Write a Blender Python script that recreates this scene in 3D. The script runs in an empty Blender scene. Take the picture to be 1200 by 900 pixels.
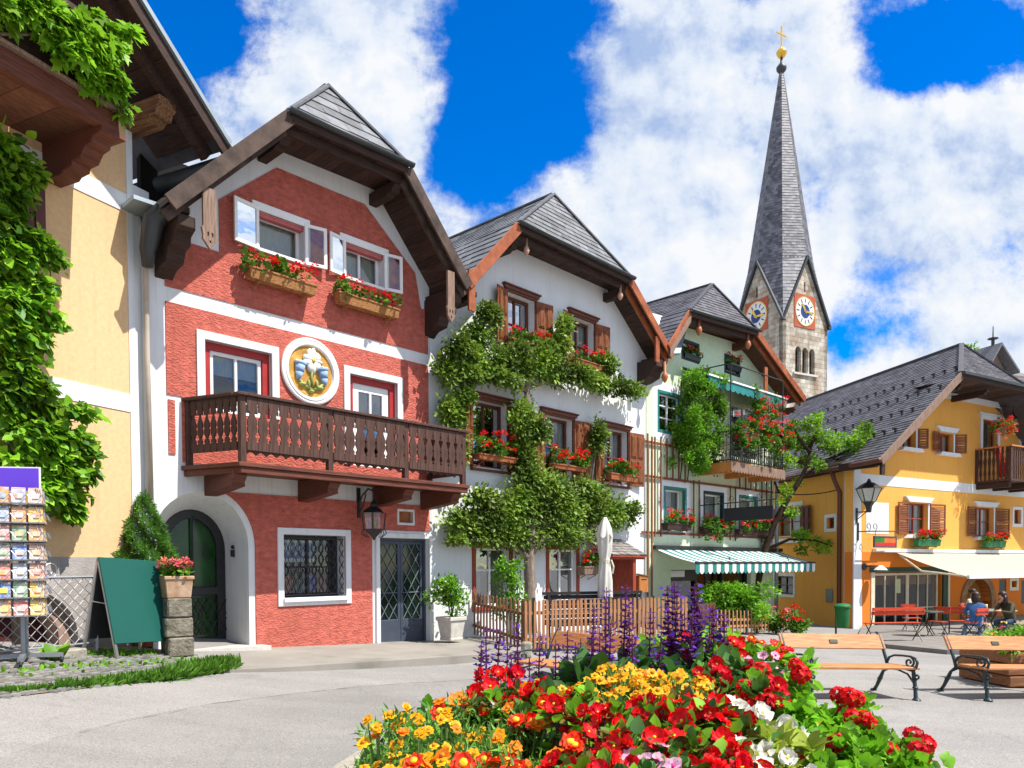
import bpy, math, random
import numpy as np
from mathutils import Vector, Matrix, noise as mnoise
from mathutils.geometry import tessellate_polygon
R = math.radians
rnd = random.Random(7)
S = bpy.context.scene
COL = S.collection

# ---------------------------------------------------------------- survey of the square
# The photograph was measured with a levelled camera 1.7 m above the square; ray() turns a
# measured photo point into a direction so that facades can be laid out in metres on real planes.
FOC, PITCH, ROLL, CYP = 898.3224, -0.027105, 0.00448376, 687.2554
_cp, _sp, _cr, _sr = math.cos(PITCH), math.sin(PITCH), math.cos(ROLL), math.sin(ROLL)
ROT = np.array([[1, 0, 0], [0, _cp, -_sp], [0, _sp, _cp]]) @ np.array([[_cr, 0, _sr], [0, 1, 0], [-_sr, 0, _cr]])
CAM = np.array([0, 0, 1.7])
def ray(x, y): return ROT @ np.array([(x - 600) / FOC, 1, (CYP - y) / FOC])
def flat(x, y, z=0.0):
    d = ray(x, y); return CAM + d * (z - CAM[2]) / d[2]
def ss(a, b, x):
    t = min(1, max(0, (x - a) / (b - a))); return t * t * (3 - 2 * t)
def zg(X, Y):
    s = max(0.0, -X - 1.2); s = min(s, 7.5)
    return .05 * s + .012 * s * s - .22 * ss(11, 25, Y) * ss(2, 9, X) - .032 * min(9., max(0., X - 3.2))
def gnd(x, y, lift=0.0):
    z = 0.0
    for _ in range(40):
        p = flat(x, y, z + lift); z = .5 * z + .5 * zg(p[0], p[1])
    p = flat(x, y, z + lift); return Vector((p[0], p[1], z + lift))
def atY(x, y, Y):
    d = ray(x, y); p = CAM + d * (Y / d[1]); return Vector(p)

class Frame:
    """A vertical plane: u along it, o out of it towards the square, z up."""
    def __init__(s, P, az):
        s.P = np.array([P[0], P[1], 0.]); s.az = R(az); a = s.az
        s.u = np.array([math.cos(a), math.sin(a), 0]); s.n = np.array([math.sin(a), -math.cos(a), 0])
    def q(s, x, y, o=0.0):
        d = ray(x, y); t = ((s.P + s.n * o - CAM) @ s.n) / (d @ s.n); p = CAM + d * t
        return (float((p - s.P) @ s.u), float(p[2]))
    def r(s, xl, yt, xr, yb, o=0.0):
        a = s.q(xl, yt, o); b = s.q(xr, yb, o); return (a[0], b[0], b[1], a[1])   # u0,u1,z0,z1
    def w(s, u, o, z): return Vector(s.P + s.u * u + s.n * o + np.array([0, 0, z]))

# ---------------------------------------------------------------- object helpers
def link(o, parent=None):
    COL.objects.link(o)
    if parent is not None: o.parent = parent
    return o
def tag(o, label=None, cat=None, group=None, kind=None):
    if label: o['label'] = label
    if cat: o['category'] = cat
    if group: o['group'] = group
    if kind: o['kind'] = kind
    return o
def thing(name, loc, rz, label, cat, group=None):
    o = bpy.data.objects.new(name, None); o.empty_display_size = .2
    link(o); o.location = loc; o.rotation_euler = (0, 0, rz)
    return tag(o, label, cat, group)
def copy_tree(o, parent=None):
    c = o.copy(); link(c, parent)
    for ch in list(o.children): copy_tree(ch, c)
    return c
def dup(o, loc, rz=None, label=None, scale=None, group=None):
    c = copy_tree(o); c.location = loc
    if rz is not None: c.rotation_euler = (0, 0, rz)
    if scale is not None: c.scale = (scale,) * 3 if not hasattr(scale, '__len__') else scale
    if label: c['label'] = label
    if group: c['group'] = group
    return c

class MB:
    def __init__(s): s.v = []; s.f = []; s.m = []; s.t = []; s.nt = .5
    def add(s, vs, fs, m=0):
        b = len(s.v); s.v += [tuple(p) for p in vs]; s.t += [s.nt] * len(vs)
        for f in fs: s.f.append(tuple(b + i for i in f)); s.m.append(m)
        return s
    def box(s, x0, x1, y0, y1, z0, z1, m=0):
        if x0 > x1: x0, x1 = x1, x0
        if y0 > y1: y0, y1 = y1, y0
        if z0 > z1: z0, z1 = z1, z0
        vs = [(x0, y0, z0), (x1, y0, z0), (x1, y1, z0), (x0, y1, z0), (x0, y0, z1), (x1, y0, z1), (x1, y1, z1), (x0, y1, z1)]
        return s.add(vs, [(0, 3, 2, 1), (4, 5, 6, 7), (0, 1, 5, 4), (1, 2, 6, 5), (2, 3, 7, 6), (3, 0, 4, 7)], m)
    def beam(s, a, b, w, h, m=0, up=(0, 0, 1)):
        a = Vector(a); b = Vector(b); d = (b - a).normalized(); up = Vector(up)
        x = d.cross(up)
        if x.length < 1e-4: x = d.cross(Vector((0, 1, 0)))
        x.normalize(); z = x.cross(d).normalized()
        vs = [p + x * sx * w / 2 + z * sz * h / 2 for p in (a, b) for sx, sz in ((-1, -1), (1, -1), (1, 1), (-1, 1))]
        return s.add(vs, [(0, 1, 2, 3), (7, 6, 5, 4), (0, 4, 5, 1), (1, 5, 6, 2), (2, 6, 7, 3), (3, 7, 4, 0)], m)
    def poly(s, pts, m=0): return s.add(pts, [tuple(range(len(pts)))], m)
    def slab(s, pts, off, m=0, mside=None):
        """polygon pts swept by vector off"""
        n = len(pts); off = Vector(off); p2 = [Vector(p) + off for p in pts]
        fs = [tuple(range(n)), tuple(range(2 * n - 1, n - 1, -1))]
        s.add(list(pts) + p2, fs, m)
        b = len(s.v) - 2 * n
        for i in range(n):
            j = (i + 1) % n; s.f.append((b + i, b + n + i, b + n + j, b + j)); s.m.append(m if mside is None else mside)
        return s
    def plate(s, outline, holes=(), y0=0., y1=.02, m=0, mside=None, T=None):
        """2D outline (x,z) with holes, front face at y0, back at y1"""
        loops = [list(outline)] + [list(h) for h in holes]
        tris = tessellate_polygon([[Vector((p[0], p[1], 0)) for p in l] for l in loops])
        flat_ = [p for l in loops for p in l]; n = len(flat_)
        T = T or (lambda x, y, z: (x, y, z))
        vs = [T(p[0], y0, p[1]) for p in flat_] + [T(p[0], y1, p[1]) for p in flat_]
        fs = []
        for t in tris:
            a, b, c = (flat_[i] for i in t)
            cr = (b[0] - a[0]) * (c[1] - a[1]) - (b[1] - a[1]) * (c[0] - a[0])
            t = tuple(t) if cr > 0 else tuple(t)[::-1]
            fs.append(t); fs.append(tuple(i + n for i in t[::-1]))
        s.add(vs, fs, m)
        b = len(s.v) - 2 * n; k = 0
        for li, l in enumerate(loops):
            ar = sum(l[i][0] * l[(i + 1) % len(l)][1] - l[(i + 1) % len(l)][0] * l[i][1] for i in range(len(l)))
            for i in range(len(l)):
                j = (i + 1) % len(l); q = (b + k + i, b + n + k + i, b + n + k + j, b + k + j)
                if (ar < 0) != (li > 0): q = q[::-1]
                s.f.append(q); s.m.append(m if mside is None else mside)
            k += len(l)
        return s
    def tube(s, pts, r, n=8, m=0, caps=True):
        pts = [Vector(p) for p in pts]; N = len(pts); rr = r if hasattr(r, '__len__') else [r] * N
        vs = []; ref = Vector((0, 0, 1)); px = None
        for i, p in enumerate(pts):
            d = (pts[min(i + 1, N - 1)] - pts[max(i - 1, 0)]).normalized()
            if px is None:
                px = d.cross(ref)
                if px.length < .05: px = d.cross(Vector((1, 0, 0)))
            px = (px - d * px.dot(d)).normalized(); py = d.cross(px)
            for k in range(n):
                a = 2 * math.pi * k / n; vs.append(p + (px * math.cos(a) + py * math.sin(a)) * rr[i])
        fs = []
        for i in range(N - 1):
            for k in range(n):
                k2 = (k + 1) % n; fs.append((i * n + k, i * n + k2, (i + 1) * n + k2, (i + 1) * n + k))
        if caps: fs.append(tuple(range(n - 1, -1, -1))); fs.append(tuple((N - 1) * n + k for k in range(n)))
        return s.add(vs, fs, m)
    def lathe(s, prof, c=(0, 0, 0), n=16, m=0, axis='z', caps=True):
        vs = []
        for r, h in prof:
            for k in range(n):
                a = 2 * math.pi * k / n; x, y = r * math.cos(a), r * math.sin(a)
                p = (x, y, h) if axis == 'z' else (x, h, y) if axis == 'y' else (h, x, y)
                vs.append((c[0] + p[0], c[1] + p[1], c[2] + p[2]))
        fs = []
        for i in range(len(prof) - 1):
            for k in range(n):
                k2 = (k + 1) % n; q = (i * n + k, i * n + k2, (i + 1) * n + k2, (i + 1) * n + k)
                fs.append(q if axis != 'y' else q[::-1])
        if caps: fs.append(tuple(range(n - 1, -1, -1))); fs.append(tuple((len(prof) - 1) * n + k for k in range(n)))
        return s.add(vs, fs, m)
    def blob(s, c, r, m=0, n=8, jit=0.):
        c = Vector(c); rr = r if hasattr(r, '__len__') else (r, r, r); prof = []
        vs = []; rows = max(4, n // 2 + 1)
        for i in range(rows + 1):
            th = math.pi * i / rows
            for k in range(n):
                a = 2 * math.pi * k / n; d = Vector((math.sin(th) * math.cos(a), math.sin(th) * math.sin(a), math.cos(th)))
                q = 1 + (rnd.uniform(-jit, jit) if jit else 0)
                vs.append(c + Vector((d.x * rr[0], d.y * rr[1], d.z * rr[2])) * q)
        fs = [(i * n + k, (i + 1) * n + k, (i + 1) * n + (k + 1) % n, i * n + (k + 1) % n) for i in range(rows) for k in range(n)]
        return s.add(vs, fs, m)
    def build(s, name, mats, parent=None, smooth=False, bevel=0., loc=None, auto=None):
        me = bpy.data.meshes.new(name); me.from_pydata([tuple(p) for p in s.v], [], s.f)
        if not isinstance(mats, (list, tuple)): mats = [mats]
        for m in mats: me.materials.append(m)
        me.polygons.foreach_set('material_index', s.m)
        at = me.attributes.new('tint', 'FLOAT', 'POINT'); at.data.foreach_set('value', s.t)
        if smooth: me.polygons.foreach_set('use_smooth', [True] * len(me.polygons))
        me.update(); me.validate()
        if auto: 
            me.polygons.foreach_set('use_smooth', [True] * len(me.polygons)); me.set_sharp_from_angle(angle=R(auto))
        o = bpy.data.objects.new(name, me); link(o, parent)
        if loc is not None: o.location = loc
        if bevel:
            b = o.modifiers.new('bevel', 'BEVEL'); b.width = bevel; b.segments = 1; b.limit_method = 'ANGLE'; b.angle_limit = R(40)
        return o
def rect(u0, u1, z0, z1): return [(u0, z0), (u1, z0), (u1, z1), (u0, z1)]
def arc_pts(cx, cz, rx, rz, a0, a1, n): return [(cx + rx * math.cos(R(a0 + (a1 - a0) * i / n)), cz + rz * math.sin(R(a0 + (a1 - a0) * i / n))) for i in range(n + 1)]
def inset(r, d): return (r[0] + d, r[1] - d, r[2] + d, r[3] - d)

# ---------------------------------------------------------------- materials
def srgb(h):
    c = [int(h[i:i + 2], 16) / 255 for i in (0, 2, 4)]
    return [x / 12.92 if x <= .04045 else ((x + .055) / 1.055) ** 2.4 for x in c]
def mat(name, col, rough=.8, spec=.3, var=.12, vscale=3., col2=None, bump=0., bscale=40., bdist=.01, metal=0.,
        stretch=None, tint=0., trans=0., detail=4., emis=None, noise_rough=.55, coat=0., sheen=0., blotch=None, streaks=None):
    m = bpy.data.materials.new(name); m.use_nodes = True; nt = m.node_tree; N = nt.nodes; L = nt.links
    b = N['Principled BSDF']; b.inputs['Roughness'].default_value = rough; b.inputs['Metallic'].default_value = metal
    b.inputs['Specular IOR Level'].default_value = spec
    if coat: b.inputs['Coat Weight'].default_value = coat
    tc = N.new('ShaderNodeTexCoord'); mp = N.new('ShaderNodeMapping'); L.new(tc.outputs['Object'], mp.inputs[0])
    if stretch: mp.inputs['Scale'].default_value = stretch
    nz = N.new('ShaderNodeTexNoise'); nz.inputs['Scale'].default_value = vscale; nz.inputs['Detail'].default_value = detail
    nz.inputs['Roughness'].default_value = noise_rough; L.new(mp.outputs[0], nz.inputs['Vector'])
    c2 = col2 or [min(1, c * (1 + var)) for c in col]; c1 = col if col2 else [c * (1 - var) for c in col]
    cr = N.new('ShaderNodeValToRGB'); L.new(nz.outputs[0], cr.inputs[0])
    cr.color_ramp.elements[0].position = .32; cr.color_ramp.elements[1].position = .68
    cr.color_ramp.elements[0].color = (*c1, 1); cr.color_ramp.elements[1].color = (*c2, 1)
    out = cr.outputs[0]
    if blotch:      # (colour, scale, threshold, amount): stains with a shape of their own
        n2 = N.new('ShaderNodeTexNoise'); n2.inputs['Scale'].default_value = blotch[1]; n2.inputs['Detail'].default_value = 6
        L.new(tc.outputs['Object'], n2.inputs['Vector'])
        mr = N.new('ShaderNodeMapRange'); mr.inputs[1].default_value = blotch[2]; mr.inputs[2].default_value = blotch[2] + .2; mr.inputs[4].default_value = blotch[3]
        L.new(n2.outputs[0], mr.inputs[0])
        mx = N.new('ShaderNodeMixRGB'); mx.inputs[2].default_value = (*blotch[0], 1); L.new(mr.outputs[0], mx.inputs[0]); L.new(out, mx.inputs[1]); out = mx.outputs[0]
    if streaks:     # (colour, amount): runs left by rain
        m2 = N.new('ShaderNodeMapping'); m2.inputs['Scale'].default_value = (5, 5, .28); L.new(tc.outputs['Object'], m2.inputs[0]); n3 = N.new('ShaderNodeTexNoise'); n3.inputs['Scale'].default_value = 1.6; n3.inputs['Detail'].default_value = 7; n3.inputs['Roughness'].default_value = .65; L.new(m2.outputs[0], n3.inputs['Vector'])
        mr = N.new('ShaderNodeMapRange'); mr.inputs[1].default_value = .52; mr.inputs[2].default_value = .78; mr.inputs[4].default_value = streaks[1]; L.new(n3.outputs[0], mr.inputs[0])
        mx = N.new('ShaderNodeMixRGB'); mx.inputs[2].default_value = (*streaks[0], 1); L.new(mr.outputs[0], mx.inputs[0]); L.new(out, mx.inputs[1]); out = mx.outputs[0]
    if tint:
        a = N.new('ShaderNodeAttribute'); a.attribute_name = 'tint'
        mr = N.new('ShaderNodeMapRange'); mr.inputs[3].default_value = 1 - tint; mr.inputs[4].default_value = 1 + tint; L.new(a.outputs['Fac'], mr.inputs[0])
        mx = N.new('ShaderNodeMixRGB'); mx.blend_type = 'MULTIPLY'; mx.inputs[0].default_value = 1; L.new(out, mx.inputs[1]); L.new(mr.outputs[0], mx.inputs[2]); out = mx.outputs[0]
    L.new(out, b.inputs['Base Color'])
    if bump:
        nb = N.new('ShaderNodeTexNoise'); nb.inputs['Scale'].default_value = bscale; nb.inputs['Detail'].default_value = 5; nb.inputs['Roughness'].default_value = .6
        L.new(mp.outputs[0], nb.inputs['Vector'])
        bp = N.new('ShaderNodeBump'); bp.inputs['Strength'].default_value = bump; bp.inputs['Distance'].default_value = bdist
        L.new(nb.outputs[0], bp.inputs['Height']); L.new(bp.outputs[0], b.inputs['Normal'])
    if trans:
        t = N.new('ShaderNodeBsdfTranslucent'); L.new(out, t.inputs[0]); ms = N.new('ShaderNodeMixShader'); ms.inputs[0].default_value = trans
        L.new(b.outputs[0], ms.inputs[1]); L.new(t.outputs[0], ms.inputs[2]); L.new(ms.outputs[0], N['Material Output'].inputs[0])
    if emis:
        b.inputs['Emission Color'].default_value = (*emis[:3], 1); b.inputs['Emission Strength'].default_value = emis[3]
    return m
def glass(name, refl=.3, tintc=(.9, .95, 1.)):
    m = bpy.data.materials.new(name); m.use_nodes = True; nt = m.node_tree; N = nt.nodes; L = nt.links
    N.remove(N['Principled BSDF'])
    g = N.new('ShaderNodeBsdfGlossy'); g.inputs['Roughness'].default_value = .02; g.inputs['Color'].default_value = (*tintc, 1)
    nb = N.new('ShaderNodeTexNoise'); nb.inputs['Scale'].default_value = 2.5; bp = N.new('ShaderNodeBump'); bp.inputs['Strength'].default_value = .12; bp.inputs['Distance'].default_value = .02
    tc = N.new('ShaderNodeTexCoord'); L.new(tc.outputs['Object'], nb.inputs['Vector'])
    L.new(nb.outputs[0], bp.inputs['Height']); L.new(bp.outputs[0], g.inputs['Normal'])
    t = N.new('ShaderNodeBsdfTransparent'); t.inputs[0].default_value = (.82, .88, .86, 1)
    ms = N.new('ShaderNodeMixShader'); fr = N.new('ShaderNodeFresnel'); fr.inputs[0].default_value = 1.5
    ad = N.new('ShaderNodeMath'); ad.operation = 'ADD'; ad.use_clamp = True; ad.inputs[1].default_value = refl; L.new(fr.outputs[0], ad.inputs[0])
    L.new(ad.outputs[0], ms.inputs[0]); L.new(t.outputs[0], ms.inputs[1]); L.new(g.outputs[0], ms.inputs[2]); L.new(ms.outputs[0], N['Material Output'].inputs[0])
    return m

m_white = mat('white_plaster', (.68, .69, .7), .9, .2, .05, 1.5, bump=.25, bscale=25, bdist=.01, blotch=((.55, .54, .5), .9, .6, .35), streaks=((.42, .41, .37), .5))
m_whitew = mat('whitewash', (.68, .69, .705), .9, .2, .05, 1.2, bump=.3, bscale=12, bdist=.015, blotch=((.6, .59, .55), 1.1, .6, .3), streaks=((.45, .45, .42), .4))
m_red = mat('red_roughcast', (.58, .152, .113), .95, .15, .22, 7., bump=1., bscale=21, bdist=.055, stretch=(1., 1., 1.9), detail=6, blotch=((.45, .12, .085), .8, .52, .55), streaks=((.36, .09, .065), .55))
m_cream = mat('cream_plaster', (.7, .46, .25), .92, .15, .07, 14., bump=.5, bscale=60, bdist=.012, blotch=((.56, .37, .19), .8, .58, .45), streaks=((.5, .34, .19), .5))
m_yellow = mat('ochre_plaster', (.78, .385, .085), .92, .15, .08, 20., bump=.6, bscale=55, bdist=.012, blotch=((.66, .3, .055), .7, .56, .5), streaks=((.52, .24, .06), .5))
m_ochreshade = mat('shaded_ochre_plaster', (.68, .2, .03), .92, .15, .08, 20., bump=.4, bscale=55, bdist=.01, blotch=((.55, .2, .05), .9, .56, .5))  # the ochre as it looks under the awning, shade put into the colour
m_green = mat('pale_green_plaster', (.6, .68, .5), .92, .15, .06, 6., bump=.3, bscale=40, bdist=.01, blotch=((.5, .55, .42), .8, .6, .4))
m_grey = mat('grey_plinth', (.36, .33, .31), .95, .1, .15, 3., bump=.5, bscale=30, bdist=.02)
def wood(name, c, c2, rough=.65, st=(14, 14, 1.2), tint=.0, bump=.4): return mat(name, c, rough, .3, .2, 3., col2=c2, bump=bump, bscale=8, bdist=.006, stretch=st, tint=tint, detail=6)
m_bal = wood('balcony_wood', (.036, .016, .011), (.1, .047, .033), .6)
m_balu = wood('balcony_underside_wood', (.075, .02, .012), (.16, .05, .028), .6, (1.2, 14, 14))
m_dark = wood('dark_eave_wood', (.022, .012, .009), (.06, .03, .022), .7, (1.5, 12, 12))
m_soff = wood('soffit_boards', (.03, .016, .012), (.075, .04, .03), .75, (12, 1.2, 12), tint=.35)
m_weath = wood('weathered_wood', (.14, .085, .06), (.3, .2, .15), .8)
m_barge = wood('old_barge_boards', (.035, .023, .018), (.1, .066, .052), .8, (1.5, 12, 1.5))
m_shut = wood('shutter_wood', (.11, .03, .012), (.27, .09, .03), .6, (10, 10, 1.5), tint=.25)
m_shuty = wood('louvre_wood', (.15, .04, .018), (.3, .1, .045), .6, (1.5, 10, 10), tint=.2)
m_redwood = wood('red_brown_wood', (.2, .03, .015), (.36, .07, .035), .6)
m_lint = wood('dark_brown_lintel_wood', (.075, .022, .012), (.17, .055, .03), .6)
m_orw = wood('orange_wood', (.42, .14, .03), (.62, .25, .07), .5)
m_rakew = wood('rake_board_wood', (.2, .05, .02), (.38, .11, .04), .55, (1.5, 12, 1.5))
m_slate = mat('slate_tiles', (.13, .135, .15), .6, .45, .25, 6., tint=.38, bump=.35, bscale=30, bdist=.01, blotch=((.3, .3, .3), 2.5, .62, .5))
m_slate2 = mat('dark_slate_tiles', (.085, .083, .1), .6, .45, .2, 6., tint=.4, bump=.3, bscale=30, bdist=.008)
m_zinc = mat('zinc_sheet', (.34, .4, .43), .45, .5, .12, 2., metal=.5, bump=.1, bscale=4)
m_lead = mat('dark_sheet_metal', (.055, .06, .065), .5, .5, .2, 2., metal=.4, bump=.15, bscale=8)
m_glass0 = glass('low_reflection_glass', -.01); m_glass = glass('window_glass', .22); m_glassb = glass('blue_mirroring_glass', .55); m_glassd = glass('dim_glass', .06)  # the four panes differ only in how much they reflect
m_inner = mat('room_shade', (.016, .015, .014), .9, .1, .2, 2.)  # near-black back sheets: the shade of unlit rooms is in the colour
m_curt = mat('lace_curtain', (.62, .6, .54), .9, .1, .12, 6., stretch=(12, 12, 1), trans=.3)
m_paintw = mat('white_gloss_paint', (.8, .8, .79), .45, .4, .03, 4.)
m_paintr = mat('red_painted_reveal', (.36, .02, .018), .5, .4, .1, 5.)
m_teal = mat('teal_paint', (.02, .17, .16), .5, .4, .15, 5.)
m_iron = mat('black_iron', (.014, .014, .016), .45, .5, .2, 8.)
m_bluegrey = mat('blue_grey_paint', (.05, .062, .09), .45, .45, .12, 4.)
m_petalr = mat('red_petals', (.72, .012, .012), .55, .2, .12, 30., tint=.3, trans=.25)
m_petalp = mat('pink_petals', (.75, .16, .2), .55, .2, .12, 30., tint=.3, trans=.25)
def leafm(n, c, c2, tr=.3, rough=.5, tint=.5): return mat(n, c, rough, .35, .1, 2.5, col2=c2, tint=tint, trans=tr)
m_leaf = leafm('green_leaves', (.06, .16, .012), (.14, .3, .025))
m_vine = leafm('vine_leaves', (.13, .33, .012), (.26, .5, .025), .42)
m_pear = leafm('pear_leaves', (.085, .17, .02), (.22, .32, .04), .32, .45, .65)
m_bush = leafm('bright_bush_leaves', (.1, .28, .012), (.2, .42, .025), .38)
m_conif = leafm('conifer_needles', (.07, .18, .025), (.15, .32, .045), .25)
m_bark = mat('bark', (.16, .12, .09), .95, .1, .3, 6., col2=(.3, .24, .19), bump=.8, bscale=14, bdist=.02, stretch=(3, 3, .8))
m_barkd = mat('dark_bark', (.05, .032, .022), .95, .1, .3, 6., bump=.8, bscale=14, bdist=.02)
m_terra = mat('terracotta_trough', (.3, .1, .04), .8, .2, .2, 8.)
m_stone = mat('stone', (.33, .3, .25), .95, .1, .25, 5., bump=.8, bscale=14, bdist=.03, blotch=((.16, .15, .11), 3., .52, .8))
m_conc = mat('pale_concrete', (.5, .47, .43), .9, .2, .1, 8., bump=.3, bscale=60)

# ---------------------------------------------------------------- foliage
TPL = {
 'oval': ([(0, 0, 0), (.3, .3, .05), (.26, .7, .05), (0, 1, -.08), (-.26, .7, .05), (-.3, .3, .05)], [(0, 1, 2, 3), (0, 3, 4, 5)]),
 'lobed': ([(0, .25, 0), (0, 0, .02), (.35, -.12, .0), (.5, .2, .05), (.36, .3, .02), (.5, .68, .0), (.2, .62, .04), (0, 1.05, -.1), (-.2, .62, .04), (-.5, .68, .0), (-.36, .3, .02), (-.5, .2, .05), (-.35, -.12, 0)],
           [(0, 1, 2, 3), (0, 3, 4, 5), (0, 5, 6, 7), (0, 7, 8, 9), (0, 9, 10, 11), (0, 11, 12, 1)]),
 'vineoval': ([(0, 0, 0), (.34, .12, .04), (.42, .45, .03), (.22, .8, .02), (0, 1.05, -.1), (-.22, .8, .02), (-.42, .45, .03), (-.34, .12, .04)], [(0, 1, 2, 3, 4), (0, 4, 5, 6, 7)]),
 'lobedleaf': ([(0, .42, -.08)] + [(.55 * math.sin(a) * q, .5 - .55 * math.cos(a) * q, .06 + .05 * (-1) ** i) for i, (a, q) in enumerate([(2 * math.pi * k / 14, (.62, 1., .8)[0] if k == 0 else (1. if k % 3 else .78)) for k in range(14)])], [(0, 1 + k, 1 + (k + 1) % 14) for k in range(14)]),
 'round': ([(0, .45, -.06)] + [(.5 * math.sin(a) * (1 + .12 * (-1) ** i), .48 - .5 * math.cos(a) * (1 + .12 * (-1) ** i), .05) for i, a in enumerate([2 * math.pi * k / 10 for k in range(10)])],
           [(0, 1 + k, 1 + (k + 1) % 10) for k in range(10)]),
 'lance': ([(0, 0, 0), (.13, .35, .03), (0, 1, -.05), (-.13, .35, .03)], [(0, 1, 2), (0, 2, 3)]),
 'needle': ([(0, 0, 0), (.09, .5, .02), (0, 1, 0), (-.09, .5, .02)], [(0, 1, 2, 3)]),
 'petal': ([(0, 0, 0), (.34, .45, .06), (.3, .85, .02), (0, 1, -.04), (-.3, .85, .02), (-.34, .45, .06)], [(0, 1, 2, 3), (0, 3, 4, 5)]),
}
def leaves(name, P, D, size, tpl, m, parent=None, seed=1, up=(0, 0, 1), jit=.5, svar=.35, tints=None, flatten=0.):
    """P base points Nx3, D growth directions Nx3: one mesh of many leaf shapes"""
    rg = np.random.default_rng(seed); P = np.asarray(P, float); N = len(P)
    D = np.asarray(D, float)
    if D.ndim == 1: D = np.tile(D, (N, 1))
    D = D + rg.normal(0, jit, (N, 3)); D /= np.linalg.norm(D, axis=1)[:, None] + 1e-9
    U = np.asarray(up, float)
    if U.ndim == 1: U = np.tile(U, (N, 1))
    U = U + rg.normal(0, jit * .8, (N, 3))
    X = np.cross(D, U); X /= np.linalg.norm(X, axis=1)[:, None] + 1e-9; Z = np.cross(X, D)
    sz = (np.asarray(size) * (1 + rg.uniform(-svar, svar, N)))[:, None]
    tv, tf = TPL[tpl]; tv = np.array(tv); k = len(tv)
    V = (P[:, None, :] + sz[:, None] * (tv[None, :, 0:1] * X[:, None] + tv[None, :, 1:2] * D[:, None] + tv[None, :, 2:3] * Z[:, None])).reshape(-1, 3)
    b = np.arange(N) * k
    me = bpy.data.meshes.new(name)
    lens = np.tile(np.array([len(f) for f in tf]), N)
    loops = (b[:, None] + np.concatenate([np.array(f) for f in tf])[None, :]).ravel()
    me.vertices.add(len(V)); me.vertices.foreach_set('co', V.ravel().astype(np.float32))
    me.loops.add(len(loops)); me.loops.foreach_set('vertex_index', loops.astype(np.int32))
    me.polygons.add(len(lens)); starts = np.concatenate([[0], np.cumsum(lens)[:-1]])
    me.polygons.foreach_set('loop_start', starts.astype(np.int32))
    me.update(calc_edges=True); me.validate()
    if not isinstance(m, (list, tuple)): m = [m]
    for q in m: me.materials.append(q)
    if len(m) > 1:
        pick = rg.integers(0, len(m), N); me.polygons.foreach_set('material_index', np.repeat(pick, len(tf)).astype(np.int32))
    if tpl == 'round': me.polygons.foreach_set('use_smooth', [True] * len(me.polygons))
    t = rg.uniform(0, 1, N) if tints is None else np.clip(np.asarray(tints) + rg.uniform(-.25, .25, N), 0, 1)
    at = me.attributes.new('tint', 'FLOAT', 'POINT'); at.data.foreach_set('value', np.repeat(t, k).astype(np.float32))
    o = bpy.data.objects.new(name, me); return link(o, parent)
def cloud_pts(blobs, n, seed, shell=.5):
    """points through ellipsoid clumps [(c, r)] with outward directions"""
    rg = np.random.default_rng(seed); w = np.array([b[1][0] * b[1][1] * b[1][2] for b in blobs]) ** .75; w /= w.sum()
    idx = rg.choice(len(blobs), n, p=w); d = rg.normal(0, 1, (n, 3)); d /= np.linalg.norm(d, axis=1)[:, None]
    rad = shell + (1 - shell) * rg.uniform(0, 1, n); rad *= 1 + .18 * rg.normal(0, 1, n)
    C = np.array([b[0] for b in blobs])[idx]; Rr = np.array([b[1] for b in blobs])[idx]
    return C + d * rad[:, None] * Rr, d

# ---------------------------------------------------------------- roofs
def tiles(mb, poly, e, s, nrm, rows, tw, thick=.018, m=0, stagger=True, diamond=False):
    """courses of tiles covering planar convex polygon poly; e = along eave, s = up the slope"""
    e = Vector(e).normalized(); nrm = Vector(nrm).normalized(); s = Vector(s).normalized(); o = Vector(poly[0])
    P2 = [((Vector(p) - o).dot(e), (Vector(p) - o).dot(s)) for p in poly]
    v0 = min(p[1] for p in P2); v1 = max(p[1] for p in P2); h = (v1 - v0) / rows
    def span(v):
        v = min(max(v, v0 + 1e-4), v1 - 1e-4); xs = []
        for i in range(len(P2)):
            a, b = P2[i], P2[(i + 1) % len(P2)]
            if (a[1] - v) * (b[1] - v) <= 0 and abs(a[1] - b[1]) > 1e-9: xs.append(a[0] + (b[0] - a[0]) * (v - a[1]) / (b[1] - a[1]))
        return (min(xs), max(xs)) if len(xs) >= 2 else None
    for r in range(rows):
        va, vb = v0 + r * h, v0 + (r + 1) * h; A, B = span(va), span(vb)
        if not A or not B: continue
        lo, hi = min(A[0], B[0]), max(A[1], B[1]); n = max(1, round((hi - lo) / tw)); st = (hi - lo) / n
        off = (st * .5 if (r % 2 and stagger) else 0); k = -1
        for k in range(-1, n + 1):
            x0, x1 = lo + k * st + off, lo + (k + 1) * st + off
            a0, a1 = max(x0, A[0]), min(x1, A[1]); b0, b1 = max(x0, B[0]), min(x1, B[1])
            if a1 - a0 < .004 and b1 - b0 < .004: continue
            a1 = max(a1, a0 + .001); b1 = max(b1, b0 + .001)
            mb.nt = rnd.random(); g = .006; jl = rnd.uniform(0, h * .1); jz = thick * rnd.uniform(.8, 1.3)
            q = lambda x, v, z: o + e * x + s * v + nrm * z
            if a1 > a0 + 3 * g: a0 += g * .5; a1 -= g * .5
            mb.add([q(a0, va - jl, jz), q(a1, va - jl, jz), q(b1, vb, .004), q(b0, vb, .004), q(a0, va - jl, 0), q(a1, va - jl, 0)], [(0, 1, 2, 3), (4, 5, 1, 0), (4, 0, 3), (5, 2, 1)], m)
    mb.nt = .5
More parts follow.
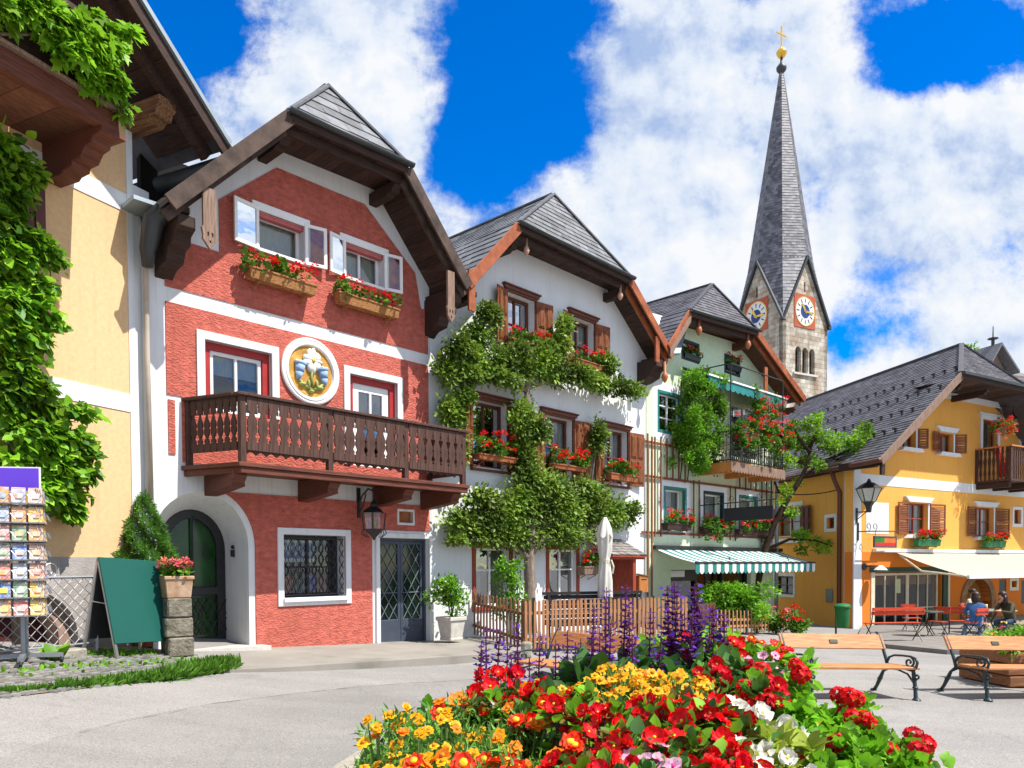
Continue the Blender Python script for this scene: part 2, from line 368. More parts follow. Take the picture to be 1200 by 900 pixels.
# ---------------------------------------------------------------- camera, light, sky
cam = bpy.data.cameras.new('camera'); co = bpy.data.objects.new('camera', cam); COL.objects.link(co); S.camera = co
cam.sensor_width = 36; cam.lens = FOC / 1200 * 36; cam.shift_y = (CYP - 450) / 1200; cam.clip_end = 5000; cam.clip_start = .05
mw = Matrix.Identity(4)
for i in range(3):
    mw[i][0] = ROT[i, 0]; mw[i][1] = ROT[i, 2]; mw[i][2] = -ROT[i, 1]; mw[i][3] = CAM[i]
co.matrix_world = mw
SUN_D = Vector((1.12, -.405, 1.19 * math.tan(R(58)))).normalized()      # towards the sun
sl = bpy.data.lights.new('sun', 'SUN'); sl.energy = 5.0; sl.angle = R(.53); sl.color = (1, .955, .88)
so = bpy.data.objects.new('sun', sl); COL.objects.link(so); so.rotation_euler = SUN_D.to_track_quat('Z', 'Y').to_euler(); so.location = (10, -5, 30)
W = bpy.data.worlds.new('World'); S.world = W; W.use_nodes = True
def sky():
    nt = W.node_tree; N = nt.nodes; L = nt.links; bg = N['Background']
    st = N.new('ShaderNodeTexSky'); st.sky_type = 'NISHITA'; st.sun_disc = False; st.sun_elevation = R(58)
    st.sun_rotation = math.atan2(SUN_D.x, SUN_D.y); st.altitude = 500; st.air_density = 1.0; st.dust_density = .2; st.ozone_density = 2.5
    hs = N.new('ShaderNodeHueSaturation'); hs.inputs['Saturation'].default_value = 1.85; hs.inputs['Value'].default_value = 1.45; hs.inputs['Hue'].default_value = .514
    L.new(st.outputs[0], hs.inputs['Color'])
    tc = N.new('ShaderNodeTexCoord'); sx = N.new('ShaderNodeSeparateXYZ'); L.new(tc.outputs['Generated'], sx.inputs[0])
    def M(op, a, b=None, c=None):
        n = N.new('ShaderNodeMath'); n.operation = op
        for i, q in enumerate((a, b, c)):
            if q is None: continue
            if isinstance(q, (int, float)): n.inputs[i].default_value = q
            else: L.new(q, n.inputs[i])
        return n.outputs[0]
    yy = M('MAXIMUM', sx.outputs[1], .18)
    u = M('DIVIDE', sx.outputs[0], yy); v = M('DIVIDE', sx.outputs[2], yy)
    cx = N.new('ShaderNodeCombineXYZ'); L.new(u, cx.inputs[0]); L.new(v, cx.inputs[1])
    def noise(scale, det, rough, off, dist=0.):
        n = N.new('ShaderNodeTexNoise'); n.inputs['Scale'].default_value = scale; n.inputs['Detail'].default_value = det; n.inputs['Roughness'].default_value = rough
        n.inputs['Distortion'].default_value = dist
        mp = N.new('ShaderNodeMapping'); mp.inputs['Location'].default_value = off; L.new(cx.outputs[0], mp.inputs[0]); L.new(mp.outputs[0], n.inputs[0]); return n.outputs[0]
    # gaps of clear sky between the clouds: centre direction and half-size, strength
    gaps = [(-0.418, 0.693, 0.088, 0.099, 1.15), (-0.462, 0.732, 0.064, 0.064, 1.00), (-0.009, 0.643, 0.101, 0.140, 1.30), (-0.050, 0.538, 0.058, 0.065, 1.00), (0.050, 0.571, 0.053, 0.070, 0.70), (0.100, 0.710, 0.070, 0.049, 0.65), (0.596, 0.669, 0.129, 0.070, 1.25), (0.512, 0.627, 0.054, 0.047, 0.65), (0.301, 0.729, 0.040, 0.028, 0.60), (0.462, 0.293, 0.111, 0.061, 0.60), (0.223, 0.309, 0.082, 0.058, 0.40), (-0.178, 0.705, 0.047, 0.047, 0.30), (0.367, 0.460, 0.070, 0.047, 0.30), (1.2, .5, .3, .3, .8), (-1.1, .6, .3, .3, .8)]
    tot = None
    for a, b, ra, rb, k in gaps:
        dx = M('DIVIDE', M('SUBTRACT', u, a), ra); dy = M('DIVIDE', M('SUBTRACT', v, b), rb)
        g = M('MULTIPLY', M('EXPONENT', M('MULTIPLY', M('ADD', M('MULTIPLY', dx, dx), M('MULTIPLY', dy, dy)), -1)), k)
        tot = g if tot is None else M('ADD', tot, g)
    n1 = noise(4.6, 14, .64, (5.7, 2.3, 0), .0)
    back = N.new('ShaderNodeMapRange'); back.inputs[1].default_value = .35; back.inputs[2].default_value = -.1; back.inputs[4].default_value = .42; L.new(sx.outputs[1], back.inputs[0])
    dens = M('SUBTRACT', M('SUBTRACT', M('ADD', 1.08, M('MULTIPLY', M('SUBTRACT', n1, .5), 3.7)), M('MULTIPLY', tot, 1.05)), back.outputs[0])
    mr = N.new('ShaderNodeMapRange'); mr.interpolation_type = 'SMOOTHSTEP'; mr.inputs[1].default_value = .16; mr.inputs[2].default_value = .8; L.new(dens, mr.inputs[0])
    nb_ = noise(4.6, 8, .6, (5.7 + .02, 2.3 + .035, 0), .0); nl_ = noise(4.6, 8, .6, (5.7, 2.3, 0), .0); n3_ = noise(2.1, 6, .55, (8.3, 4.4, 2), .0)
    n2 = M('ADD', M('MULTIPLY', M('SUBTRACT', nl_, nb_), 1.5), M('ADD', M('MULTIPLY', n3_, .9), .06))
    sh = N.new('ShaderNodeValToRGB'); L.new(n2, sh.inputs[0])
    e = sh.color_ramp.elements; e[0].position = .26; e[0].color = (.42, .55, .83, 1); e[1].position = .6; e[1].color = (.95, .97, 1., 1)
    mid = e.new(.44); mid.color = (.76, .84, .97, 1)
    sc = N.new('ShaderNodeMixRGB'); sc.blend_type = 'MULTIPLY'; sc.inputs[0].default_value = 1; sc.inputs[2].default_value = (CLOUD, CLOUD, CLOUD, 1); L.new(sh.outputs[0], sc.inputs[1])
    mx = N.new('ShaderNodeMixRGB'); L.new(mr.outputs[0], mx.inputs[0]); L.new(hs.outputs[0], mx.inputs[1]); L.new(sc.outputs[0], mx.inputs[2])
    L.new(mx.outputs[0], bg.inputs[0]); bg.inputs[1].default_value = .1
CLOUD = 6.3
sky()
V = S.view_settings; V.view_transform = 'Standard'; V.look = 'None'; V.gamma = 1; V.use_curve_mapping = False; V.exposure = .66
S.render.engine = 'CYCLES'
try: S.cycles.use_denoising = True
except Exception: pass
S.cycles.max_bounces = 6; S.cycles.transparent_max_bounces = 12; S.cycles.sample_clamp_indirect = 6

# ---------------------------------------------------------------- ground
def axis(a): 
    out = []
    for x0, x1, st in a: out += list(np.arange(x0, x1, st))
    return out + [a[-1][1]]
def sheet(name, xs, ys, m, lift=0., zf=zg, kind='structure', inside=None):
    nx = len(xs); V_ = [(x, y, zf(x, y) + lift) for y in ys for x in xs]; F_ = []
    for j in range(len(ys) - 1):
        for i in range(nx - 1):
            if inside is None or inside((xs[i] + xs[i + 1]) / 2, (ys[j] + ys[j + 1]) / 2): F_.append((j * nx + i, j * nx + i + 1, (j + 1) * nx + i + 1, (j + 1) * nx + i))
    mb = MB(); mb.add(V_, F_); o = mb.build(name, m, smooth=True); o['kind'] = kind; return o
def asphalt():
    m = bpy.data.materials.new('worn_asphalt'); m.use_nodes = True; nt = m.node_tree; N = nt.nodes; L = nt.links; b = N['Principled BSDF']; b.inputs['Roughness'].default_value = .92; b.inputs['Specular IOR Level'].default_value = .2
    tc = N.new('ShaderNodeTexCoord')
    def nz(s, d, r, stretch=(1, 1, 1)):
        mp = N.new('ShaderNodeMapping'); mp.inputs['Scale'].default_value = stretch; L.new(tc.outputs['Object'], mp.inputs[0])
        n = N.new('ShaderNodeTexNoise'); n.inputs['Scale'].default_value = s; n.inputs['Detail'].default_value = d; n.inputs['Roughness'].default_value = r; L.new(mp.outputs[0], n.inputs[0]); return n.outputs[0]
    def ramp(f, st):
        r = N.new('ShaderNodeValToRGB'); L.new(f, r.inputs[0]); e = r.color_ramp.elements
        e[0].position, e[0].color = st[0][0], (*st[0][1], 1); e[1].position, e[1].color = st[-1][0], (*st[-1][1], 1)
        for p, c in st[1:-1]: q = e.new(p); q.color = (*c, 1)
        return r.outputs[0]
    def mul(a, c, f=1.):
        x = N.new('ShaderNodeMixRGB'); x.blend_type = 'MULTIPLY'; x.inputs[0].default_value = f; L.new(a, x.inputs[1]); L.new(c, x.inputs[2]); return x.outputs[0]
    base = ramp(nz(.35, 6, .6), [(.3, (.225, .215, .207)), (.5, (.26, .249, .24)), (.7, (.295, .283, .27))])
    grit = ramp(nz(60, 4, .75), [(.3, (.5, .5, .5)), (.5, (1, 1, 1)), (.7, (1.4, 1.38, 1.35))])
    wear = ramp(nz(1.3, 8, .65, (.25, 1.6, 1)), [(.35, (.93, .93, .935)), (.6, (1.03, 1.03, 1.03))])
    vo = N.new('ShaderNodeTexVoronoi'); vo.feature = 'DISTANCE_TO_EDGE'; vo.inputs['Scale'].default_value = .42
    mp = N.new('ShaderNodeMapping'); L.new(tc.outputs['Object'], mp.inputs[0]); dn = N.new('ShaderNodeMixRGB'); dn.inputs[0].default_value = .25
    n3 = N.new('ShaderNodeTexNoise'); n3.inputs['Scale'].default_value = 1.8; n3.inputs['Detail'].default_value = 5; L.new(tc.outputs['Object'], n3.inputs[0])
    L.new(mp.outputs[0], dn.inputs[1]); L.new(n3.outputs['Color'], dn.inputs[2]); L.new(dn.outputs[0], vo.inputs['Vector'])
    crack = ramp(vo.outputs['Distance'], [(0, (.55, .55, .55)), (.006, (.8, .8, .8)), (.012, (1, 1, 1))])
    stain = ramp(nz(.9, 9, .7), [(.3, (.82, .81, .8)), (.42, (.97, .97, .97)), (.62, (1, 1, 1)), (.7, (1.1, 1.09, 1.07))])
    out = mul(mul(mul(mul(base, grit), wear), stain), crack, .16); L.new(out, b.inputs['Base Color'])
    bp = N.new('ShaderNodeBump'); bp.inputs['Strength'].default_value = .35; bp.inputs['Distance'].default_value = .008
    L.new(nz(110, 3, .7), bp.inputs['Height']); L.new(bp.outputs[0], b.inputs['Normal'])
    return m
m_asph = asphalt()
m_cobble = mat('cobble_stone', (.2, .195, .185), .85, .3, .2, 6., tint=.3, bump=.4, bscale=30)
m_grass = leafm('grass_blades', (.07, .19, .015), (.14, .3, .03))
m_dirt = mat('earth_joints', (.16, .13, .09), .95, .1, .3, 9., bump=.6, bscale=30)
sheet('ground', axis([(-1500, -200, 650), (-200, -20, 60), (-20, 20, .5), (20, 100, 10), (100, 1500, 350)]), axis([(-1500, -100, 700), (-100, -5, 30), (-5, 32, .5), (32, 100, 8), (100, 1500, 350)]), m_asph)

pt = [(-120, 930), (60, 868), (250, 826), (420, 806), (560, 797), (640, 797), (700, 830), (640, 905), (500, 960), (100, 1010)]; g_ = [gnd(*p) for p in pt]
b = MB(); cN = sum(g_, Vector()) / len(g_); ringN = 5
for k in range(ringN):
    f0, f1 = k / ringN, (k + 1) / ringN
    for i in range(len(g_)):
        a, b_ = g_[i], g_[(i + 1) % len(g_)]
        q = [cN.lerp(a, f0), cN.lerp(b_, f0), cN.lerp(b_, f1), cN.lerp(a, f1)]
        b.add([(p.x, p.y, zg(p.x, p.y) + .012) for p in q], [(0, 3, 2, 1)] if k else [(0, 3, 2)])
m_patch = m_asph.copy(); m_patch.name = 'newer_asphalt'
for n_ in m_patch.node_tree.nodes:
    if n_.type == 'VALTORGB' and abs(n_.color_ramp.elements[0].color[0] - .225) < .01:
        for e_ in n_.color_ramp.elements: e_.color = (*[c * .88 for c in e_.color[:3]], 1)
o = b.build('road_patch', m_patch); o['kind'] = 'structure'

sm = MB(); run = gnd(640, 797); pts_ = [gnd(*p) for p in [(60, 868), (150, 845), (250, 826), (340, 815), (420, 806), (490, 801), (560, 797), (640, 797)]]
for a_, b_ in zip(pts_, pts_[1:]):
    for k_ in range(6):
        p, q = a_.lerp(b_, k_ / 6), a_.lerp(b_, (k_ + 1) / 6); w_ = rnd.uniform(.012, .03); sm.add([(p.x, p.y - w_, zg(p.x, p.y) + .017), (q.x, q.y - w_, zg(q.x, q.y) + .017), (q.x, q.y + w_, zg(q.x, q.y) + .017), (p.x, p.y + w_, zg(p.x, p.y) + .017)], [(0, 1, 2, 3)])
o = sm.build('road_seam', mat('tar_seam', (.1, .1, .1), .8, .2, .4, 9.)); o['kind'] = 'structure'
# ---------------------------------------------------------------- shared house parts
RED = Frame(flat(505, 751, .1), 47.08)
def window(F, root, r, recess=.14, fw=.06, cols=2, rows=(0.,), mf=None, mg=None, curtain=.0, name='window', dep=.06, mull=.05, sash=None, outer=None):
    """frame mesh with panes and curtains behind; r = (u0,u1,z0,z1) of the opening"""
    u0, u1, z0, z1 = r; mf = mf or m_paintw; w = (u1 - u0 - 2 * fw - mull * (cols - 1)) / cols; holes = []
    zs = [z0 + fw] + [z0 + (z1 - z0) * t for t in rows if 0 < t < 1] + [z1 - fw]
    for c in range(cols):
        a = u0 + fw + c * (w + mull)
        for k in range(len(zs) - 1): holes.append(rect(a, a + w, zs[k] + (.018 if k else 0), zs[k + 1] - (.018 if k < len(zs) - 2 else 0)))
    mb = MB(); mb.plate(rect(u0 + .003, u1 - .003, z0 + .003, z1 - .003), holes, recess, recess + dep)
    o = mb.build(name, mf, root, bevel=.006)
    p = MB(); p.poly([(u0 + .02, recess + dep * .6, z0 + .02), (u1 - .02, recess + dep * .6, z0 + .02), (u1 - .02, recess + dep * .6, z1 - .02), (u0 + .02, recess + dep * .6, z1 - .02)]); p.build('pane', mg or m_glass, o)
    if curtain:
        for sgn in ((-1, 1) if curtain < 1 else (1,)):
            wd = (u1 - u0) * (curtain if curtain < 1 else 1); n = 24; pts = []
            a = u0 + .03 if (sgn < 0 or curtain >= 1) else u1 - .03 - wd
            for i in range(n + 1): pts.append((a + (wd - .06 * (curtain >= 1)) * i / n, recess + dep + .07 + .018 * math.sin(i * 1.9) + .01 * math.sin(i * 3.3 + sgn)))
            c = MB(); V_ = [(x, y, z) for z in (z0 + .04, z1 - .03) for x, y in pts]; c.add(V_, [(i, i + 1, n + 2 + i, n + 1 + i) for i in range(n)]); c.build('curtain', m_curt, o, smooth=True)
    return o
def surround(F, parent, r, w, m, out=.025, bottom=True, name='window_surround', depth=.02):
    u0, u1, z0, z1 = r; mb = MB()
    if bottom: mb.plate(rect(u0 - w, u1 + w, z0 - w, z1 + w), [rect(*r)], -out, depth)
    else: mb.plate([(u0 - w, z0), (u0, z0), (u0, z1), (u1, z1), (u1, z0), (u1 + w, z0), (u1 + w, z1 + w), (u0 - w, z1 + w)], [], -out, depth)
    return mb.build(name, m, parent, bevel=.008)
def hinged(parent, name, hu, z0, z1, w, ang, side, y, m, kind='panel', mg=None):
    """a leaf hinged at hu; side -1 = extends to the left when flat on the wall; ang = opening left from flat (degrees off the wall)"""
    ca, sa = math.cos(R(ang)), math.sin(R(ang))
    T = lambda x, yy, z: (hu + side * (x * ca) - side * 0 + yy * sa * side * 0, y - x * sa + yy, z)
    mb = MB()
    if kind == 'panel':
        mb.plate(rect(0, w, z0, z1), [], 0, .03, T=T)
        for k, (a, b) in enumerate(((.06, .47), (.53, .94))):
            za, zb = z0 + (z1 - z0) * a, z0 + (z1 - z0) * b; mb.nt = .75
            for q in range(2):
                x0, x1 = (.05 + q * (w - .06) / 2, (w - .06) / 2 * (q + 1)); mb.plate(rect(x0, x1, za, zb), [], -.018, .001, T=T); mb.nt = .3
                mb.plate(rect(x0 + .025, x1 - .025, za + .03, zb - .03), [], -.032, -.017, T=T); mb.nt = .75
        mb.nt = .5
    elif kind == 'louvre':
        mb.plate(rect(0, w, z0, z1), [rect(.05, w - .05, z0 + .06, (z0 + z1) / 2 - .03), rect(.05, w - .05, (z0 + z1) / 2 + .03, z1 - .06)], 0, .04, T=T)
        n = int((z1 - z0) / .07)
        for i in range(n):
            za = z0 + .07 + (z1 - z0 - .14) * i / n
            if abs(za + .03 - (z0 + z1) / 2) < .04: continue
            mb.nt = rnd.random(); vs = [T(.05, .0, za), T(w - .05, .0, za), T(w - .05, .038, za + .045), T(.05, .038, za + .045), T(.05, .012, za - .008), T(w - .05, .012, za - .008), T(w - .05, .05, za + .037), T(.05, .05, za + .037)]
            mb.add(vs, [(0, 1, 2, 3), (7, 6, 5, 4), (0, 4, 5, 1), (1, 5, 6, 2), (2, 6, 7, 3), (3, 7, 4, 0)])
        mb.nt = .5
    else:
        mb.plate(rect(0, w, z0, z1), [rect(.06, w - .06, z0 + .06, z1 - .06)], 0, .045, T=T)
    o = mb.build(name, m, parent, bevel=.004)
    if kind == 'glazed':
        p = MB(); p.poly([T(.03, .02, z0 + .03), T(w - .03, .02, z0 + .03), T(w - .03, .02, z1 - .03), T(.03, .02, z1 - .03)]); p.build('pane', mg or m_glass, o)
    return o
def half_hip(root, eL, kL, kR, eR, o, rg, o_r, depth, m_t, rows, tw, side_rows=14, th=.07, mrake=None, soff_wall=0., backL=None, slate_th=.02, mu=None):
    """roof of a gabled house with a clipped gable. Points in (u, z) at overhang o; rg = ridge end (u,z) at o_r"""
    mrake = mrake or m_dark
    P = lambda p, oo, dz=0.: Vector((p[0], -oo, p[1] + dz))
    roof = MB(); L_, Kl, Kr, R_ = P(eL, o), P(kL, o), P(kR, o), P(eR, o); A = P(rg, o_r); Ab = P(rg, -depth); Lb, Rb = P(eL, -depth), P(eR, -depth)
    for q in ([L_, Kl, P(kL, -depth), Lb], [Kl, A, Ab, P(kL, -depth)], [Kl, Kr, A], [R_, Rb, P(kR, -depth), Kr], [Kr, P(kR, -depth), Ab, A]):
        roof.slab([Vector(p) for p in q], (0, 0, -th))
    ro = roof.build('roof', m_slate2, root)
    t = MB()
    n = (Kr - Kl).cross(A - Kl).normalized(); n = n if n.z > 0 else -n
    e = (Kr - Kl).normalized(); s = n.cross(e); s = s if s.z > 0 else -s
    tiles(t, [Kl - s * .05, Kr - s * .05, A], e, s, n, rows, tw, slate_th)
    for a, k, b, pk in ((L_, Kl, Lb, kL), (R_, Kr, Rb, kR)):
        kb = P(pk, -depth); e2 = Vector((0, 1, 0)); H1, H2 = (k - a).length, (Ab - kb).length; r1 = max(2, round(side_rows * H1 / (H1 + H2)))
        for q, rr_ in (([a, k, kb, b], r1), ([k, A, Ab, kb], max(2, side_rows - r1))):
            s2 = (Ab - kb).normalized() if q[0] is k else (k - a).normalized(); n2 = s2.cross(e2).normalized(); n2 = n2 if n2.z > 0 else -n2
            tiles(t, q, e2, s2, n2, rr_, tw, slate_th)
    # ridge and hip caps
    for a, b in ((Kl, A), (Kr, A), (A, Ab)):
        t.nt = .4; t.beam(a + Vector((0, 0, .03)), b + Vector((0, 0, .03)), .12, .035); t.nt = .5
    t.build('shingles', m_t, ro)
    # boarded underside
    sf = MB(); d = Vector((0, 0, -th - .05))
    def boards(a, b, n):                      # a,b at the front; strip to the wall
        for i in range(n):
            p, q = a.lerp(b, (i + .02) / n), a.lerp(b, (i + .98) / n); sf.nt = rnd.random()
            back = Vector((0, o + .3, 0)); sf.slab([p + d, q + d, q + d + back, p + d + back], (0, 0, -.025))
        sf.nt = .5
    boards(L_, Kl, 12); boards(Kl, Kr, 12); boards(Kr, R_, 14)
    sf.build('soffit', mu or m_soff, ro)
    # bargeboards and fascia
    for a, b, h in ((L_, Kl, .24), (Kl, Kr, .18), (Kr, R_, .24)):
        f = MB(); f.beam(a + Vector((0, -.02, -.1)), b + Vector((0, -.02, -.1)), .045, h, up=(0, 0, 1))
        f.build('bargeboard', mrake if h > .2 else m_dark, ro, bevel=.006)
        f = MB(); f.beam(a + Vector((0, .16, -.24)), b + Vector((0, .16, -.24)), .06, .16); f.build('rafter', mrake if h > .2 else m_dark, ro)
    g = MB(); dirg = (Kr - Kl).normalized(); nn = 9; prof = [(math.cos(R(180 + 180 * i / nn)) * .07, math.sin(R(180 + 180 * i / nn)) * .07) for i in range(nn + 1)]
    V_ = []
    for p in (Kl - dirg * .08, Kr + dirg * .08):
        for x, z in prof: V_.append(p + Vector((0, -.09 + x, z - .01)))
    g.add(V_, [(i, i + 1, nn + 2 + i, nn + 1 + i) for i in range(nn)]); gg = g.build('gutter', m_lead, ro, smooth=True)
    sm = gg.modifiers.new('sheet', 'SOLIDIFY'); sm.thickness = .008
    return ro
def purlin(root, u, z, o, w=.18, h=.22, m=None, carve=True):
    """projecting beam end with a shaped nose"""
    mb = MB(); pts = [(0.3, z - h / 2), (0.3, z + h / 2), (-o, z + h / 2), (-o, z + h * .1), (-o + .06, z), (-o + .1, z - h * .35), (-o + .2, z - h * .3), (-o + .28, z - h / 2)]
    mb.plate(pts, [], u - w / 2, u + w / 2, T=lambda x, y, zz: (y, x, zz)); return mb.build('purlin', m or m_dark, root, bevel=.01)
def pendant(root, u, z0, z1, o, m, w=.2):
    """hanging board with a pierced heart at its foot"""
    h = z1 - z0; out = [(-w / 2, h), (-w / 2, .34), (-w * .62, .3), (-w * .5, .2), (-w * .55, .14), (-w * .2, .05), (0, 0), (w * .2, .05), (w * .55, .14), (w * .5, .2), (w * .62, .3), (w / 2, .34), (w / 2, h)]
    holes = [[(-.055, .24), (-.02, .26), (-.02, .2), (-.045, .18)], [(.055, .24), (.045, .18), (.02, .2), (.02, .26)], [(-.015, .13), (.015, .13), (.015, .09), (-.015, .09)]]
    mb = MB(); mb.plate([(u + x, z0 + z) for x, z in out], [[(u + x, z0 + z) for x, z in hh] for hh in holes], -o - .025, -o + .025); return mb.build('pendant_board', m, root)

# flower heads shared by all window boxes
def head_mesh(name, n, r, m, seed, size=.035):
    rg = np.random.default_rng(seed); d = rg.normal(0, 1, (n, 3)); d[:, 2] = np.abs(d[:, 2]) * .9 - .15; d /= np.linalg.norm(d, axis=1)[:, None]
    o = leaves(name, d * r * .55, d, size, 'petal', m, None, seed, jit=.5); me = o.data; bpy.data.objects.remove(o); return me
HEADS = [head_mesh('blossom', 30, .06, m_petalr, 3), head_mesh('blossom', 26, .055, m_petalr, 4)]
HEADP = [head_mesh('blossom', 28, .06, m_petalp, 5)]
def blossoms(root, pts, heads, rg, s=1.):
    for p in pts:
        o = bpy.data.objects.new('blossom', rg.choice(heads)); link(o, root); o.location = p; k = s * rg.uniform(.75, 1.25); o.scale = (k, k, k); o.rotation_euler = (rg.uniform(-.5, .5), rg.uniform(-.5, .5), rg.uniform(0, 6))
def flower_box(F, r, label, o=.16, dep=.2, mtrough=None, nb=10, heads=None, fol=.28, nl=260, lsz=.07, group=None, droop=0., seed=1, lm=None, trough_tilt=0., name='flower_box', pal=None):
    """planted trough hung under a window; r = trough front (u0,u1,z0,z1)"""
    u0, u1, z0, z1 = r; w = u1 - u0; h = z1 - z0; rg = random.Random(seed); root = thing(name, F.w((u0 + u1) / 2, o, z0), F.az, label, 'flower box', group)
    t = MB(); a, b = w / 2, w / 2 - .03
    vs = [(-b, -dep / 2 + .02, 0), (b, -dep / 2 + .02, 0), (b, dep / 2, 0), (-b, dep / 2, 0), (-a, -dep / 2, h), (a, -dep / 2, h), (a, dep / 2, h), (-a, dep / 2, h)]
    t.add(vs, [(0, 3, 2, 1), (4, 5, 6, 7), (0, 1, 5, 4), (1, 2, 6, 5), (2, 3, 7, 6), (3, 0, 4, 7)])
    t.box(-a - .01, a + .01, -dep / 2 - .012, dep / 2 + .005, h - .03, h + .004)
    for x in (-a * .7, a * .7): t.beam((x, -dep * .3, -.01), (x, dep / 2 + max(0, o - dep / 2), -.01), .025, .02); t.beam((x, -dep * .3, -.02), (x, dep / 2 + max(0, o - dep / 2), -.14), .02, .02)
    t.build('trough', mtrough or m_terra, root, bevel=.006)
    bl = [((rg.uniform(-a, a), rg.uniform(-.12, .05), h + rg.uniform(.02, fol * .7)), (.13, .11, .11)) for _ in range(int(6 + w * 5))]
    if droop: bl += [((rg.uniform(-a, a), -dep / 2 - .08, h - rg.uniform(0, droop)), (.12, .08, .12)) for _ in range(int(4 + w * 4))]
    P, D = cloud_pts(bl, int(nl * w), seed, .3); leaves('foliage', P, D, lsz, 'round', lm or m_leaf, root, seed, jit=.6)
    pts = []
    for i in range(nb):
        x = -a * 1.05 + 2.1 * a * (i + rg.uniform(.1, .9)) / nb; f = rg.random()
        pts.append((x, rg.uniform(-.22, -.02), h + (rg.uniform(.1, fol) if f > .35 or not droop else rg.uniform(-droop, .08))))
    blossoms(root, pts, pal or heads or HEADS, rg, 1.22)
    return root

# ---------------------------------------------------------------- red house
def red_house():
    F = RED; root = thing('red_house', F.w(0, 0, 0), F.az, 'red roughcast house with white bands, carved wooden balcony and half-hipped slate roof', 'house', 'gabled houses in the row')
    o = 1.0; eL, kL, kR, eR = (-5.86, 7.14), (-3.85, 9.22), (-1.38, 9.28), (.22, 7.5); rg = (-2.6, 10.49)
    uL, uR = -5.87, .02
    q = F.q
    arch = (q(178, 640)[0], q(291, 640)[0]); az0, asp, atop = .25, q(291, 640)[1], q(240, 577)[1]
    ac, ar = (arch[0] + arch[1]) / 2, (arch[1] - arch[0]) / 2
    arc = [(arch[1], -.3), (arch[1], asp)] + arc_pts(ac, asp, ar, atop - asp, 0, 180, 18)[1:-1] + [(arch[0], asp), (arch[0], -.3)]
    A1 = F.r(300.5, 246, 357, 308); A2 = F.r(402.5, 283, 450, 338)         # attic windows
    M1 = F.r(239, 398, 318, 470); BD = F.r(409, 438, 465.5, 560)
    BD = (BD[0], BD[1], q(413, 545)[1], BD[3]); M1 = (M1[0], M1[1], M1[3] - 1.15, M1[3])
    SH = F.r(331, 626, 404.5, 700); DR = F.r(444, 630, 503, 751); VN = F.r(467, 599, 483, 613)
    DR = (DR[0], DR[1], .1, DR[3])
    top = lambda u: min(eL[1] + (u - eL[0]) * (kL[1] - eL[1]) / (kL[0] - eL[0]), 9.25, eR[1] + (eR[0] - u) * (kR[1] - eR[1]) / (eR[0] - kR[0])) - .12
    out = [(uL, -.6), (uL, top(uL))] + [(u, top(u)) for u in (-5.2, -4.5, -3.85, -1.38, -.9, -.4)] + [(uR, top(uR)), (uR, -.6)]
    wall = MB(); wall.plate(out, [arc] + [rect(*w) for w in (A1, A2, M1, BD, SH, DR, VN)], 0, .34, 0)
    # red rendered panels, laid on the white ground
    z1 = q(193, 276)[1]; zb1, zb2 = q(193, 335)[1], q(193.3, 352.7)[1]; xl, xr = q(193, 340)[0], -.03
    g = [q(256, 234), q(324, 196), q(427, 240), q(486, 320)]; zt = .5 * (g[1][1] + g[2][1])
    top_f = [(xl, zb1), (xr, zb1), (xr, q(503, 364)[1]), (q(493, 362)[0], q(493, 362)[1]), g[3], (g[2][0], zt), (g[1][0], zt), g[0], (g[0][0], z1), (xl, z1)]
    wall.plate(top_f, [rect(*A1), rect(*A2)], -.016, .01, 1)
    x3 = q(213, 500)[0]; zf2 = q(195, 462)[1]; zsl = q(280, 548)[1]
    wall.plate([(xl, zf2), (x3, zf2), (x3, zsl), (xr, zsl), (xr, zb2), (xl, zb2)], [rect(*M1), rect(*BD)], -.016, .01, 1)
    wall.plate(rect(q(197, 500)[0], q(205, 500)[0], q(197, 532)[1], q(197, 468)[1]), [], -.016, .01, 1)
    zt4 = q(272, 577)[1]; xg = q(436, 700)[0]; zd = q(442, 621)[1]
    arc2 = [p for p in arc_pts(ac, asp, ar + .12, atop - asp + .1, 0, 75, 12)]
    low = [(arch[1] + .12, -.3), (xg, -.3), (xg, zd), (xr, zd), (xr, zt4), (arc2[-1][0], zt4)] + arc2[::-1][1:]
    wall.plate(low, [rect(*SH), rect(*VN)], -.02, .01, 1)
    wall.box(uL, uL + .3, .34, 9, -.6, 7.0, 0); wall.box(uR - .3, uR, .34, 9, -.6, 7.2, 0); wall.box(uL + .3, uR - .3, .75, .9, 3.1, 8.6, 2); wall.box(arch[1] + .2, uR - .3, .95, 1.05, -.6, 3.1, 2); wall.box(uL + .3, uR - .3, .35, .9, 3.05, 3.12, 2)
    # entrance niche: splayed reveal back to the door
    dx0, dx1 = q(185, 700, -.85)[0], q(264.5, 700, -.85)[0]; dsp, dtop = q(264, 645, -.85)[1], q(226, 597, -.85)[1]; dc, dr = (dx0 + dx1) / 2, (dx1 - dx0) / 2
    fr = [(arch[1], -.3), (arch[1], asp)] + arc_pts(ac, asp, ar, atop - asp, 0, 180, 18)[1:-1] + [(arch[0], asp), (arch[0], -.3)]
    bk = [(dx1, -.3), (dx1, dsp)] + arc_pts(dc, dsp, dr, dtop - dsp, 0, 180, 18)[1:-1] + [(dx0, dsp), (dx0, -.3)]
    n = len(fr); wall.add([(p[0], .0, p[1]) for p in fr] + [(p[0], .85, p[1]) for p in bk], [(i, i + 1, n + i + 1, n + i) for i in range(n - 1)], 0)
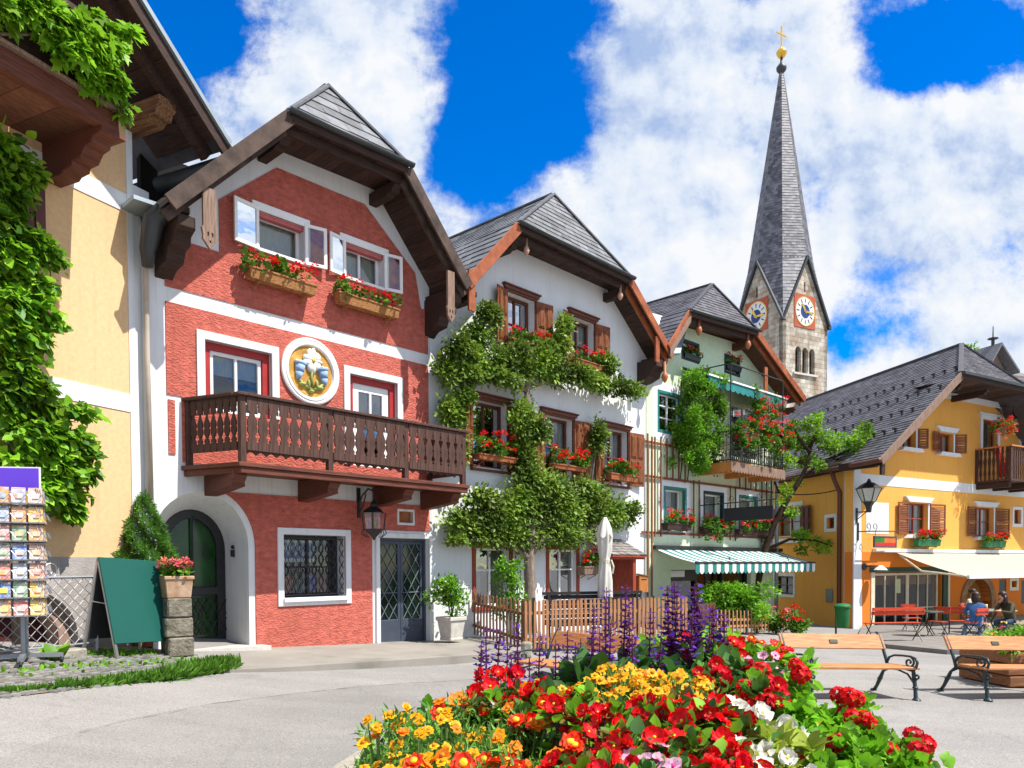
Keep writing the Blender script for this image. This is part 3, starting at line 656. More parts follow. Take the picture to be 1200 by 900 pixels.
    # buttress flare at the left corner
    wall.add([(uL - .05, -.0, 2.75), (arch[0] + .0, 0, 2.75), (uL - .05, -.42, -.3), (arch[0] - .02, -.42, -.3), (arch[0] - .02, .2, -.3), (arch[0], .2, 2.75), (uL - .05, .2, -.3), (uL - .05, .2, 2.75)], [(2, 3, 1, 0), (3, 4, 5, 1), (6, 2, 0, 7)], 0)
    wall.build('wall', [m_white, m_red, m_inner], root)
    # arched door
    d = MB(); d.plate([(dx1, .1), (dx1, dsp)] + arc_pts(dc, dsp, dr, dtop - dsp, 0, 180, 18)[1:-1] + [(dx0, dsp), (dx0, .1)],
        [[(dx1 - .16, 1.35), (dx1 - .16, dsp)] + arc_pts(dc, dsp, dr - .16, dtop - dsp - .16, 0, 180, 14)[1:-1] + [(dx0 + .16, dsp), (dx0 + .16, 1.35)], rect(dx0 + .16, dx1 - .16, .45, 1.2)], .84, .95)
    door = d.build('entrance_door', m_iron, root, bevel=.01)
    p = MB(); p.box(dx0 + .1, dx1 - .1, .9, .905, .3, dtop - .1); p.build('pane', mat('green_glass', (.006, .05, .008), .15, .5, .5, 3.), door)
    l = MB()
    for i in range(8):
        for s_ in (-1, 1):
            x = dc - dr + (i + .5) * dr / 4; l.tube([(x - s_ * .12, .83, .5), (x + s_ * .1, .83, .82), (x - s_ * .1, .83, 1.15)], .01, 5)
    l.tube([(dc, .85, 1.3), (dc, .85, dtop - .1)], .018, 6); l.build('lattice', m_iron, door)
    b = MB(); zz = q(275, 641, -.4)[1]; xx = arch[1] - .03; b.lathe([(.035, 0), (.035, .03)], (xx - .02, .5, zz), 8, axis='x'); b.box(xx - .03, xx + .02, .47, .53, zz - .17, zz - .05, 0); b.build('door_bell', m_iron, root)
    # attic windows with open casements
    for k, (A, lw, rw) in enumerate(((A1, .5, .42), (A2, .4, .4))):
        w_ = window(F, root, A, .16, .07, 1 if k == 0 else 2, (0.,), m_paintw, m_glassd, .48 if k else 1)
        s_ = MB(); s_.plate(rect(A[0] - .1, A[1] + .1, A[2] - .06, A[3] + .14), [rect(*A)], -.045, .0); s_.build('window_surround', m_paintw, w_, bevel=.008)
        v = MB(); v.box(A[0], A[1], .03, .15, A[3] - .07, A[3] - .003); v.build('blind_box', mat('dusky_pink_paint', (.5, .13, .13), .6, .3), w_)
        hinged(w_, 'casement', A[0] + .02, A[2] - .05, A[3] + .05, lw, 9, -1, -.06, m_paintw, 'glazed', m_glassd); hinged(w_, 'casement', A[1] - .02, A[2] - .05, A[3] + .05, rw, 12, 1, -.06, m_paintw, 'glazed', m_glassd)
    # first floor window and balcony door
    for r_, kind in ((M1, 0), (BD, 1)):
        u0, u1, a, b_ = r_; w_ = window(F, root, (u0 + .13, u1 - .13, a, b_ - .12), .1, .07 if not kind else .16, 2 if not kind else 2, (0., .22) if not kind else (0.,), m_paintw, m_glassd if not kind else m_glass, .0, name='window' if not kind else 'balcony_door')
        rv = MB(); rv.plate([(u0, a), (u0 + .128, a), (u0 + .128, b_ - .122), (u1 - .128, b_ - .122), (u1 - .128, a), (u1, a), (u1, b_), (u0, b_)], [], .06, .2); rv.build('reveal', m_paintr, w_)
        surround(F, w_, r_, .14, m_white, .045, bottom=False)
        if not kind:
            bl = MB(); bl.box(u0 + .15, u1 - .15, .19, .2, b_ - .5, b_ - .14); bl.build('blind', m_curt, w_)
    # shop window with wavy grille
    w_ = window(F, root, SH, .24, .07, 2, (0., .5), m_iron, m_glassd, 0); surround(F, w_, SH, .12, m_white, .05)
    si = MB(); si.box(SH[0] - .02, SH[1] + .02, -.09, .2, SH[2] - .05, SH[2] + .03); si.build('sill', m_white, w_, bevel=.008)
    g_ = MB(); nb = 9
    for i in range(nb):
        for sgn in (-1, 1):
            x = SH[0] + .04 + (SH[1] - SH[0] - .08) * i / (nb - 1); zz = np.linspace(SH[2] + .08, SH[3] - .06, 25)
            g_.tube([(x + sgn * .05 * math.sin((z - SH[2]) * 15), .05, z) for z in zz], .009, 5)
    for z in (SH[2] + .08, SH[3] - .06): g_.tube([(SH[0], .05, z), (SH[1], .05, z)], .012, 6)
    for i in range(10):
        x = SH[0] + .08 + (SH[1] - SH[0] - .16) * i / 9
        g_.tube([(x + .035 * math.cos(t), .05, SH[3] - .045 + .03 * math.sin(t)) for t in np.linspace(0, 5, 10)], .006, 5)
    g_.build('grille', m_iron, w_)
    dsp_ = MB(); u0, u1, z0, z1_ = SH; w = u1 - u0
    dsp_.box(u0 + .04, u0 + w * .72, .5, .52, z0 + .75, z0 + 1.05, 0); dsp_.box(u0 + .04, u0 + w * .72, .49, .5, z0 + .68, z0 + .75, 1); dsp_.box(u0 + .04, u0 + w * .72, .49, .5, z0 + 1.05, z0 + 1.1, 1)
    for i, c in enumerate((0, 2, 3, 0, 2)): dsp_.box(u0 + .05 + i * w * .18, u0 + .05 + i * w * .18 + w * .15, .45, .47, z0 + .1, z0 + .36 + .06 * (i % 2), c)
    dsp_.build('shop_display', [mat('display_blue', (.03, .09, .4), .5), m_paintw, mat('display_rust', (.3, .08, .05), .6), mat('display_teal', (.03, .15, .16), .6)], w_)
    # blue-grey double door with diamond lattice
    u0, u1, z0, z1_ = DR; mid = (u0 + u1) / 2
    f = MB(); f.plate(rect(u0, u1, z0, z1_), [rect(u0 + .05, u1 - .05, z0 + .001, z1_ - .05)], .1, .25); dr_ = f.build('double_door', m_bluegrey, root)
    surround(F, dr_, DR, .1, m_white, .045, bottom=False, name='door_surround')
    for a, b_ in ((u0 + .052, mid - .004), (mid + .004, u1 - .052)):
        lf = MB(); lf.plate(rect(a, b_, z0 + .02, z1_ - .053), [rect(a + .07, b_ - .07, z0 + .5, z1_ - .12)], .14, .2); le = lf.build('door_leaf', m_bluegrey, dr_, bevel=.006)
        p = MB(); p.box(a + .05, b_ - .05, .172, .176, z0 + .45, z1_ - .1); p.build('pane', mat('dark_green_pane', (.006, .018, .012), .08, .6), dr_)
        la = MB(); W_, H_ = b_ - a - .14, z1_ - .12 - z0 - .5; k = 2; st = W_ / k; hh = st * 1.55; nn = int(H_ / hh) + 1
        for sgn in (-1, 1):
            for i in range(-k - nn, k + nn + 2):
                pts = []
                for t in np.linspace(0, H_, 40):
                    x = i * st + sgn * t * st / hh
                    if 0 <= x <= W_: pts.append((a + .07 + x, .15, z0 + .5 + t))
                if len(pts) > 1: la.tube([pts[0], pts[-1]], .009, 4)
        la.tube([(a + .07, .15, z0 + 1.05), (b_ - .07, .15, z0 + 1.05)], .008, 4); la.build('lattice', mat('lattice_paint', (.16, .18, .22), .5), dr_)
    h_ = MB(); h_.lathe([(.02, 0), (.02, .05)], (mid + .05, .1, z0 + 1.02), 8, axis='y'); h_.build('door_handle', m_iron, dr_)
    # vent grille
    v = MB(); v.plate(rect(VN[0], VN[1], VN[2], VN[3]), [], .05, .08); vo = v.build('vent', m_terra, root); surround(F, vo, VN, .05, m_white, .03, name='vent_frame')
    # medallion
    mc = q(363, 436); rr = (q(397, 440)[0] - q(330, 432)[0]) / 2
    md = MB(); md.lathe([(rr * .76, -.02), (rr * .8, -.075), (rr * .87, -.08), (rr * .9, -.06), (rr * .95, -.075), (rr, -.06), (rr, .02)], (mc[0], 0, mc[1]), 40, axis='y', caps=False); mo = md.build('medallion', m_paintw, root, auto=35)
    d_ = MB(); d_.lathe([(.001, -.03), (rr * .79, -.03)], (mc[0], 0, mc[1]), 32, axis='y'); d_.build('medallion_ground', mat('golden_ground', (.85, .5, .12), .7), mo)
    X = lambda x, z: (mc[0] + x * rr, -.05, mc[1] + z * rr)
    fl = MB()
    for i in range(9):
        a = R(40 * i); c = X(.05 + .2 * math.cos(a) * .8, .33 + .2 * math.sin(a)); fl.blob(c, (.16 * rr * abs(math.cos(a)) + .055 * rr, .05, .16 * rr * abs(math.sin(a)) + .055 * rr), 0, 8)
    fl.blob(X(.05, .33), (.08 * rr, .08, .08 * rr), 3, 8)
    for x, z, tl in ((-.4, 0, .15), (.42, -.05, -.15)):
        pr = []
        for k, (w, h) in enumerate(((.06, -.3), (.13, -.1), (.16, .12), (.2, .2))): pr.append((x + tl * h, z + h, w))
        for (xa, za, wa), (xb, zb, wb) in zip(pr, pr[1:]): fl.tube([X(xa, za), X(xb, zb)], [wa * rr, wb * rr], 8, 1)
        for s_ in (-.13, 0, .13): fl.blob(X(x + tl * .2 + s_, z + .24), (.06 * rr, .05, .05 * rr), 0, 6)
    for pts in ([(.05, .2), (.0, -.15), (.05, -.5)], [(-.42, -.3), (-.25, -.45), (.02, -.55)], [(.4, -.33), (.25, -.45), (.05, -.55)]): fl.tube([X(*p) for p in pts], .045 * rr, 6, 2)
    for x, z, dx, dz in ((-.3, -.42, .14, .06), (.3, -.45, .14, .06), (-.1, -.4, .05, .16), (.18, -.38, .05, .15), (0, -.6, .1, .06)): fl.blob(X(x, z), (dx * rr, .05, dz * rr), 2, 8)
    fl.build('relief_flowers', [mat('relief_white', (.66, .66, .62), .7), mat('relief_blue', (.25, .38, .62), .7), mat('relief_green', (.3, .34, .1), .7), mat('relief_yellow', (.75, .5, .05), .6)], mo, smooth=True)
    # roof
    ro = half_hip(root, eL, kL, kR, eR, o, rg, .23, 8.5, m_slate, 6, .42, 16, mrake=m_barge)
    for u, z in ((eL[0] + .3, 7.05), (kL[0] + .05, 8.86), (kR[0] - .05, 8.9), (eR[0] - .22, 7.25)): purlin(root, u, z, .82)
    pu, pz = q(246.5, 292, o); pendant(root, pu, pz, q(246.5, 221, o)[1], o - .02, m_weath, .21); pu, pz = q(529, 378, o); pendant(root, pu, pz, q(529, 318, o)[1], o - .02, m_weath, .18)
    # dentil strip under the left rake
    dn = MB()
    for i in range(11):
        t = .12 + .8 * i / 11; u = eL[0] + (kL[0] - eL[0]) * t; z = eL[1] + (kL[1] - eL[1]) * t - .3
        dn.beam((u, -.55, z), (u + .12, -.55, z + .12), .3, .07)
    dn.build('rafter_ends', m_weath, ro)
    # corbels at the eave ends
    for u, z in ((eL[0] + .32, 6.72), (eR[0] - .2, 6.98)):
        c = MB(); c.plate([(.2, z - .1), (.2, z + .3), (-.85, z + .3), (-.85, z + .12), (-.7, z + .05), (-.68, z - .08), (-.5, z - .12), (-.42, z - .3), (-.15, z - .34), (0, z - .45), (.2, z - .45)], [], u - .14, u + .14, T=lambda x, y, zz: (y, x, zz)); c.build('corbel', m_dark, root, bevel=.012)
    # ------------- balcony
    D = 1.1; b0, b1 = q(281, 480, D)[0], q(545, 520, D)[0]; zt_ = .5 * (q(281, 460, D)[1] + q(543, 504, D)[1]); zfl = .5 * (q(281, 538, D)[1] + q(545, 571, D)[1]); bL = q(216, 541)[0]; SK = (bL - b0) / D; sk = lambda y, x0=0.: b0 + SK * (D + y) + x0
    fb = MB(); fb.slab([(b0 - .06, -D - .08, zfl), (b1 + .06, -D - .08, zfl), (b1 + .06, 0, zfl), (sk(0, -.06), 0, zfl)], (0, 0, -.07)); fb.box(b0 - .02, b1 + .02, -D - .05, -D + .0, zfl - .17, zfl - .072); fb.beam((b0 + .01, -D, zfl - .12), (sk(0, .01), 0, zfl - .12), .06, .1)
    bal = fb.build('balcony', m_balu, root, bevel=.008)
    for px in (283, 394, 481, 546):
        u = min(q(px, 560, D - .12)[0], b1 - .1) - .06; u = u if px > 300 else u + .02; c = MB(); c.plate([(0, zfl - .46), (0, zfl - .08), (-D + .1, zfl - .08), (-D + .06, zfl - .2), (-D + .14, zfl - .3), (-D + .12, zfl - .36), (-.3, zfl - .44)], [], u - .11, u + .11, T=lambda x, y, zz: (y, x, zz)); c.build('bracket', m_balu, bal, bevel=.01)
    posts = [b0 + .05, q(387, 500, D)[0], q(476, 520, D)[0], b1 - .04]
    for u in posts: c = MB(); c.box(u - .05, u + .05, -D - .015, -D + .085, zfl, zt_ - .05); c.build('post', m_bal, bal, bevel=.006)
    for u in (bL + .06, b1 - .04): c = MB(); c.box(u - .045, u + .045, -.1, -.01, zfl, zt_ - .05); c.build('post', m_bal, bal, bevel=.006)
    c = MB(); c.box(b0 - .06, b1 + .06, -D - .07, -D + .1, zt_ - .05, zt_); c.beam((sk(-D + .1, .02), -D + .1, zt_ - .025), (sk(-.01, .02), -.01, zt_ - .025), .16, .05); c.box(b1 - .1, b1 + .06, -D + .1, -.01, zt_ - .05, zt_); c.build('handrail', m_bal, bal, bevel=.008)
    c = MB(); c.box(b0 + .1, b1 - .09, -D - .0, -D + .05, zfl + .24, zfl + .31); c.box(b0 + .1, b1 - .09, -D - .0, -D + .05, zt_ - .13, zt_ - .053); c.beam((sk(-D + .09, .045), -D + .09, zfl + .275), (sk(-.1, .045), -.1, zfl + .275), .05, .07); c.beam((sk(-D + .09, .045), -D + .09, zt_ - .09), (sk(-.1, .045), -.1, zt_ - .09), .05, .07); c.build('rail', m_bal, bal)
    H0, H1 = zfl + .2, zt_ - .06; hz = H1 - H0
    prof = [(0, 0), (0, .16), (.028, .17), (.012, .2), (.016, .22), (.045, .27), (.03, .31), (.008, .36), (.008, .43), (.022, .46), (.008, .49), (.008, .55), (.018, .58), (.05, .68), (.052, .715), (.03, .735), (.01, .72), (.01, .78), (.02, .81), (.006, .84), (.006, .9), (0, .91), (0, 1)]
    def board_mesh(w):
        mb = MB(); hw = w / 2 - .003; rt = [(hw - d, z * hz) for d, z in prof]; lt = [(-hw + d, z * hz) for d, z in prof][::-1]
        mb.plate(rt + lt, [], -.013, .013); ob = mb.build('baluster_board', m_bal, None); me = ob.data; bpy.data.objects.remove(ob); return me
    def fill(a, b, n, place, rot):
        w = (b - a) / n; me = board_mesh(w)
        for i in range(n): ob = bpy.data.objects.new('baluster_board', me); link(ob, bal); ob.location = place(a + w * (i + .5)); ob.rotation_euler = (0, 0, rot)
    for (a, b), n in zip(zip(posts, posts[1:]), (8, 7, 7)): fill(a + .05, b - .05, n, lambda u: (u, -D - .018, H0), 0)
    fill(-D + .085, -.1, 7, lambda y: (b1 - .03, y, H0), R(90)); fill(-D + .085, -.1, 7, lambda y: (sk(y, .03), y, H0), math.atan2(D, bL - b0))
    sc = MB(); n = 26; L_ = b1 - b0 - .2; pts = [(b0 + .1, zfl + .12)]
    for i in range(n):
        for k in range(4): t = (i + k / 4) / n; pts.append((b0 + .1 + L_ * t, zfl + .13 + .05 * abs(math.sin(math.pi * k / 4))))
    pts += [(b1 - .1, zfl + .12), (b1 - .1, zfl + .24), (b0 + .1, zfl + .24)]; sc.plate(pts, [], -D + .01, -D + .035); sc.build('scalloped_board', m_bal, bal)
    # ------------- lead valley and corner gutter pieces on the left
    lv = MB(); lv.tube([(uL + .3, -.8, 7.2), (uL + .16, -.6, 7.16), (uL + .02, -.42, 6.98), (uL - .02, -.28, 6.55), (uL - .02, -.26, 6.3)], [.1, .14, .17, .12, .08], 12); lv.build('rain_hopper', m_lead, root, smooth=True)
    fc = MB(); a = q(155, 229, .5); b_ = q(214, 247, .5); fc.box(a[0], b_[0], -.55, 0, a[1] - .06, a[1]); fc.build('eave_flashing', m_zinc, root)
    dp = MB(); xa = q(171, 300, .12)[0]; dp.tube([(xa, -.3, a[1] - .06), (xa, -.1, a[1] - .5), (xa, -.1, 5), (xa + .02, -.1, 2.75)], .045, 8); dp.build('downpipe', mat('painted_pipe', (.42, .36, .3), .6), root, smooth=True)
    return root
red_house()
# ---------------------------------------------------------------- white house with the espalier
WHI = RED
def lintel(parent, u0, u1, z, m, w=.1, h=.12, out=.1, flare=.08, name='lintel'):
    mb = MB(); mb.plate([(u0 - w, z), (u1 + w, z), (u1 + w + flare, z + h), (u0 - w - flare, z + h)], [], -out, .02)
    mb.box(u0 - w - flare - .02, u1 + w + flare + .02, -out - .03, .02, z + h + .002, z + h + .035); return mb.build(name, m, parent, bevel=.006)
def white_house():
    F = WHI; root = thing('white_house', F.w(4.2, 0, 0), F.az, 'whitewashed gabled house with brown shutters behind an espalier pear', 'house', 'gabled houses in the row')
    base = 4.2
    class Q:                                   # same plane, u measured from this house's own origin
        pass
    q = lambda x, y, o=0: (F.q(x, y, o)[0] - base, F.q(x, y, o)[1])
    rr = lambda *a: (lambda t: (t[0] - base, t[1] - base, t[2], t[3]))(F.r(*a))
    eL, kL, kR, eR, rg = (.42 - base, 7.68), (2.02 - base, 9.36), (6.4 - base, 9.33), (8.5 - base, 7.76), (4.0 - base, 10.86); o = .75
    uL, uR = .03 - base, 8.3 - base
    W_ = {'a1': rr(594, 341, 622, 389), 'a2': rr(669, 369, 694, 413), 'f1': rr(553, 467, 589, 520), 'f2': rr(637, 485, 667, 537), 'f3': rr(707, 501, 732.5, 544), 'g1': rr(557, 642, 597, 709), 'g2': rr(643, 644, 675.5, 705)}
    zf = W_['f1']; 
    for a, b in (('f2', 'f1'), ('f3', 'f1'), ('a2', 'a1'), ('g2', 'g1')): W_[a] = (W_[a][0], W_[a][1], W_[b][2], W_[b][3])
    for k in ('f1', 'f2', 'f3'): W_[k] = (W_[k][0], W_[k][0] + 1.15, W_[k][3] - 1.5, W_[k][3])
    for k in ('a1', 'a2'): W_[k] = (W_[k][0], W_[k][0] + .98, W_[k][3] - 1.3, W_[k][3])
    top = lambda u: min(eL[1] + (u - eL[0]) * (kL[1] - eL[1]) / (kL[0] - eL[0]), 9.34, eR[1] + (eR[0] - u) * (kR[1] - eR[1]) / (eR[0] - kR[0])) - .14
    us = [uL] + [u for u in np.linspace(eL[0] + .1, kL[0], 4)] + [kR[0]] + [u for u in np.linspace(kR[0] + .4, uR - .02, 4)] + [uR]
    DOOR = (F.q(716, 700)[0] - base, F.q(741, 700)[0] - base, .1, F.q(716, 652)[1])
    wall = MB(); wall.plate([(uL, -.6)] + [(u, min(top(u), 9.2)) for u in us] + [(uR, -.6)], [rect(*w) for w in W_.values()] + [rect(*DOOR)], 0, .36)
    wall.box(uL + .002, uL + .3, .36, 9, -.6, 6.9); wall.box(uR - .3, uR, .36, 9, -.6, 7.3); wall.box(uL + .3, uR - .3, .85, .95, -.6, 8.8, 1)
    wall.build('wall', [m_whitew, m_inner], root)
    ro = half_hip(root, eL, kL, kR, eR, o, rg, .1, 8.5, m_slate, 12, .34, 16, mrake=m_rakew, mu=m_soff)
    for u, z in ((eL[0] + .35, 7.45), (kL[0] + .1, 8.95), (kR[0] - .1, 8.93), (eR[0] - .35, 7.5)): purlin(root, u, z, .6)
    c = MB(); c.plate([(.2, 7.1), (.2, 7.5), (-.65, 7.5), (-.65, 7.3), (-.5, 7.2), (-.45, 7.05), (-.2, 6.95), (.2, 6.9)], [], uR - .45, uR + .05, T=lambda x, y, zz: (y, x, zz)); c.build('corbel', m_dark, root, bevel=.012)
    p_ = q(553.5, 364, o); pb = MB(); pb.box(p_[0] - .09, p_[0] + .09, -o - .0, -o + .05, p_[1], p_[1] + .85); pb.build('pendant_board', m_rakew, ro)
    p_ = q(771, 424, o); pb = MB(); pb.box(p_[0] - .09, p_[0] + .09, -o - .0, -o + .05, p_[1], p_[1] + .7); pb.build('pendant_board', m_rakew, ro)
    for x, y in ((617, 300), (727, 352)):
        p_ = q(x, y, o - .15); t = MB(); t.lathe([(.005, 0), (.05, .05), (.075, .12), (.05, .2), (.03, .22), (.03, .4)], (p_[0], -o + .15, p_[1]), 10); t.build('turned_drop', mat('pale_turned_wood', (.5, .3, .22), .6), ro, smooth=True)
    # shuttered windows
    for k in ('a1', 'a2', 'f1', 'f2', 'f3'):
        r = W_[k]; att = k[0] == 'a'
        w_ = window(F, root, r, .2, .07, 2, (0., .5), m_lint, m_glassb if k in ('a1', 'f1') else m_glassd, .0 if k in ('a1', 'f1') else .4)
        lintel(w_, r[0], r[1], r[3] + .05, m_lint, .1, .08, .07, .05)
        sl_ = MB(); sl_.plate([(r[0] - .07, r[2] - .05), (r[0], r[2] - .05), (r[0], r[3]), (r[1], r[3]), (r[1], r[2] - .05), (r[1] + .07, r[2] - .05), (r[1] + .07, r[3] + .048), (r[0] - .07, r[3] + .048)], [], -.04, .02); sl_.box(r[0] - .07, r[1] + .07, -.1, .1, r[2] - .1, r[2] - .052); sl_.build('window_surround', m_lint, w_)
        sw = (r[1] - r[0]) * .5
        hinged(w_, 'shutter', r[0] - .02, r[2], r[3], sw, 14 if k != 'f1' else 30, -1, -.06, m_shut, 'panel'); hinged(w_, 'shutter', r[1] + .03, r[2], r[3], sw + .05, 7, 1, -.06, m_shut, 'panel')
    for k in ('g1', 'g2'):
        r = W_[k]; w_ = window(F, root, r, .1, .05, 2, (0., .62), m_paintw, m_glass, .3, mull=.06)
        surround(F, w_, r, .11, m_redwood, .03)
    # lime-washed door, red posts and a shingled hood
    u0, u1, a, b = DOOR; f = MB(); f.plate(rect(u0, u1, a, b), [rect(u0 + .1, u1 - .12, a + .05, b - .12)], .1, .2, 0); d = f.build('front_door', m_orw, root)
    l = MB(); l.plate(rect(u0 + .11, u1 - .13, a + .05, b - .13), [rect(u0 + .35, u1 - .3, a + .5, b - .35)], .13, .18); l.build('door_leaf', m_orw, d); p = MB(); p.box(u0 + .3, u1 - .25, .155, .16, a + .4, b - .3); p.build('pane', m_glassd, d)
    hd = MB(); h0, h1 = q(716, 645, .8)[0], q(756, 645, .8)[0]; hz = q(720, 650, .8)[1]; A, B = Vector((h0, -.85, hz)), Vector((h1, -.85, hz)); C_, D_ = Vector((h1, 0, hz + .45)), Vector((h0, 0, hz + .45))
    hd.slab([A, B, C_, D_], (0, 0, -.06)); ho = hd.build('door_hood', m_redwood, root)
    t = MB(); n = (B - A).cross(D_ - A).normalized(); n = n if n.z > 0 else -n; tiles(t, [A, B, C_, D_], B - A, D_ - A, n, 6, .16, .02); t.build('hood_shingles', mat('grey_shingle', (.2, .18, .17), .9, tint=.4), ho)
    pu, pz = q(741.5, 690, .7); ps = MB(); ps.box(pu - .07, pu + .07, -.76, -.62, -.3, hz + .02); ps.box(pu - .02, pu + .02, -.62, -.02, -.3, hz + .1); ps.build('hood_post', m_redwood, ho); ps = MB(); ps.box(h0 + .02, h1, -.8, -.72, hz - .12, hz - .06); ps.build('hood_beam', m_redwood, ho)
    # sheet-metal valley against the next house
    v = MB(); a_, b_ = q(760, 363, .2), q(803, 382, .2); v.slab([(a_[0] - .3, .6, 9.3), (a_[0] + 2.4, -.1, 9.2), (uR + 1.0, -.55, 7.95), (uR + .15, -.55, 7.75)], (0, .04, -.05)); v.build('valley_sheet', m_zinc, root)
    v = MB(); v.slab([(uL - .75, .4, 9.2), (uL + 1.1, .5, 8.95), (uL + .55, -.4, 7.7), (uL + .1, -.4, 7.55)], (0, .04, -.05)); v.build('valley_sheet', m_slate2, root)
    return root, q, W_, base
WH_ROOT, whq, WHW, WBASE = white_house()
def wbox(px, o, label, seed, **k):
    return flower_box(WHI, WHI.r(*px, o), label, o=o, seed=seed, mtrough=m_terra, group='geranium boxes on the white house', **k)
wbox((596, 396, 639, 410), .2, 'geranium box under the blue upper window of the white house', 21, nb=10, nl=220)
wbox((673, 420, 708, 437), .2, 'geranium box under the dark upper window of the white house', 22, nb=8, nl=240)
wbox((558, 531, 603, 544), .25, 'big geranium box under the bright blue first-floor window', 23, nb=16, nl=420, fol=.5)
wbox((646, 543, 684, 554), .25, 'geranium box under the half-open middle window of the white house', 24, nb=16, nl=420, fol=.42)
wbox((713, 554, 745, 566), .25, 'geranium box under the white house window nearest the green house', 25, nb=10, nl=400, fol=.4)

# ---------------------------------------------------------------- green house
GRE = Frame(RED.w(RED.q(757, 600)[0], 0, 0), 44)
def green_house():
    F = GRE; root = thing('green_house', F.w(0, 0, 0), F.az, 'pale green gabled house with teal window frames and an iron balcony', 'house', 'gabled houses in the row'); q = F.q
    o = .8; eL, kL, kR, eR, rg = (-.02, 7.93), (1.03, 9.14), (4.98, 9.38), (8.45, 7.0 + .72), (3.05, 10.5); uL, uR = .02, F.q(906.5, 600)[0]
    WN = {'t1': F.r(800, 399, 818, 424), 't2': F.r(850, 412, 866, 436), 'm': F.r(772, 459, 798, 509), 'l1': F.r(779, 572, 803, 618), 'l2': F.r(825.5, 577, 847, 620), 'l3': F.r(867, 582, 887, 624)}
    for a, b in (('l2', 'l1'), ('l3', 'l1'), ('t2', 't1')): WN[a] = (WN[a][0], WN[a][1], WN[b][2], WN[b][3])
    SHOP = (q(786, 700)[0], q(880, 700)[0], -.5, q(786, 668)[1]); BDR = (q(856, 520)[0], q(893, 520)[0], q(856, 535)[1], q(856, 470)[1])
    top = lambda u: min(eL[1] + (u - eL[0]) * (kL[1] - eL[1]) / (kL[0] - eL[0]), 9.3, eR[1] + (eR[0] - u) * (kR[1] - eR[1]) / (eR[0] - kR[0])) - .14
    us = [uL, .5, kL[0], kR[0], 5.8, 6.6, 7.3, uR - .01]
    wall = MB(); wall.plate([(uL, -.8)] + [(u, min(9.15, top(u))) for u in us] + [(uR, -.8)], [rect(*w) for w in WN.values()] + [rect(*SHOP), rect(*BDR)], 0, .35)
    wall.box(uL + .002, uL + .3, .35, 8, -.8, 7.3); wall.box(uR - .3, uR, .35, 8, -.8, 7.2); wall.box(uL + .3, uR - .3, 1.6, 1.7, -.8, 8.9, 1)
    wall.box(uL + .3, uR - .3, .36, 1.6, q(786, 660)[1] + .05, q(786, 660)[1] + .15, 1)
    wall.build('wall', [m_green, m_inner], root)
    ro = half_hip(root, eL, kL, kR, eR, o, rg, .3, 5, m_slate2, 14, .26, 20, mrake=m_rakew, mu=m_balu)
    for u, z in ((kL[0] + .1, 8.85), (kR[0] - .1, 8.95), (eR[0] - .5, 7.2)): purlin(root, u, z, .7, m=m_balu)
    p_ = q(898, 462, o); pb = MB(); pb.box(p_[0] - .1, p_[0] + .1, -o - .0, -o + .05, p_[1] - .5, p_[1] + .9); pb.build('pendant_board', m_rakew, ro)
    for x, y in ((819, 394), (876.5, 410), (779, 449)):
        p_ = q(x, y, o - .1); t = MB(); t.lathe([(.005, 0), (.06, .07), (.1, .17), (.07, .27), (.04, .3), (.04, .6)], (p_[0], -o + .1, p_[1]), 10); t.build('turned_drop', mat('turned_wood', (.4, .14, .06), .5), ro, smooth=True)
    sc = MB(); n = 22; pts = []
    for i in range(n):
        for k in range(4): t_ = (i + k / 4) / n; pts.append((eL[0] + (kL[0] - eL[0]) * t_, eL[1] + (kL[1] - eL[1]) * t_ - .32 - .05 * abs(math.sin(math.pi * k / 4))))
    pts += [(kL[0], kL[1] - .12), (eL[0], eL[1] - .12)]; sc.plate(pts, [], -o - .06, -o - .04); sc.build('scalloped_board', m_weath, ro)
    for k, r in WN.items():
        dark = k[0] == 't' or k == 'l2'; w_ = window(F, root, r, .22 if k != 'm' else .1, .06, 2 if k == 'm' else 1, (0., .36, .68) if k == 'm' else (0.,), m_paintw if not k[0] == 't' else m_teal, m_glassd if k != 'm' else m_glass, .45 if k[0] == 'l' else 0)
        mf = m_teal if k in ('m', 'l1', 'l3') else mat('dark_teal_paint', (.012, .035, .04), .5)
        s_ = MB(); s_.plate(rect(r[0] - .07, r[1] + .07, r[2] - .07, r[3] + .07), [rect(r[0] + .02, r[1] - .02, r[2] + .02, r[3] - .02)], -.012, .1); s_.build('window_surround', mf, w_, bevel=.006)
        if k[0] in 'lm':
            s_ = MB(); s_.plate(rect(r[0] - .32, r[1] + .32, r[2] - .3, r[3] + .3), [rect(r[0] - .0, r[1] + .0, r[2] - .0, r[3] + .0)], -.006, .05); s_.build('painted_border', m_whitew, w_)
        elif k[0] == 't':
            s_ = MB(); s_.plate(rect(r[0] + .03, r[1] - .03, r[2] + .03, r[3] - .03), [rect(r[0] + .1, r[1] - .1, r[2] + .1, r[3] - .1)], .1, .16); s_.build('inner_frame', m_paintw, w_)
    w_ = window(F, root, BDR, .15, .08, 2, (0., .5), m_paintw, m_glass, .3, name='balcony_door')
    # dark shop front
    u0, u1, a, b = SHOP; f = MB(); f.box(u0, u0 + .9, .1, .25, b - .22, b - .02, 1); f.plate(rect(u0, u1, a, b), [rect(u0 + .08, u0 + 1.6, a, b - .35), rect(u0 + 1.7, u0 + 3.2, a + .7, b - .1), rect(u0 + 3.3, u1 - .08, a + .7, b - .1)], .15, .3, 0); f.build('shop_front', [m_iron, m_paintw], root)
    f = MB(); f.poly([(u0, .24, a), (u1, .24, a), (u1, .24, b), (u0, .24, b)]); f.build('shop_glass', m_glassd, root)
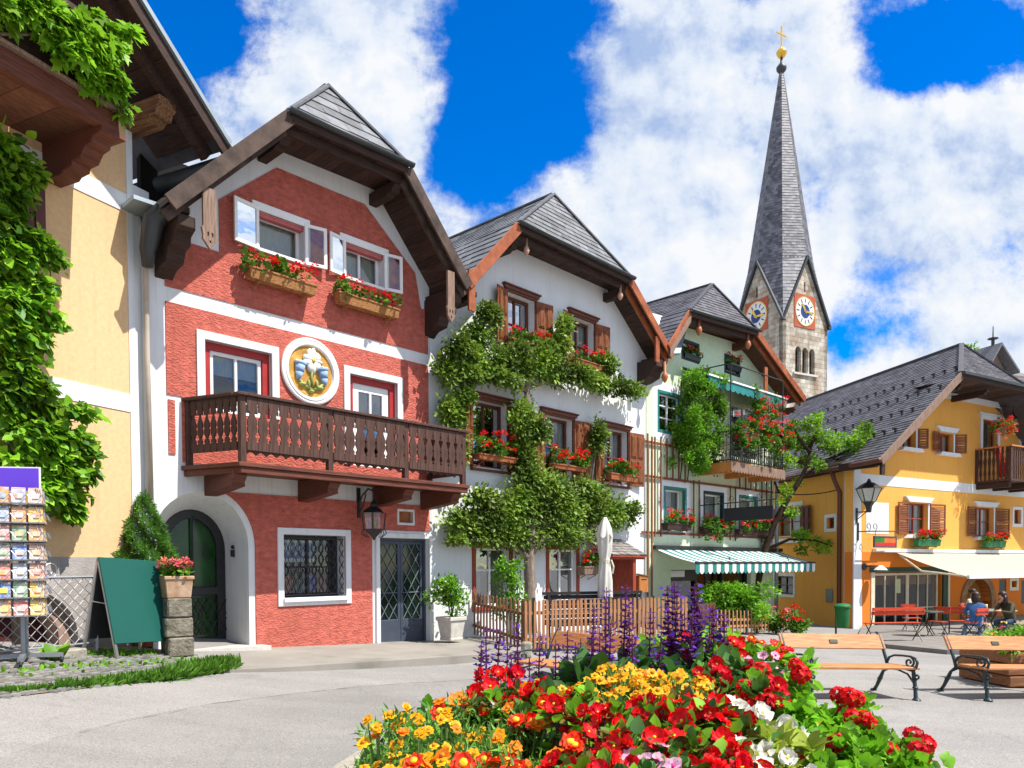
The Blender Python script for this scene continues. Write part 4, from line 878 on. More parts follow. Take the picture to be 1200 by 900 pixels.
    dp = MB(); dp.tube([(uR + .04, -.1, 6.9), (uR + .04, -.1, -.5)], .07, 10); dp.build('downpipe', m_zinc, root, smooth=True)
    # slim teal roll-out blind under the attic windows
    zt = q(798, 429)[1]; a0, a1 = q(800, 432)[0], q(893, 448)[0]
    aw = MB(); aw.slab([(a0, 0, zt), (a1, 0, zt), (a1, -.9, zt - .42), (a0, -.9, zt - .42)], (0, 0, -.025)); ao = aw.build('upper_awning', m_teal, root)
    v = MB(); n = 16; pts = [(a0, zt - .42)]; 
    for i in range(n):
        for k in range(5): t_ = (i + k / 5) / n; pts.append((a0 + (a1 - a0) * t_, zt - .66 - .06 * abs(math.sin(math.pi * k / 5))))
    pts += [(a1, zt - .66), (a1, zt - .42)]; v.plate(pts, [], -.915, -.9); v.build('valance', mat('teal_cloth', (.02, .19, .19), .85, tint=.1), ao)
    v = MB(); v.box(a0 - .03, a1 + .03, -.95, -.89, zt - .43, zt - .38); v.tube([(a0 + .1, 0, zt - .5), (a0 + .1, -.9, zt - .45)], .02); v.tube([(a1 - .1, 0, zt - .5), (a1 - .1, -.9, zt - .45)], .02); v.build('awning_frame', m_paintw, ao)
    # balcony with iron railing
    D = 1.15; zs = .5 * (q(855, 540, D)[1] + q(915, 553, D)[1]); c0, c1 = q(856, 537, D)[0], q(917, 550, D)[0]
    s_ = MB(); s_.box(c0 - .05, c1 + .05, -D - .05, 0, zs - .06, zs + .02); bo = s_.build('balcony', m_orw, root)
    def scal(pa, pb, nm, m):
        pa, pb = Vector(pa), Vector(pb); d = (pb - pa); n = max(4, int(d.length / .17)); v = MB(); pts = [(0, .0)]
        for i in range(n):
            for k in range(4): t_ = (i + k / 4) / n; pts.append((t_ * d.length, -.24 - .07 * abs(math.sin(math.pi * k / 4))))
        pts += [(d.length, -.24), (d.length, 0)]; dn = d.normalized(); nn = Vector((dn.y, -dn.x, 0))
        v.plate(pts[::-1] if False else pts, [], 0, .02, T=lambda x, y, z: tuple(pa + dn * x - nn * y + Vector((0, 0, z)))); v.build(nm, m, bo)
    scal((c0 - .06, -D - .07, zs - .0), (c1 + .06, -D - .07, zs), 'scalloped_board', m_weath); scal((c0 - .07, 0, zs), (c0 - .07, -D - .05, zs), 'scalloped_board', m_orw)
    for u in (c0 + .15, (c0 + c1) / 2, c1 - .15): v = MB(); v.beam((u, -D + .05, zs - .2), (u, 0, zs - .2), .14, .2); v.build('bracket', m_orw, bo)
    rl = MB(); zr = zs + .95
    for a_, b_ in (((c0, -D, 0), (c1, -D, 0)), ((c0, -D, 0), (c0, 0, 0)), ((c1, -D, 0), (c1, 0, 0))):
        a_, b_ = Vector(a_), Vector(b_)
        for z in (zs + .08, zr): rl.tube([a_ + Vector((0, 0, z)), b_ + Vector((0, 0, z))], .018, 6)
        n = max(3, int((b_ - a_).length / .12))
        for i in range(n + 1):
            p = a_.lerp(b_, i / n); p2 = a_.lerp(b_, min(1, (i + .5) / n)); rl.tube([p + Vector((0, 0, zs)), p + Vector((0, 0, zr))], .011, 5)
            if i < n: rl.tube([p2 + Vector((0, 0, zs + .08)), p2 + Vector((0, -.04, zs + .25)), p2 + Vector((0, 0, zs + .4))], .01, 4)
    for u in (c0, c1): rl.tube([(u, -D, zs), (u, -D, zs + 3.0)], .022, 6)
    rl.tube([(c0, -D, zs + 3.), (c1, -D, zs + 3.)], .02, 6); rl.tube([(c0, 0, zs + 3.), (c0, -D, zs + 3.)], .02, 6); rl.build('railing', m_iron, bo)
    return root, dict(D=D, zs=zs, c0=c0, c1=c1)
GR_ROOT, GB = green_house()
def green_extras():
    F = GRE; D, zs, c0, c1 = GB['D'], GB['zs'], GB['c0'], GB['c1']
    # trellis on the wall: long laths on cross rails
    t = thing('wall_trellis', F.w(2.5, .06, 2.2), F.az, 'tall brown lath trellis fixed over the pale green wall', 'trellis'); q = lambda x, y: (F.q(x, y, .06)[0] - 2.5, F.q(x, y, .06)[1] - 2.2)
    for (x0, y0, x1, y1) in ((752, 516.4, 800, 524), (752, 557, 906, 577.5), (752, 623.7, 906, 631.3)):
        a, b = q(x0, y0), q(x1, y1); m_ = MB(); m_.beam((a[0], 0, a[1]), (b[0], 0, a[1] if abs(a[1] - b[1]) < .3 else b[1]), .03, .07); m_.build('cross_rail', m_shut, t)
    for x, ya, yb in [(758, 508, 700), (763, 512, 700), (766.5, 512, 629), (773.5, 512, 629), (780.6, 514, 560), (787.6, 515, 562), (794.6, 516, 564), (802, 516, 566), (812, 563, 631), (818.5, 563, 631), (855, 569, 633), (861, 570, 634), (866, 558, 572), (873, 558, 575), (879, 556, 575), (885, 556, 576), (892, 555, 636), (897.5, 555, 636), (903, 560, 636)]:
        a, b = q(x, ya), q(x, yb); m_ = MB(); m_.box(a[0] - .028, a[0] + .028, -.045, -.018, b[1], a[1]); m_.build('lath', m_shut if x < 860 else m_balu, t)
    # striped awning over the shop
    a0, a1 = F.q(765, 641)[0], F.q(911, 645)[0]; zt = .5 * (F.q(765, 641)[1] + F.q(905, 645)[1]); 
    o = 2.1; f0, f1 = F.q(815, 664, o), F.q(955, 664, o); zf = .5 * (f0[1] + f1[1]) + .12
    t = thing('striped_awning', F.w((a0 + a1) / 2, 0, zt), F.az, 'green and white striped awning with scalloped edge over the shop', 'awning'); um = (a0 + a1) / 2
    mt, mw = mat('awning_green_stripe', (.03, .22, .2), .85, trans=.15), mat('awning_white_stripe', (.78, .78, .75), .85, trans=.2)
    cl = MB(); va = MB(); n = 34; g0, g1 = f0[0] - um, f1[0] - um; w0, w1 = a0 - um + .1, a1 - um + .05
    for i in range(n):
        s0, s1 = i / n, (i + 1) / n; A = Vector((w0 + (w1 - w0) * s0, -.05, -.05)); B = Vector((w0 + (w1 - w0) * s1, -.05, -.05)); C_ = Vector((g0 + (g1 - g0) * s1, -o, zf - zt)); D_ = Vector((g0 + (g1 - g0) * s0, -o, zf - zt))
        ms = [Vector((0, 0, -.035 * math.sin(math.pi * k / 6))) for k in range(7)]
        cl.add([A.lerp(D_, k / 6) + ms[k] for k in range(7)] + [B.lerp(C_, k / 6) + ms[k] for k in range(7)], [(k, k + 1, k + 8, k + 7) for k in range(6)], i % 2)
        pts = [(D_.x, D_.z)] + [(D_.x + (C_.x - D_.x) * k / 5, D_.z - .24 - .07 * math.sin(math.pi * k / 5)) for k in range(6)] + [(C_.x, C_.z)]
        va.plate(pts, [], -o - .005, -o + .005, i % 2)
    cl.build('awning_cloth', [mw, mt], t); va.build('valance', [mt, mw], t)
    fr = MB(); fr.box(w0 - .15, w1 + .1, -.14, 0, -.06, .06); fr.tube([(g0, -o, zf - zt), (g1, -o, zf - zt)], .03)
    for u in (.25, .75): fr.tube([(w0 + (w1 - w0) * u, -.1, -.12), (w0 + (w1 - w0) * u + .5, -o * .5, -.3), (g0 + (g1 - g0) * u, -o, zf - zt - .04)], .025)
    fr.build('awning_frame', m_iron, t)
    # hanging blank signboard on a bracket, at right angles to the wall
    u, z = F.q(819.5, 597); t = thing('hanging_signboard', F.w(u, 0, z), F.az, 'blank dark signboard hanging from a wrought iron bracket on the green house', 'sign')
    L0, L1 = .9, 2.5
    b = MB(); b.box(-.02, .02, -.03, 0, -.35, .35); b.tube([(0, 0, .12), (0, -L1 - .1, .16)], .018); 
    for k in range(5):
        y = -.25 - k * .45; b.tube([(0, y + .1 * math.cos(a) * (1 - a / 9), .16 + .1 + .1 * math.sin(a) * (1 - a / 9)) for a in np.linspace(-1.5, 5, 14)], .009, 5)
    for y in (-L0 - .1, -L1 + .1): b.tube([(0, y, .14), (0, y, -.02)], .01, 5)
    b.build('bracket', m_iron, t); b = MB(); b.box(-.025, .025, -L1, -L0, -.42, -.02); b.build('board', mat('sign_black', (.02, .02, .024), .5), t)
    # flower troughs
    hp = HEADS + HEADP
    mb_ = m_dark
    flower_box(F, F.r(778, 613, 807, 622, .2), 'red and white flower trough under the left lower window of the green house', o=.22, mtrough=mb_, nb=16, nl=380, fol=.42, seed=31, pal=hp, group='flower troughs on the green house')
    flower_box(F, F.r(822, 617, 855, 626, .2), 'drooping red geranium trough under the middle lower window of the green house', o=.22, mtrough=mb_, nb=20, nl=420, fol=.36, droop=.4, seed=32, pal=HEADS, group='flower troughs on the green house')
    flower_box(F, F.r(863, 620, 899, 628, .2), 'flower trough under the teal lower window of the green house', o=.22, mtrough=mb_, nb=18, nl=380, fol=.4, seed=33, pal=hp, group='flower troughs on the green house')
    for n_, lab in (('t1', 'left'), ('t2', 'right')):
        r = {'t1': F.r(800, 399, 818, 424), 't2': F.r(850, 412, 866, 436)}[n_]
        flower_box(F, (r[0] + .05, r[1] + .1, r[2] - .02, r[2] + .14), f'small red geranium box in the {lab} attic window of the green house', o=-.02, dep=.16, mtrough=m_iron, nb=6, nl=160, fol=.32, seed=34 + len(lab), pal=HEADS, group='attic window flower boxes', lsz=.06)
    flower_box(F, (c0 + .1, c1 + .15, zs + .72, zs + .95), 'long balcony trough full of pink and red geraniums', o=D + .12, dep=.22, mtrough=m_balu, nb=60, nl=950, fol=.55, droop=.45, seed=37, pal=hp)
    t = thing('climbing_rose', F.w(c1 - .5, D - .2, zs + .02), F.az, 'pink climbing rose rising over the right end of the iron balcony', 'plant'); rg = random.Random(5)
    bl = [((rg.uniform(-.9, .6), rg.uniform(-.15, .25), rg.uniform(1., 2.5)), (.26, .2, .26)) for _ in range(26)]; P, D_ = cloud_pts(bl, 2600, 41, .2); leaves('foliage', P, D_, .085, 'oval', m_leaf, t, 6, jit=.7)
    blossoms(t, [(rg.uniform(-1.1, .8), rg.uniform(-.35, -.1), rg.uniform(.9, 2.5)) for _ in range(44)], hp, rg, 1.2)
    s = MB(); [s.tube([(x, 0, 0), (x + .1, .05, 1), (x - .15, 0, 2.3)], .015, 5) for x in (-.4, .0, .3)]; s.build('stem', m_barkd, t)
    t = thing('leafy_climber', F.w(c0 - .75, .0, zs - .1), F.az, 'dense green creeper covering the wall left of the iron balcony', 'plant'); bl = []
    for i in range(85):
        h = rg.uniform(0, 2.9); bl.append(((rg.uniform(-.9, 1.45) * (1 - .1 * h), rg.uniform(-1.5, -.06) * (.5 + .2 * h / 3), h - .1), (.24, .2, .22)))
    P, D_ = cloud_pts(bl, 12500, 42, .2); leaves('foliage', P, D_ + np.array([0, -.4, .3]), .085, 'oval', m_bush, t, 7, jit=.7, tints=.35 + .3 * np.sin(P[:, 0] * 5 + P[:, 2] * 4))
    s = MB(); [s.tube([(x, -.05, -.4), (x + .1, -.12, .8), (x - .1, -.15, 2.5)], .02, 5) for x in (-.3, .1)]; s.build('stem', m_barkd, t)
green_extras()
# ---------------------------------------------------------------- church tower
def tower():
    Y = 78.; P = atY(917, 470, Y); F = Frame(P, 29.0); q = F.q
    wR = q(969.2, 430)[0]; d = wR                        # square plan
    root = thing('church_tower', Vector((P.x, P.y, zg(P.x, P.y))), F.az, 'stone church tower with gabled clock stage and tall slate spire', 'church tower'); z0 = zg(P.x, P.y)
    zf = .5 * (q(918, 370)[1] + q(971, 384)[1]) - z0; zp = q(943, 303)[1] - z0
    m_ash = bpy.data.materials.new('ashlar'); m_ash.use_nodes = True; N = m_ash.node_tree.nodes; L = m_ash.node_tree.links; b = N['Principled BSDF']; b.inputs['Roughness'].default_value = .95; b.inputs['Specular IOR Level'].default_value = .15
    tc = N.new('ShaderNodeTexCoord'); sp = N.new('ShaderNodeSeparateXYZ'); L.new(tc.outputs['Object'], sp.inputs[0]); ad = N.new('ShaderNodeMath'); L.new(sp.outputs[0], ad.inputs[0]); L.new(sp.outputs[1], ad.inputs[1]); cb = N.new('ShaderNodeCombineXYZ'); L.new(ad.outputs[0], cb.inputs[0]); L.new(sp.outputs[2], cb.inputs[1])
    dz = N.new('ShaderNodeTexNoise'); dz.inputs['Scale'].default_value = .6; dm = N.new('ShaderNodeMixRGB'); dm.inputs[0].default_value = .12; L.new(cb.outputs[0], dz.inputs[0]); L.new(cb.outputs[0], dm.inputs[1]); L.new(dz.outputs['Color'], dm.inputs[2])
    br = N.new('ShaderNodeTexBrick'); br.inputs['Scale'].default_value = .9; br.inputs['Mortar Size'].default_value = .012; br.inputs['Color1'].default_value = (.38, .35, .29, 1); br.inputs['Color2'].default_value = (.62, .58, .5, 1); br.inputs['Mortar'].default_value = (.22, .2, .17, 1); br.inputs['Brick Width'].default_value = .6; br.inputs['Row Height'].default_value = .36; br.offset_frequency = 2; br.squash = .7; br.squash_frequency = 3
    L.new(dm.outputs[0], br.inputs[0]); nz = N.new('ShaderNodeTexNoise'); nz.inputs['Scale'].default_value = .7; nz.inputs['Detail'].default_value = 6; L.new(cb.outputs[0], nz.inputs[0]); rp = N.new('ShaderNodeValToRGB'); e = rp.color_ramp.elements; e[0].position, e[0].color = .35, (.62, .5, .42, 1); e[1].position, e[1].color = .6, (1.05, 1.05, 1.05, 1); L.new(nz.outputs[0], rp.inputs[0])
    mx = N.new('ShaderNodeMixRGB'); mx.blend_type = 'MULTIPLY'; mx.inputs[0].default_value = 1; L.new(br.outputs[0], mx.inputs[1]); L.new(rp.outputs[0], mx.inputs[2]); L.new(mx.outputs[0], b.inputs['Base Color'])
    bp = N.new('ShaderNodeBump'); bp.inputs['Strength'].default_value = .5; bp.inputs['Distance'].default_value = .05; L.new(br.outputs['Fac'], bp.inputs['Height']); bp.invert = True; L.new(bp.outputs[0], b.inputs['Normal'])
    # belfry opening of three round arches
    b0, b1 = q(931, 430)[0], q(955.5, 440)[0]; bz0, bz1 = q(931, 436)[1] - z0, q(935, 406)[1] - z0; bw = (b1 - b0) / 3; holes = []
    for i in range(3):
        c = b0 + bw * (i + .5); holes.append([(c + bw * .4, bz0), (c + bw * .4, bz1 - bw * .4)] + arc_pts(c, bz1 - bw * .4, bw * .4, bw * .4, 0, 180, 8)[1:-1] + [(c - bw * .4, bz1 - bw * .4), (c - bw * .4, bz0)])
    slit = rect(q(942, 340)[0], q(944, 340)[0], q(942, 342)[1] - z0, q(942, 330)[1] - z0)
    Yc = F.w(d / 2, -d / 2, 0).y; qc = lambda py: atY(912, py, Yc).z - z0
    face = [(0, -1), (0, zf), (d / 2, zp), (d, zf), (d, -1)]
    w = MB()
    Ts = [lambda x, y, z: (x, y, z), lambda x, y, z: (y, d - x, z), lambda x, y, z: (d - x, d - y, z), lambda x, y, z: (d - y, x, z)]
    for T in Ts: w.plate(face, holes + [slit], 0, .5, 0, T=T)
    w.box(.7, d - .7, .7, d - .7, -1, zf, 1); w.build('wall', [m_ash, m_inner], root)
    for T in Ts[:2]:
        for i in (1, 2):
            c = MB(); u = b0 + bw * i; c.lathe([(.18, bz0), (.18, bz0 + .2), (.13, bz0 + .3), (.12, bz1 - bw * .55), (.2, bz1 - bw * .42)], (u, .22, 0) if T is Ts[0] else (.22, d - u, 0), 10); c.build('belfry_column', mat('pale_stone', (.6, .56, .5), .9), root, smooth=True)
        s_ = MB(); s_.plate(rect(b0 - .2, b1 + .2, bz0 - .2, bz0), [], -.18, .3, T=T); s_.build('belfry_sill', mat('pale_stone', (.6, .56, .5), .9), root)
    # spire: eight ribs to the gable peaks and the corners
    ap = qc(80); c = d / 2; A = Vector((c, c, ap + .9)); sp_ = MB()
    mids = [Vector((c, -.12, zp + .15)), Vector((d + .12, c, zp + .15)), Vector((c, d + .12, zp + .15)), Vector((-.12, c, zp + .15))]
    rd = d * .5 * .93; cor = [Vector((c + s1 * rd * .76, c + s2 * rd * .76, zp + .0)) for s1, s2 in ((1, -1), (1, 1), (-1, 1), (-1, -1))]
    low = [Vector((d + .1, -.1, zf - .1)), Vector((d + .1, d + .1, zf - .1)), Vector((-.1, d + .1, zf - .1)), Vector((-.1, -.1, zf - .1))]
    core = [A]
    def patch(pts, rows, tw):
        n = (pts[1] - pts[0]).cross(pts[-1] - pts[0]).normalized(); ctr = Vector((c, c, pts[0].z)); n = n if n.dot(pts[0] - ctr) > 0 else -n
        return n
    tl = MB()
    for i in range(4):
        m0, k0, m1, lw = mids[i], cor[i], mids[(i + 1) % 4], low[i]
        for a, b_ in ((m0, k0), (k0, m1)):
            sp_.poly([a, b_, A]); n = (b_ - a).cross(A - a).normalized(); n = n if n.dot((a + b_) / 2 - Vector((c, c, a.z))) > 0 else -n
            e = Vector((0, 0, 1)).cross(n).normalized(); s_ = n.cross(e); s_ = s_ if s_.z > 0 else -s_
            tiles(tl, [a, b_, A], e, s_, n, 74, .42, .03)
        for a, b_ in ((m0, k0), (k0, m1)):
            sp_.poly([a, lw, b_]); n = (b_ - a).cross(lw - a).normalized(); n = n if n.dot(a - Vector((c, c, a.z))) > 0 else -n
            e = Vector((0, 0, 1)).cross(n).normalized(); s_ = n.cross(e); s_ = s_ if s_.z > 0 else -s_
            tiles(tl, [a, lw, b_], e, s_, n, 18, .42, .03)
    so_ = sp_.build('spire', m_slate2, root); tl.build('slates', mat('spire_slate', (.085, .085, .105), .5, .5, .3, 1.5, tint=.55, bump=.2, bscale=8, col2=(.15, .15, .17)), so_)
    # verge boards of the gables
    vb = MB()
    for T in Ts:
        for x, s in ((0, 1), (d, -1)):
            vb.beam(T(x - s * .25, -.12, zf - .35), T(c, -.12, zp + .22), .4, .22); 
    vb.build('gable_coping', m_lead, root)
    # clocks on two sides
    mcl = [mat('clock_red', (.42, .1, .05), .8), mat('clock_white', (.72, .72, .7), .7), mat('clock_blue', (.02, .05, .2), .5), mat('gilding', (.8, .5, .08), .3, .5, metal=.7), m_iron]
    k0, k1 = q(930.5, 350)[0], q(955, 350)[0]; kz0, kz1 = q(931, 378)[1] - z0, q(931, 347)[1] - z0
    for T in Ts[:2]:
        cu, cz = (k0 + k1) / 2, (kz0 + kz1) / 2; hw = (k1 - k0) / 2
        if T is Ts[1]: cu = d - cu + (2 * cu - d)
        k = MB(); k.plate(rect(cu - hw, cu + hw, cz - hw * 1.08, cz + hw * 1.08), [], -.06, .02, 0, T=T); ko = k.build('clock', mcl[0], root)
        k = MB(); 
        k.plate(arc_pts(cu, cz, hw * .93, hw * .98, 0, 360, 36)[:-1], [], -.09, -.05, 1, T=T); k.plate(arc_pts(cu, cz, hw * .42, hw * .44, 0, 360, 24)[:-1], [], -.12, -.08, 2, T=T)
        k.plate(arc_pts(cu, cz, hw * .93, hw * .98, 0, 360, 36)[:-1], [arc_pts(cu, cz, hw * .87, hw * .92, 0, 360, 36)[:-1]], -.1, -.085, 3, T=T)
        for h in range(12):
            a = R(30 * h); x0, z0_ = cu + hw * .55 * math.sin(a), cz + hw * .58 * math.cos(a); x1, z1_ = cu + hw * .8 * math.sin(a), cz + hw * .84 * math.cos(a); px, pz = math.cos(a) * .05, -math.sin(a) * .05
            k.plate([(x0 - px, z0_ - pz), (x0 + px, z0_ + pz), (x1 + px, z1_ + pz), (x1 - px, z1_ - pz)], [], -.11, -.085, 4, T=T)
        k.build('dial', mcl, ko)
        for ln, ang, wd, nm in ((.62, 325, .09, 'hour_hand'), (.8, 96, .07, 'minute_hand')):
            a = R(ang); px, pz = math.cos(a) * wd, -math.sin(a) * wd; dx, dz_ = math.sin(a) * hw, math.cos(a) * hw; k = MB()
            k.plate([(cu - dx * .15 - px, cz - dz_ * .15 - pz), (cu - dx * .15 + px, cz - dz_ * .15 + pz), (cu + dx * ln * .7 + px * 1.6, cz + dz_ * ln * .7 + pz * 1.6), (cu + dx * ln, cz + dz_ * ln), (cu + dx * ln * .7 - px * 1.6, cz + dz_ * ln * .7 - pz * 1.6)], [], -.16, -.13, 0, T=T); k.build(nm, mcl[3], ko)
    # finial: collar, gilt ball and cross
    f = MB(); zb = qc(80)
    f.lathe([(.25, zb - .5), (.5, zb - .2), (.52, zb + .1), (.2, zb + .5), (.14, zb + .6), (.12, zb + 1.2)], (c, c, 0), 14); f.build('finial_collar', m_lead, root, smooth=True)
    zq = qc(62); f = MB(); f.lathe([(.1, zq - .5), (.35, zq - .42), (.52, zq - .1), (.55, zq + .02), (.52, zq + .12), (.3, zq + .45), (.08, zq + .52)], (c, c, 0), 16); f.build('finial_ball', mcl[3], root, smooth=True)
    zc0, zc1 = qc(56), qc(31); f = MB(); f.box(c - .07, c + .07, c - .05, c + .05, zc0, zc1); f.box(c - .72, c + .72, c - .049, c + .049, zc0 + (zc1 - zc0) * .6, zc0 + (zc1 - zc0) * .6 + .13); f.build('cross', mcl[3], root)
tower()
# ---------------------------------------------------------------- ochre inn on the right
YEL = Frame(gnd(1000, 737), 31.14)
YSD = Frame(YEL.P, -77.5)                    # its left flank; u runs from the back to the front corner
YZ = zg(YEL.P[0], YEL.P[1])
def yellow_house():
    F = YEL; root = thing('ochre_inn', F.w(0, 0, 0), F.az, 'ochre yellow inn with brown louvred shutters and a big dark slate roof', 'house'); q = F.q; qs = YSD.q
    rot = YSD.az - YEL.az
    def side(o): o.rotation_euler = (0, 0, rot); return o
    def win(xl, yt, xr, yb): return F.r(xl, yt, xr, yb)
    w1, w2 = win(1057, 500, 1073, 526), win(1101, 503, 1117, 529); w2 = (w2[0], w2[1], w1[2], w1[3]); D1 = win(1151, 491, 1168, 530); D2 = win(1196, 497, 1214, 530)
    W1, W2 = win(1064, 589, 1087, 627), win(1144, 595, 1164, 631); W2 = (W2[0], W2[1], W1[2], W1[3]); sm = win(1188, 597, 1196, 614)
    zb = YZ - .5; GD = win(1025, 671, 1103, 738); GD = (GD[0], GD[1], YZ - .45, GD[3])
    ac = q(1146, 700)[0]; ar = (q(1161, 700)[0] - q(1131, 700)[0]) / 2; asp, atop = q(1146, 705)[1], q(1146, 679)[1]
    arch = [(ac + ar, zb), (ac + ar, asp)] + arc_pts(ac, asp, ar, atop - asp, 0, 180, 14)[1:-1] + [(ac - ar, asp), (ac - ar, zb)]
    P1, P2, P3 = win(1171, 679, 1179, 707), win(1185, 681, 1191, 688), win(1197, 680, 1206, 707)
    o = 1.4; eL, kL = q(1032, 537, o), q(1126, 437, o); sl = (kL[1] - eL[1]) / (kL[0] - eL[0]); kR = (kL[0] + 4.6, kL[1])
    uR = 13.5; SH_ = .47; top = lambda u: min(eL[1] + (u - SH_ - eL[0]) * sl, kL[1]) - .18
    aw = q(1022, 647)[1]
    wall = MB(); us = [.0, .6, 1.5, 3, kL[0] + .62, kR[0] - .15, kR[0] + 1.5, uR]
    upper = [(0, aw)] + [(u, min(top(u), eL[1] + (2 * kL[0] + 4.6 - u + SH_ - eL[0]) * sl - .18 if u > kR[0] + .3 else 99)) for u in us] + [(uR, aw)]
    wall.plate(upper, [rect(*t) for t in (w1, w2, D1, D2, W1, W2, sm)], 0, .35, 0)
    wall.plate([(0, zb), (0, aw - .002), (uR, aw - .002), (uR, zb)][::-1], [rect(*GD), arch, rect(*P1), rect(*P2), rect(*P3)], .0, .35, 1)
    # white corner, band and patch
    xc = q(1008, 600)[0]; wall.plate([(-.02, zb), (xc + .15, zb), (xc + .05, 3.2), (xc, q(1021, 568)[1]), (xc, q(1016, 552)[1] + .15), (-.02, q(1016, 552)[1] + .15)], [], -.014, .01, 2)
    zb0, zb1 = q(1080, 573)[1], q(1080, 561.5)[1]; wall.plate(rect(xc + .002, uR, zb0, zb1), [], -.014, .01, 2)
    zt0 = q(1126, 470)[1]; ul = (zt0 + .2 - eL[1]) / sl + eL[0] + SH_; wall.plate([(ul, zt0), (uR - 3, zt0), (uR - 3, kL[1] - .2), (kL[0] + .45, kL[1] - .2)], [], -.014, .01, 2)
    wall.plate(F.r(1014, 587, 1042, 626)[:0] or rect(*F.r(1015, 588, 1041, 626)), [], -.01, .01, 2)
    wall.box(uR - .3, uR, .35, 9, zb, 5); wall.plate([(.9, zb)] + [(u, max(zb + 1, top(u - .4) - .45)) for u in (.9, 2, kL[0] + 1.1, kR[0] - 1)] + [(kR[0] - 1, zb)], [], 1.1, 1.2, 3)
    wall.build('wall', [m_yellow, m_ochreshade, m_white, m_inner], root)
    # left flank
    S0 = -9.; sw = YSD.r(912, 597, 938, 627), YSD.r(969, 607, 978, 619), YSD.r(908, 675, 930, 697); he = eL[1] - .1
    f = MB(); f.plate(rect(S0, -.36, zb - .3, he + .3), [rect(*t) for t in sw], 0, .35, 0); xq = qs(989.5, 640)[0]
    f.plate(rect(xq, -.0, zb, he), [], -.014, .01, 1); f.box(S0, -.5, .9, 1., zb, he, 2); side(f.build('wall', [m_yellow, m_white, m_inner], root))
    for i, r in enumerate(sw):
        w_ = side(window(YSD, root, r, .1, .06, 2 if i != 1 else 1, (0., .5) if i != 1 else (0.,), m_redwood if i < 2 else m_iron, m_glassd, .5 if i == 0 else 0))
        s_ = surround(YSD, w_, r, .12 if i else .03, m_white, .03)
        if i == 0:
            l = MB(); l.box(r[0] - .35, r[1] + .2, -.06, .02, r[3] + .06, r[3] + .2); l.build('lintel', m_white, w_); l = MB(); l.box(r[0] - .25, r[1] + .3, -.12, .02, r[2] - .28, r[2] - .1); l.build('sill', m_white, w_)
            hinged(w_, 'shutter', r[1] + .03, r[2], r[3], .75, 6, 1, -.05, mat('shaded_brown_shutter', (.1, .025, .015), .6), 'panel')
            hinged(w_, 'shutter', r[0] - .03, r[2], r[3], .6, 50, -1, -.05, mat('shaded_brown_shutter', (.1, .025, .015), .6), 'panel')
    b = MB(); t = YSD.r(969, 690, 976.5, 706); b.box(t[0], t[1], -.06, 0, t[2], t[3]); side(b.build('meter_box', mat('grey_green_box', (.17, .2, .17), .6), root, bevel=.01))
    xd = qs(986.5, 640)[0]; b = MB(); b.tube([(xd - .1, -.35, he - .05), (xd - .05, -.25, he - .4), (xd, -.1, he - .75), (xd, -.1, zb)], .075, 10); side(b.build('downpipe', mat('copper_brown_pipe', (.13, .05, .03), .5, metal=.3), root, smooth=True))
    # roof
    ui = Vector((YSD.u[0], YSD.u[1], 0)); rz = Matrix.Rotation(-F.az, 4, 'Z'); back = rz @ (-ui)        # flank direction in house coordinates
    L3 = lambda p, oo: Vector((p[0], -oo, p[1]))
    E, K, K2 = L3(eL, o), L3(kL, o), L3(kR, o); n = (K - E).cross(back).normalized(); n = n if n.z > 0 else -n
    d = ray(1127, 404); Rl = rz @ (Vector(d)); Co = rz @ (Vector(CAM) - Vector(F.P)); t_ = (E - Co).dot(n) / Rl.dot(n); A = Co + Rl * t_
    LEN = 11.; Eb, Ab = E + back * LEN, A + back * LEN
    r_ = MB(); r_.slab([E, K, A, Ab, Eb], (0, 0, -.1)); r_.slab([K, K2, A], (0, 0, -.1)); r_.slab([K2, L3((kR[0] + 4, eL[1]), o), L3((kR[0] + 4, eL[1]), o) + back * LEN, Ab, A], (0, 0, -.1)); ro = r_.build('roof', m_slate2, root)
    tl = MB(); s_ = n.cross(back).normalized(); s_ = s_ if s_.z > 0 else -s_
    Es = E - s_ * .06; tiles(tl, [Es, K, A, Ab, Eb - s_ * .06], back, s_, n, 46, .3, .022)
    nh = (K2 - K).cross(A - K).normalized(); nh = nh if nh.z > 0 else -nh; e = (K2 - K).normalized(); sh = nh.cross(e); sh = sh if sh.z > 0 else -sh
    tiles(tl, [K - sh * .06, K2 - sh * .06, A], e, sh, nh, 26, .28, .022)
    for a, b_ in ((A, Ab), (K, A), (A, K2)): tl.nt = .3; tl.beam(a + Vector((0, 0, .04)), b_ + Vector((0, 0, .04)), .16, .05); tl.nt = .5
    tl.build('shingles', m_slate2, ro)
    # snow hooks: one shape, many pieces
    h = MB(); h.box(-.035, .035, -.03, .03, 0, .16); h.box(-.035, .035, -.03, .1, .13, .16); me = h.build('snow_hook', m_iron, None); hm = me.data; bpy.data.objects.remove(me)
    H = (A - E).dot(s_)
    for k, fr in enumerate((.2, .36, .52, .68)):
        for i in range(17):
            p = E + s_ * (H * fr) + back * (.7 + i * .52 + (k % 2) * .26)
            ta = (p - E).dot(back); lim = ((K - E) * 0).length
            ob = bpy.data.objects.new('snow_hook', hm); link(ob, ro); ob.location = p + (K - E) * 0 + (s_ * 0)
            off = (K - E); off = off - s_ * off.dot(s_); ob.location += off * fr
    g = MB(); g.tube([E - s_ * .12 + back * -.1, Eb - s_ * .12], .085, 10); g.build('gutter', mat('copper_gutter', (.12, .05, .035), .5, metal=.3), ro, smooth=True)
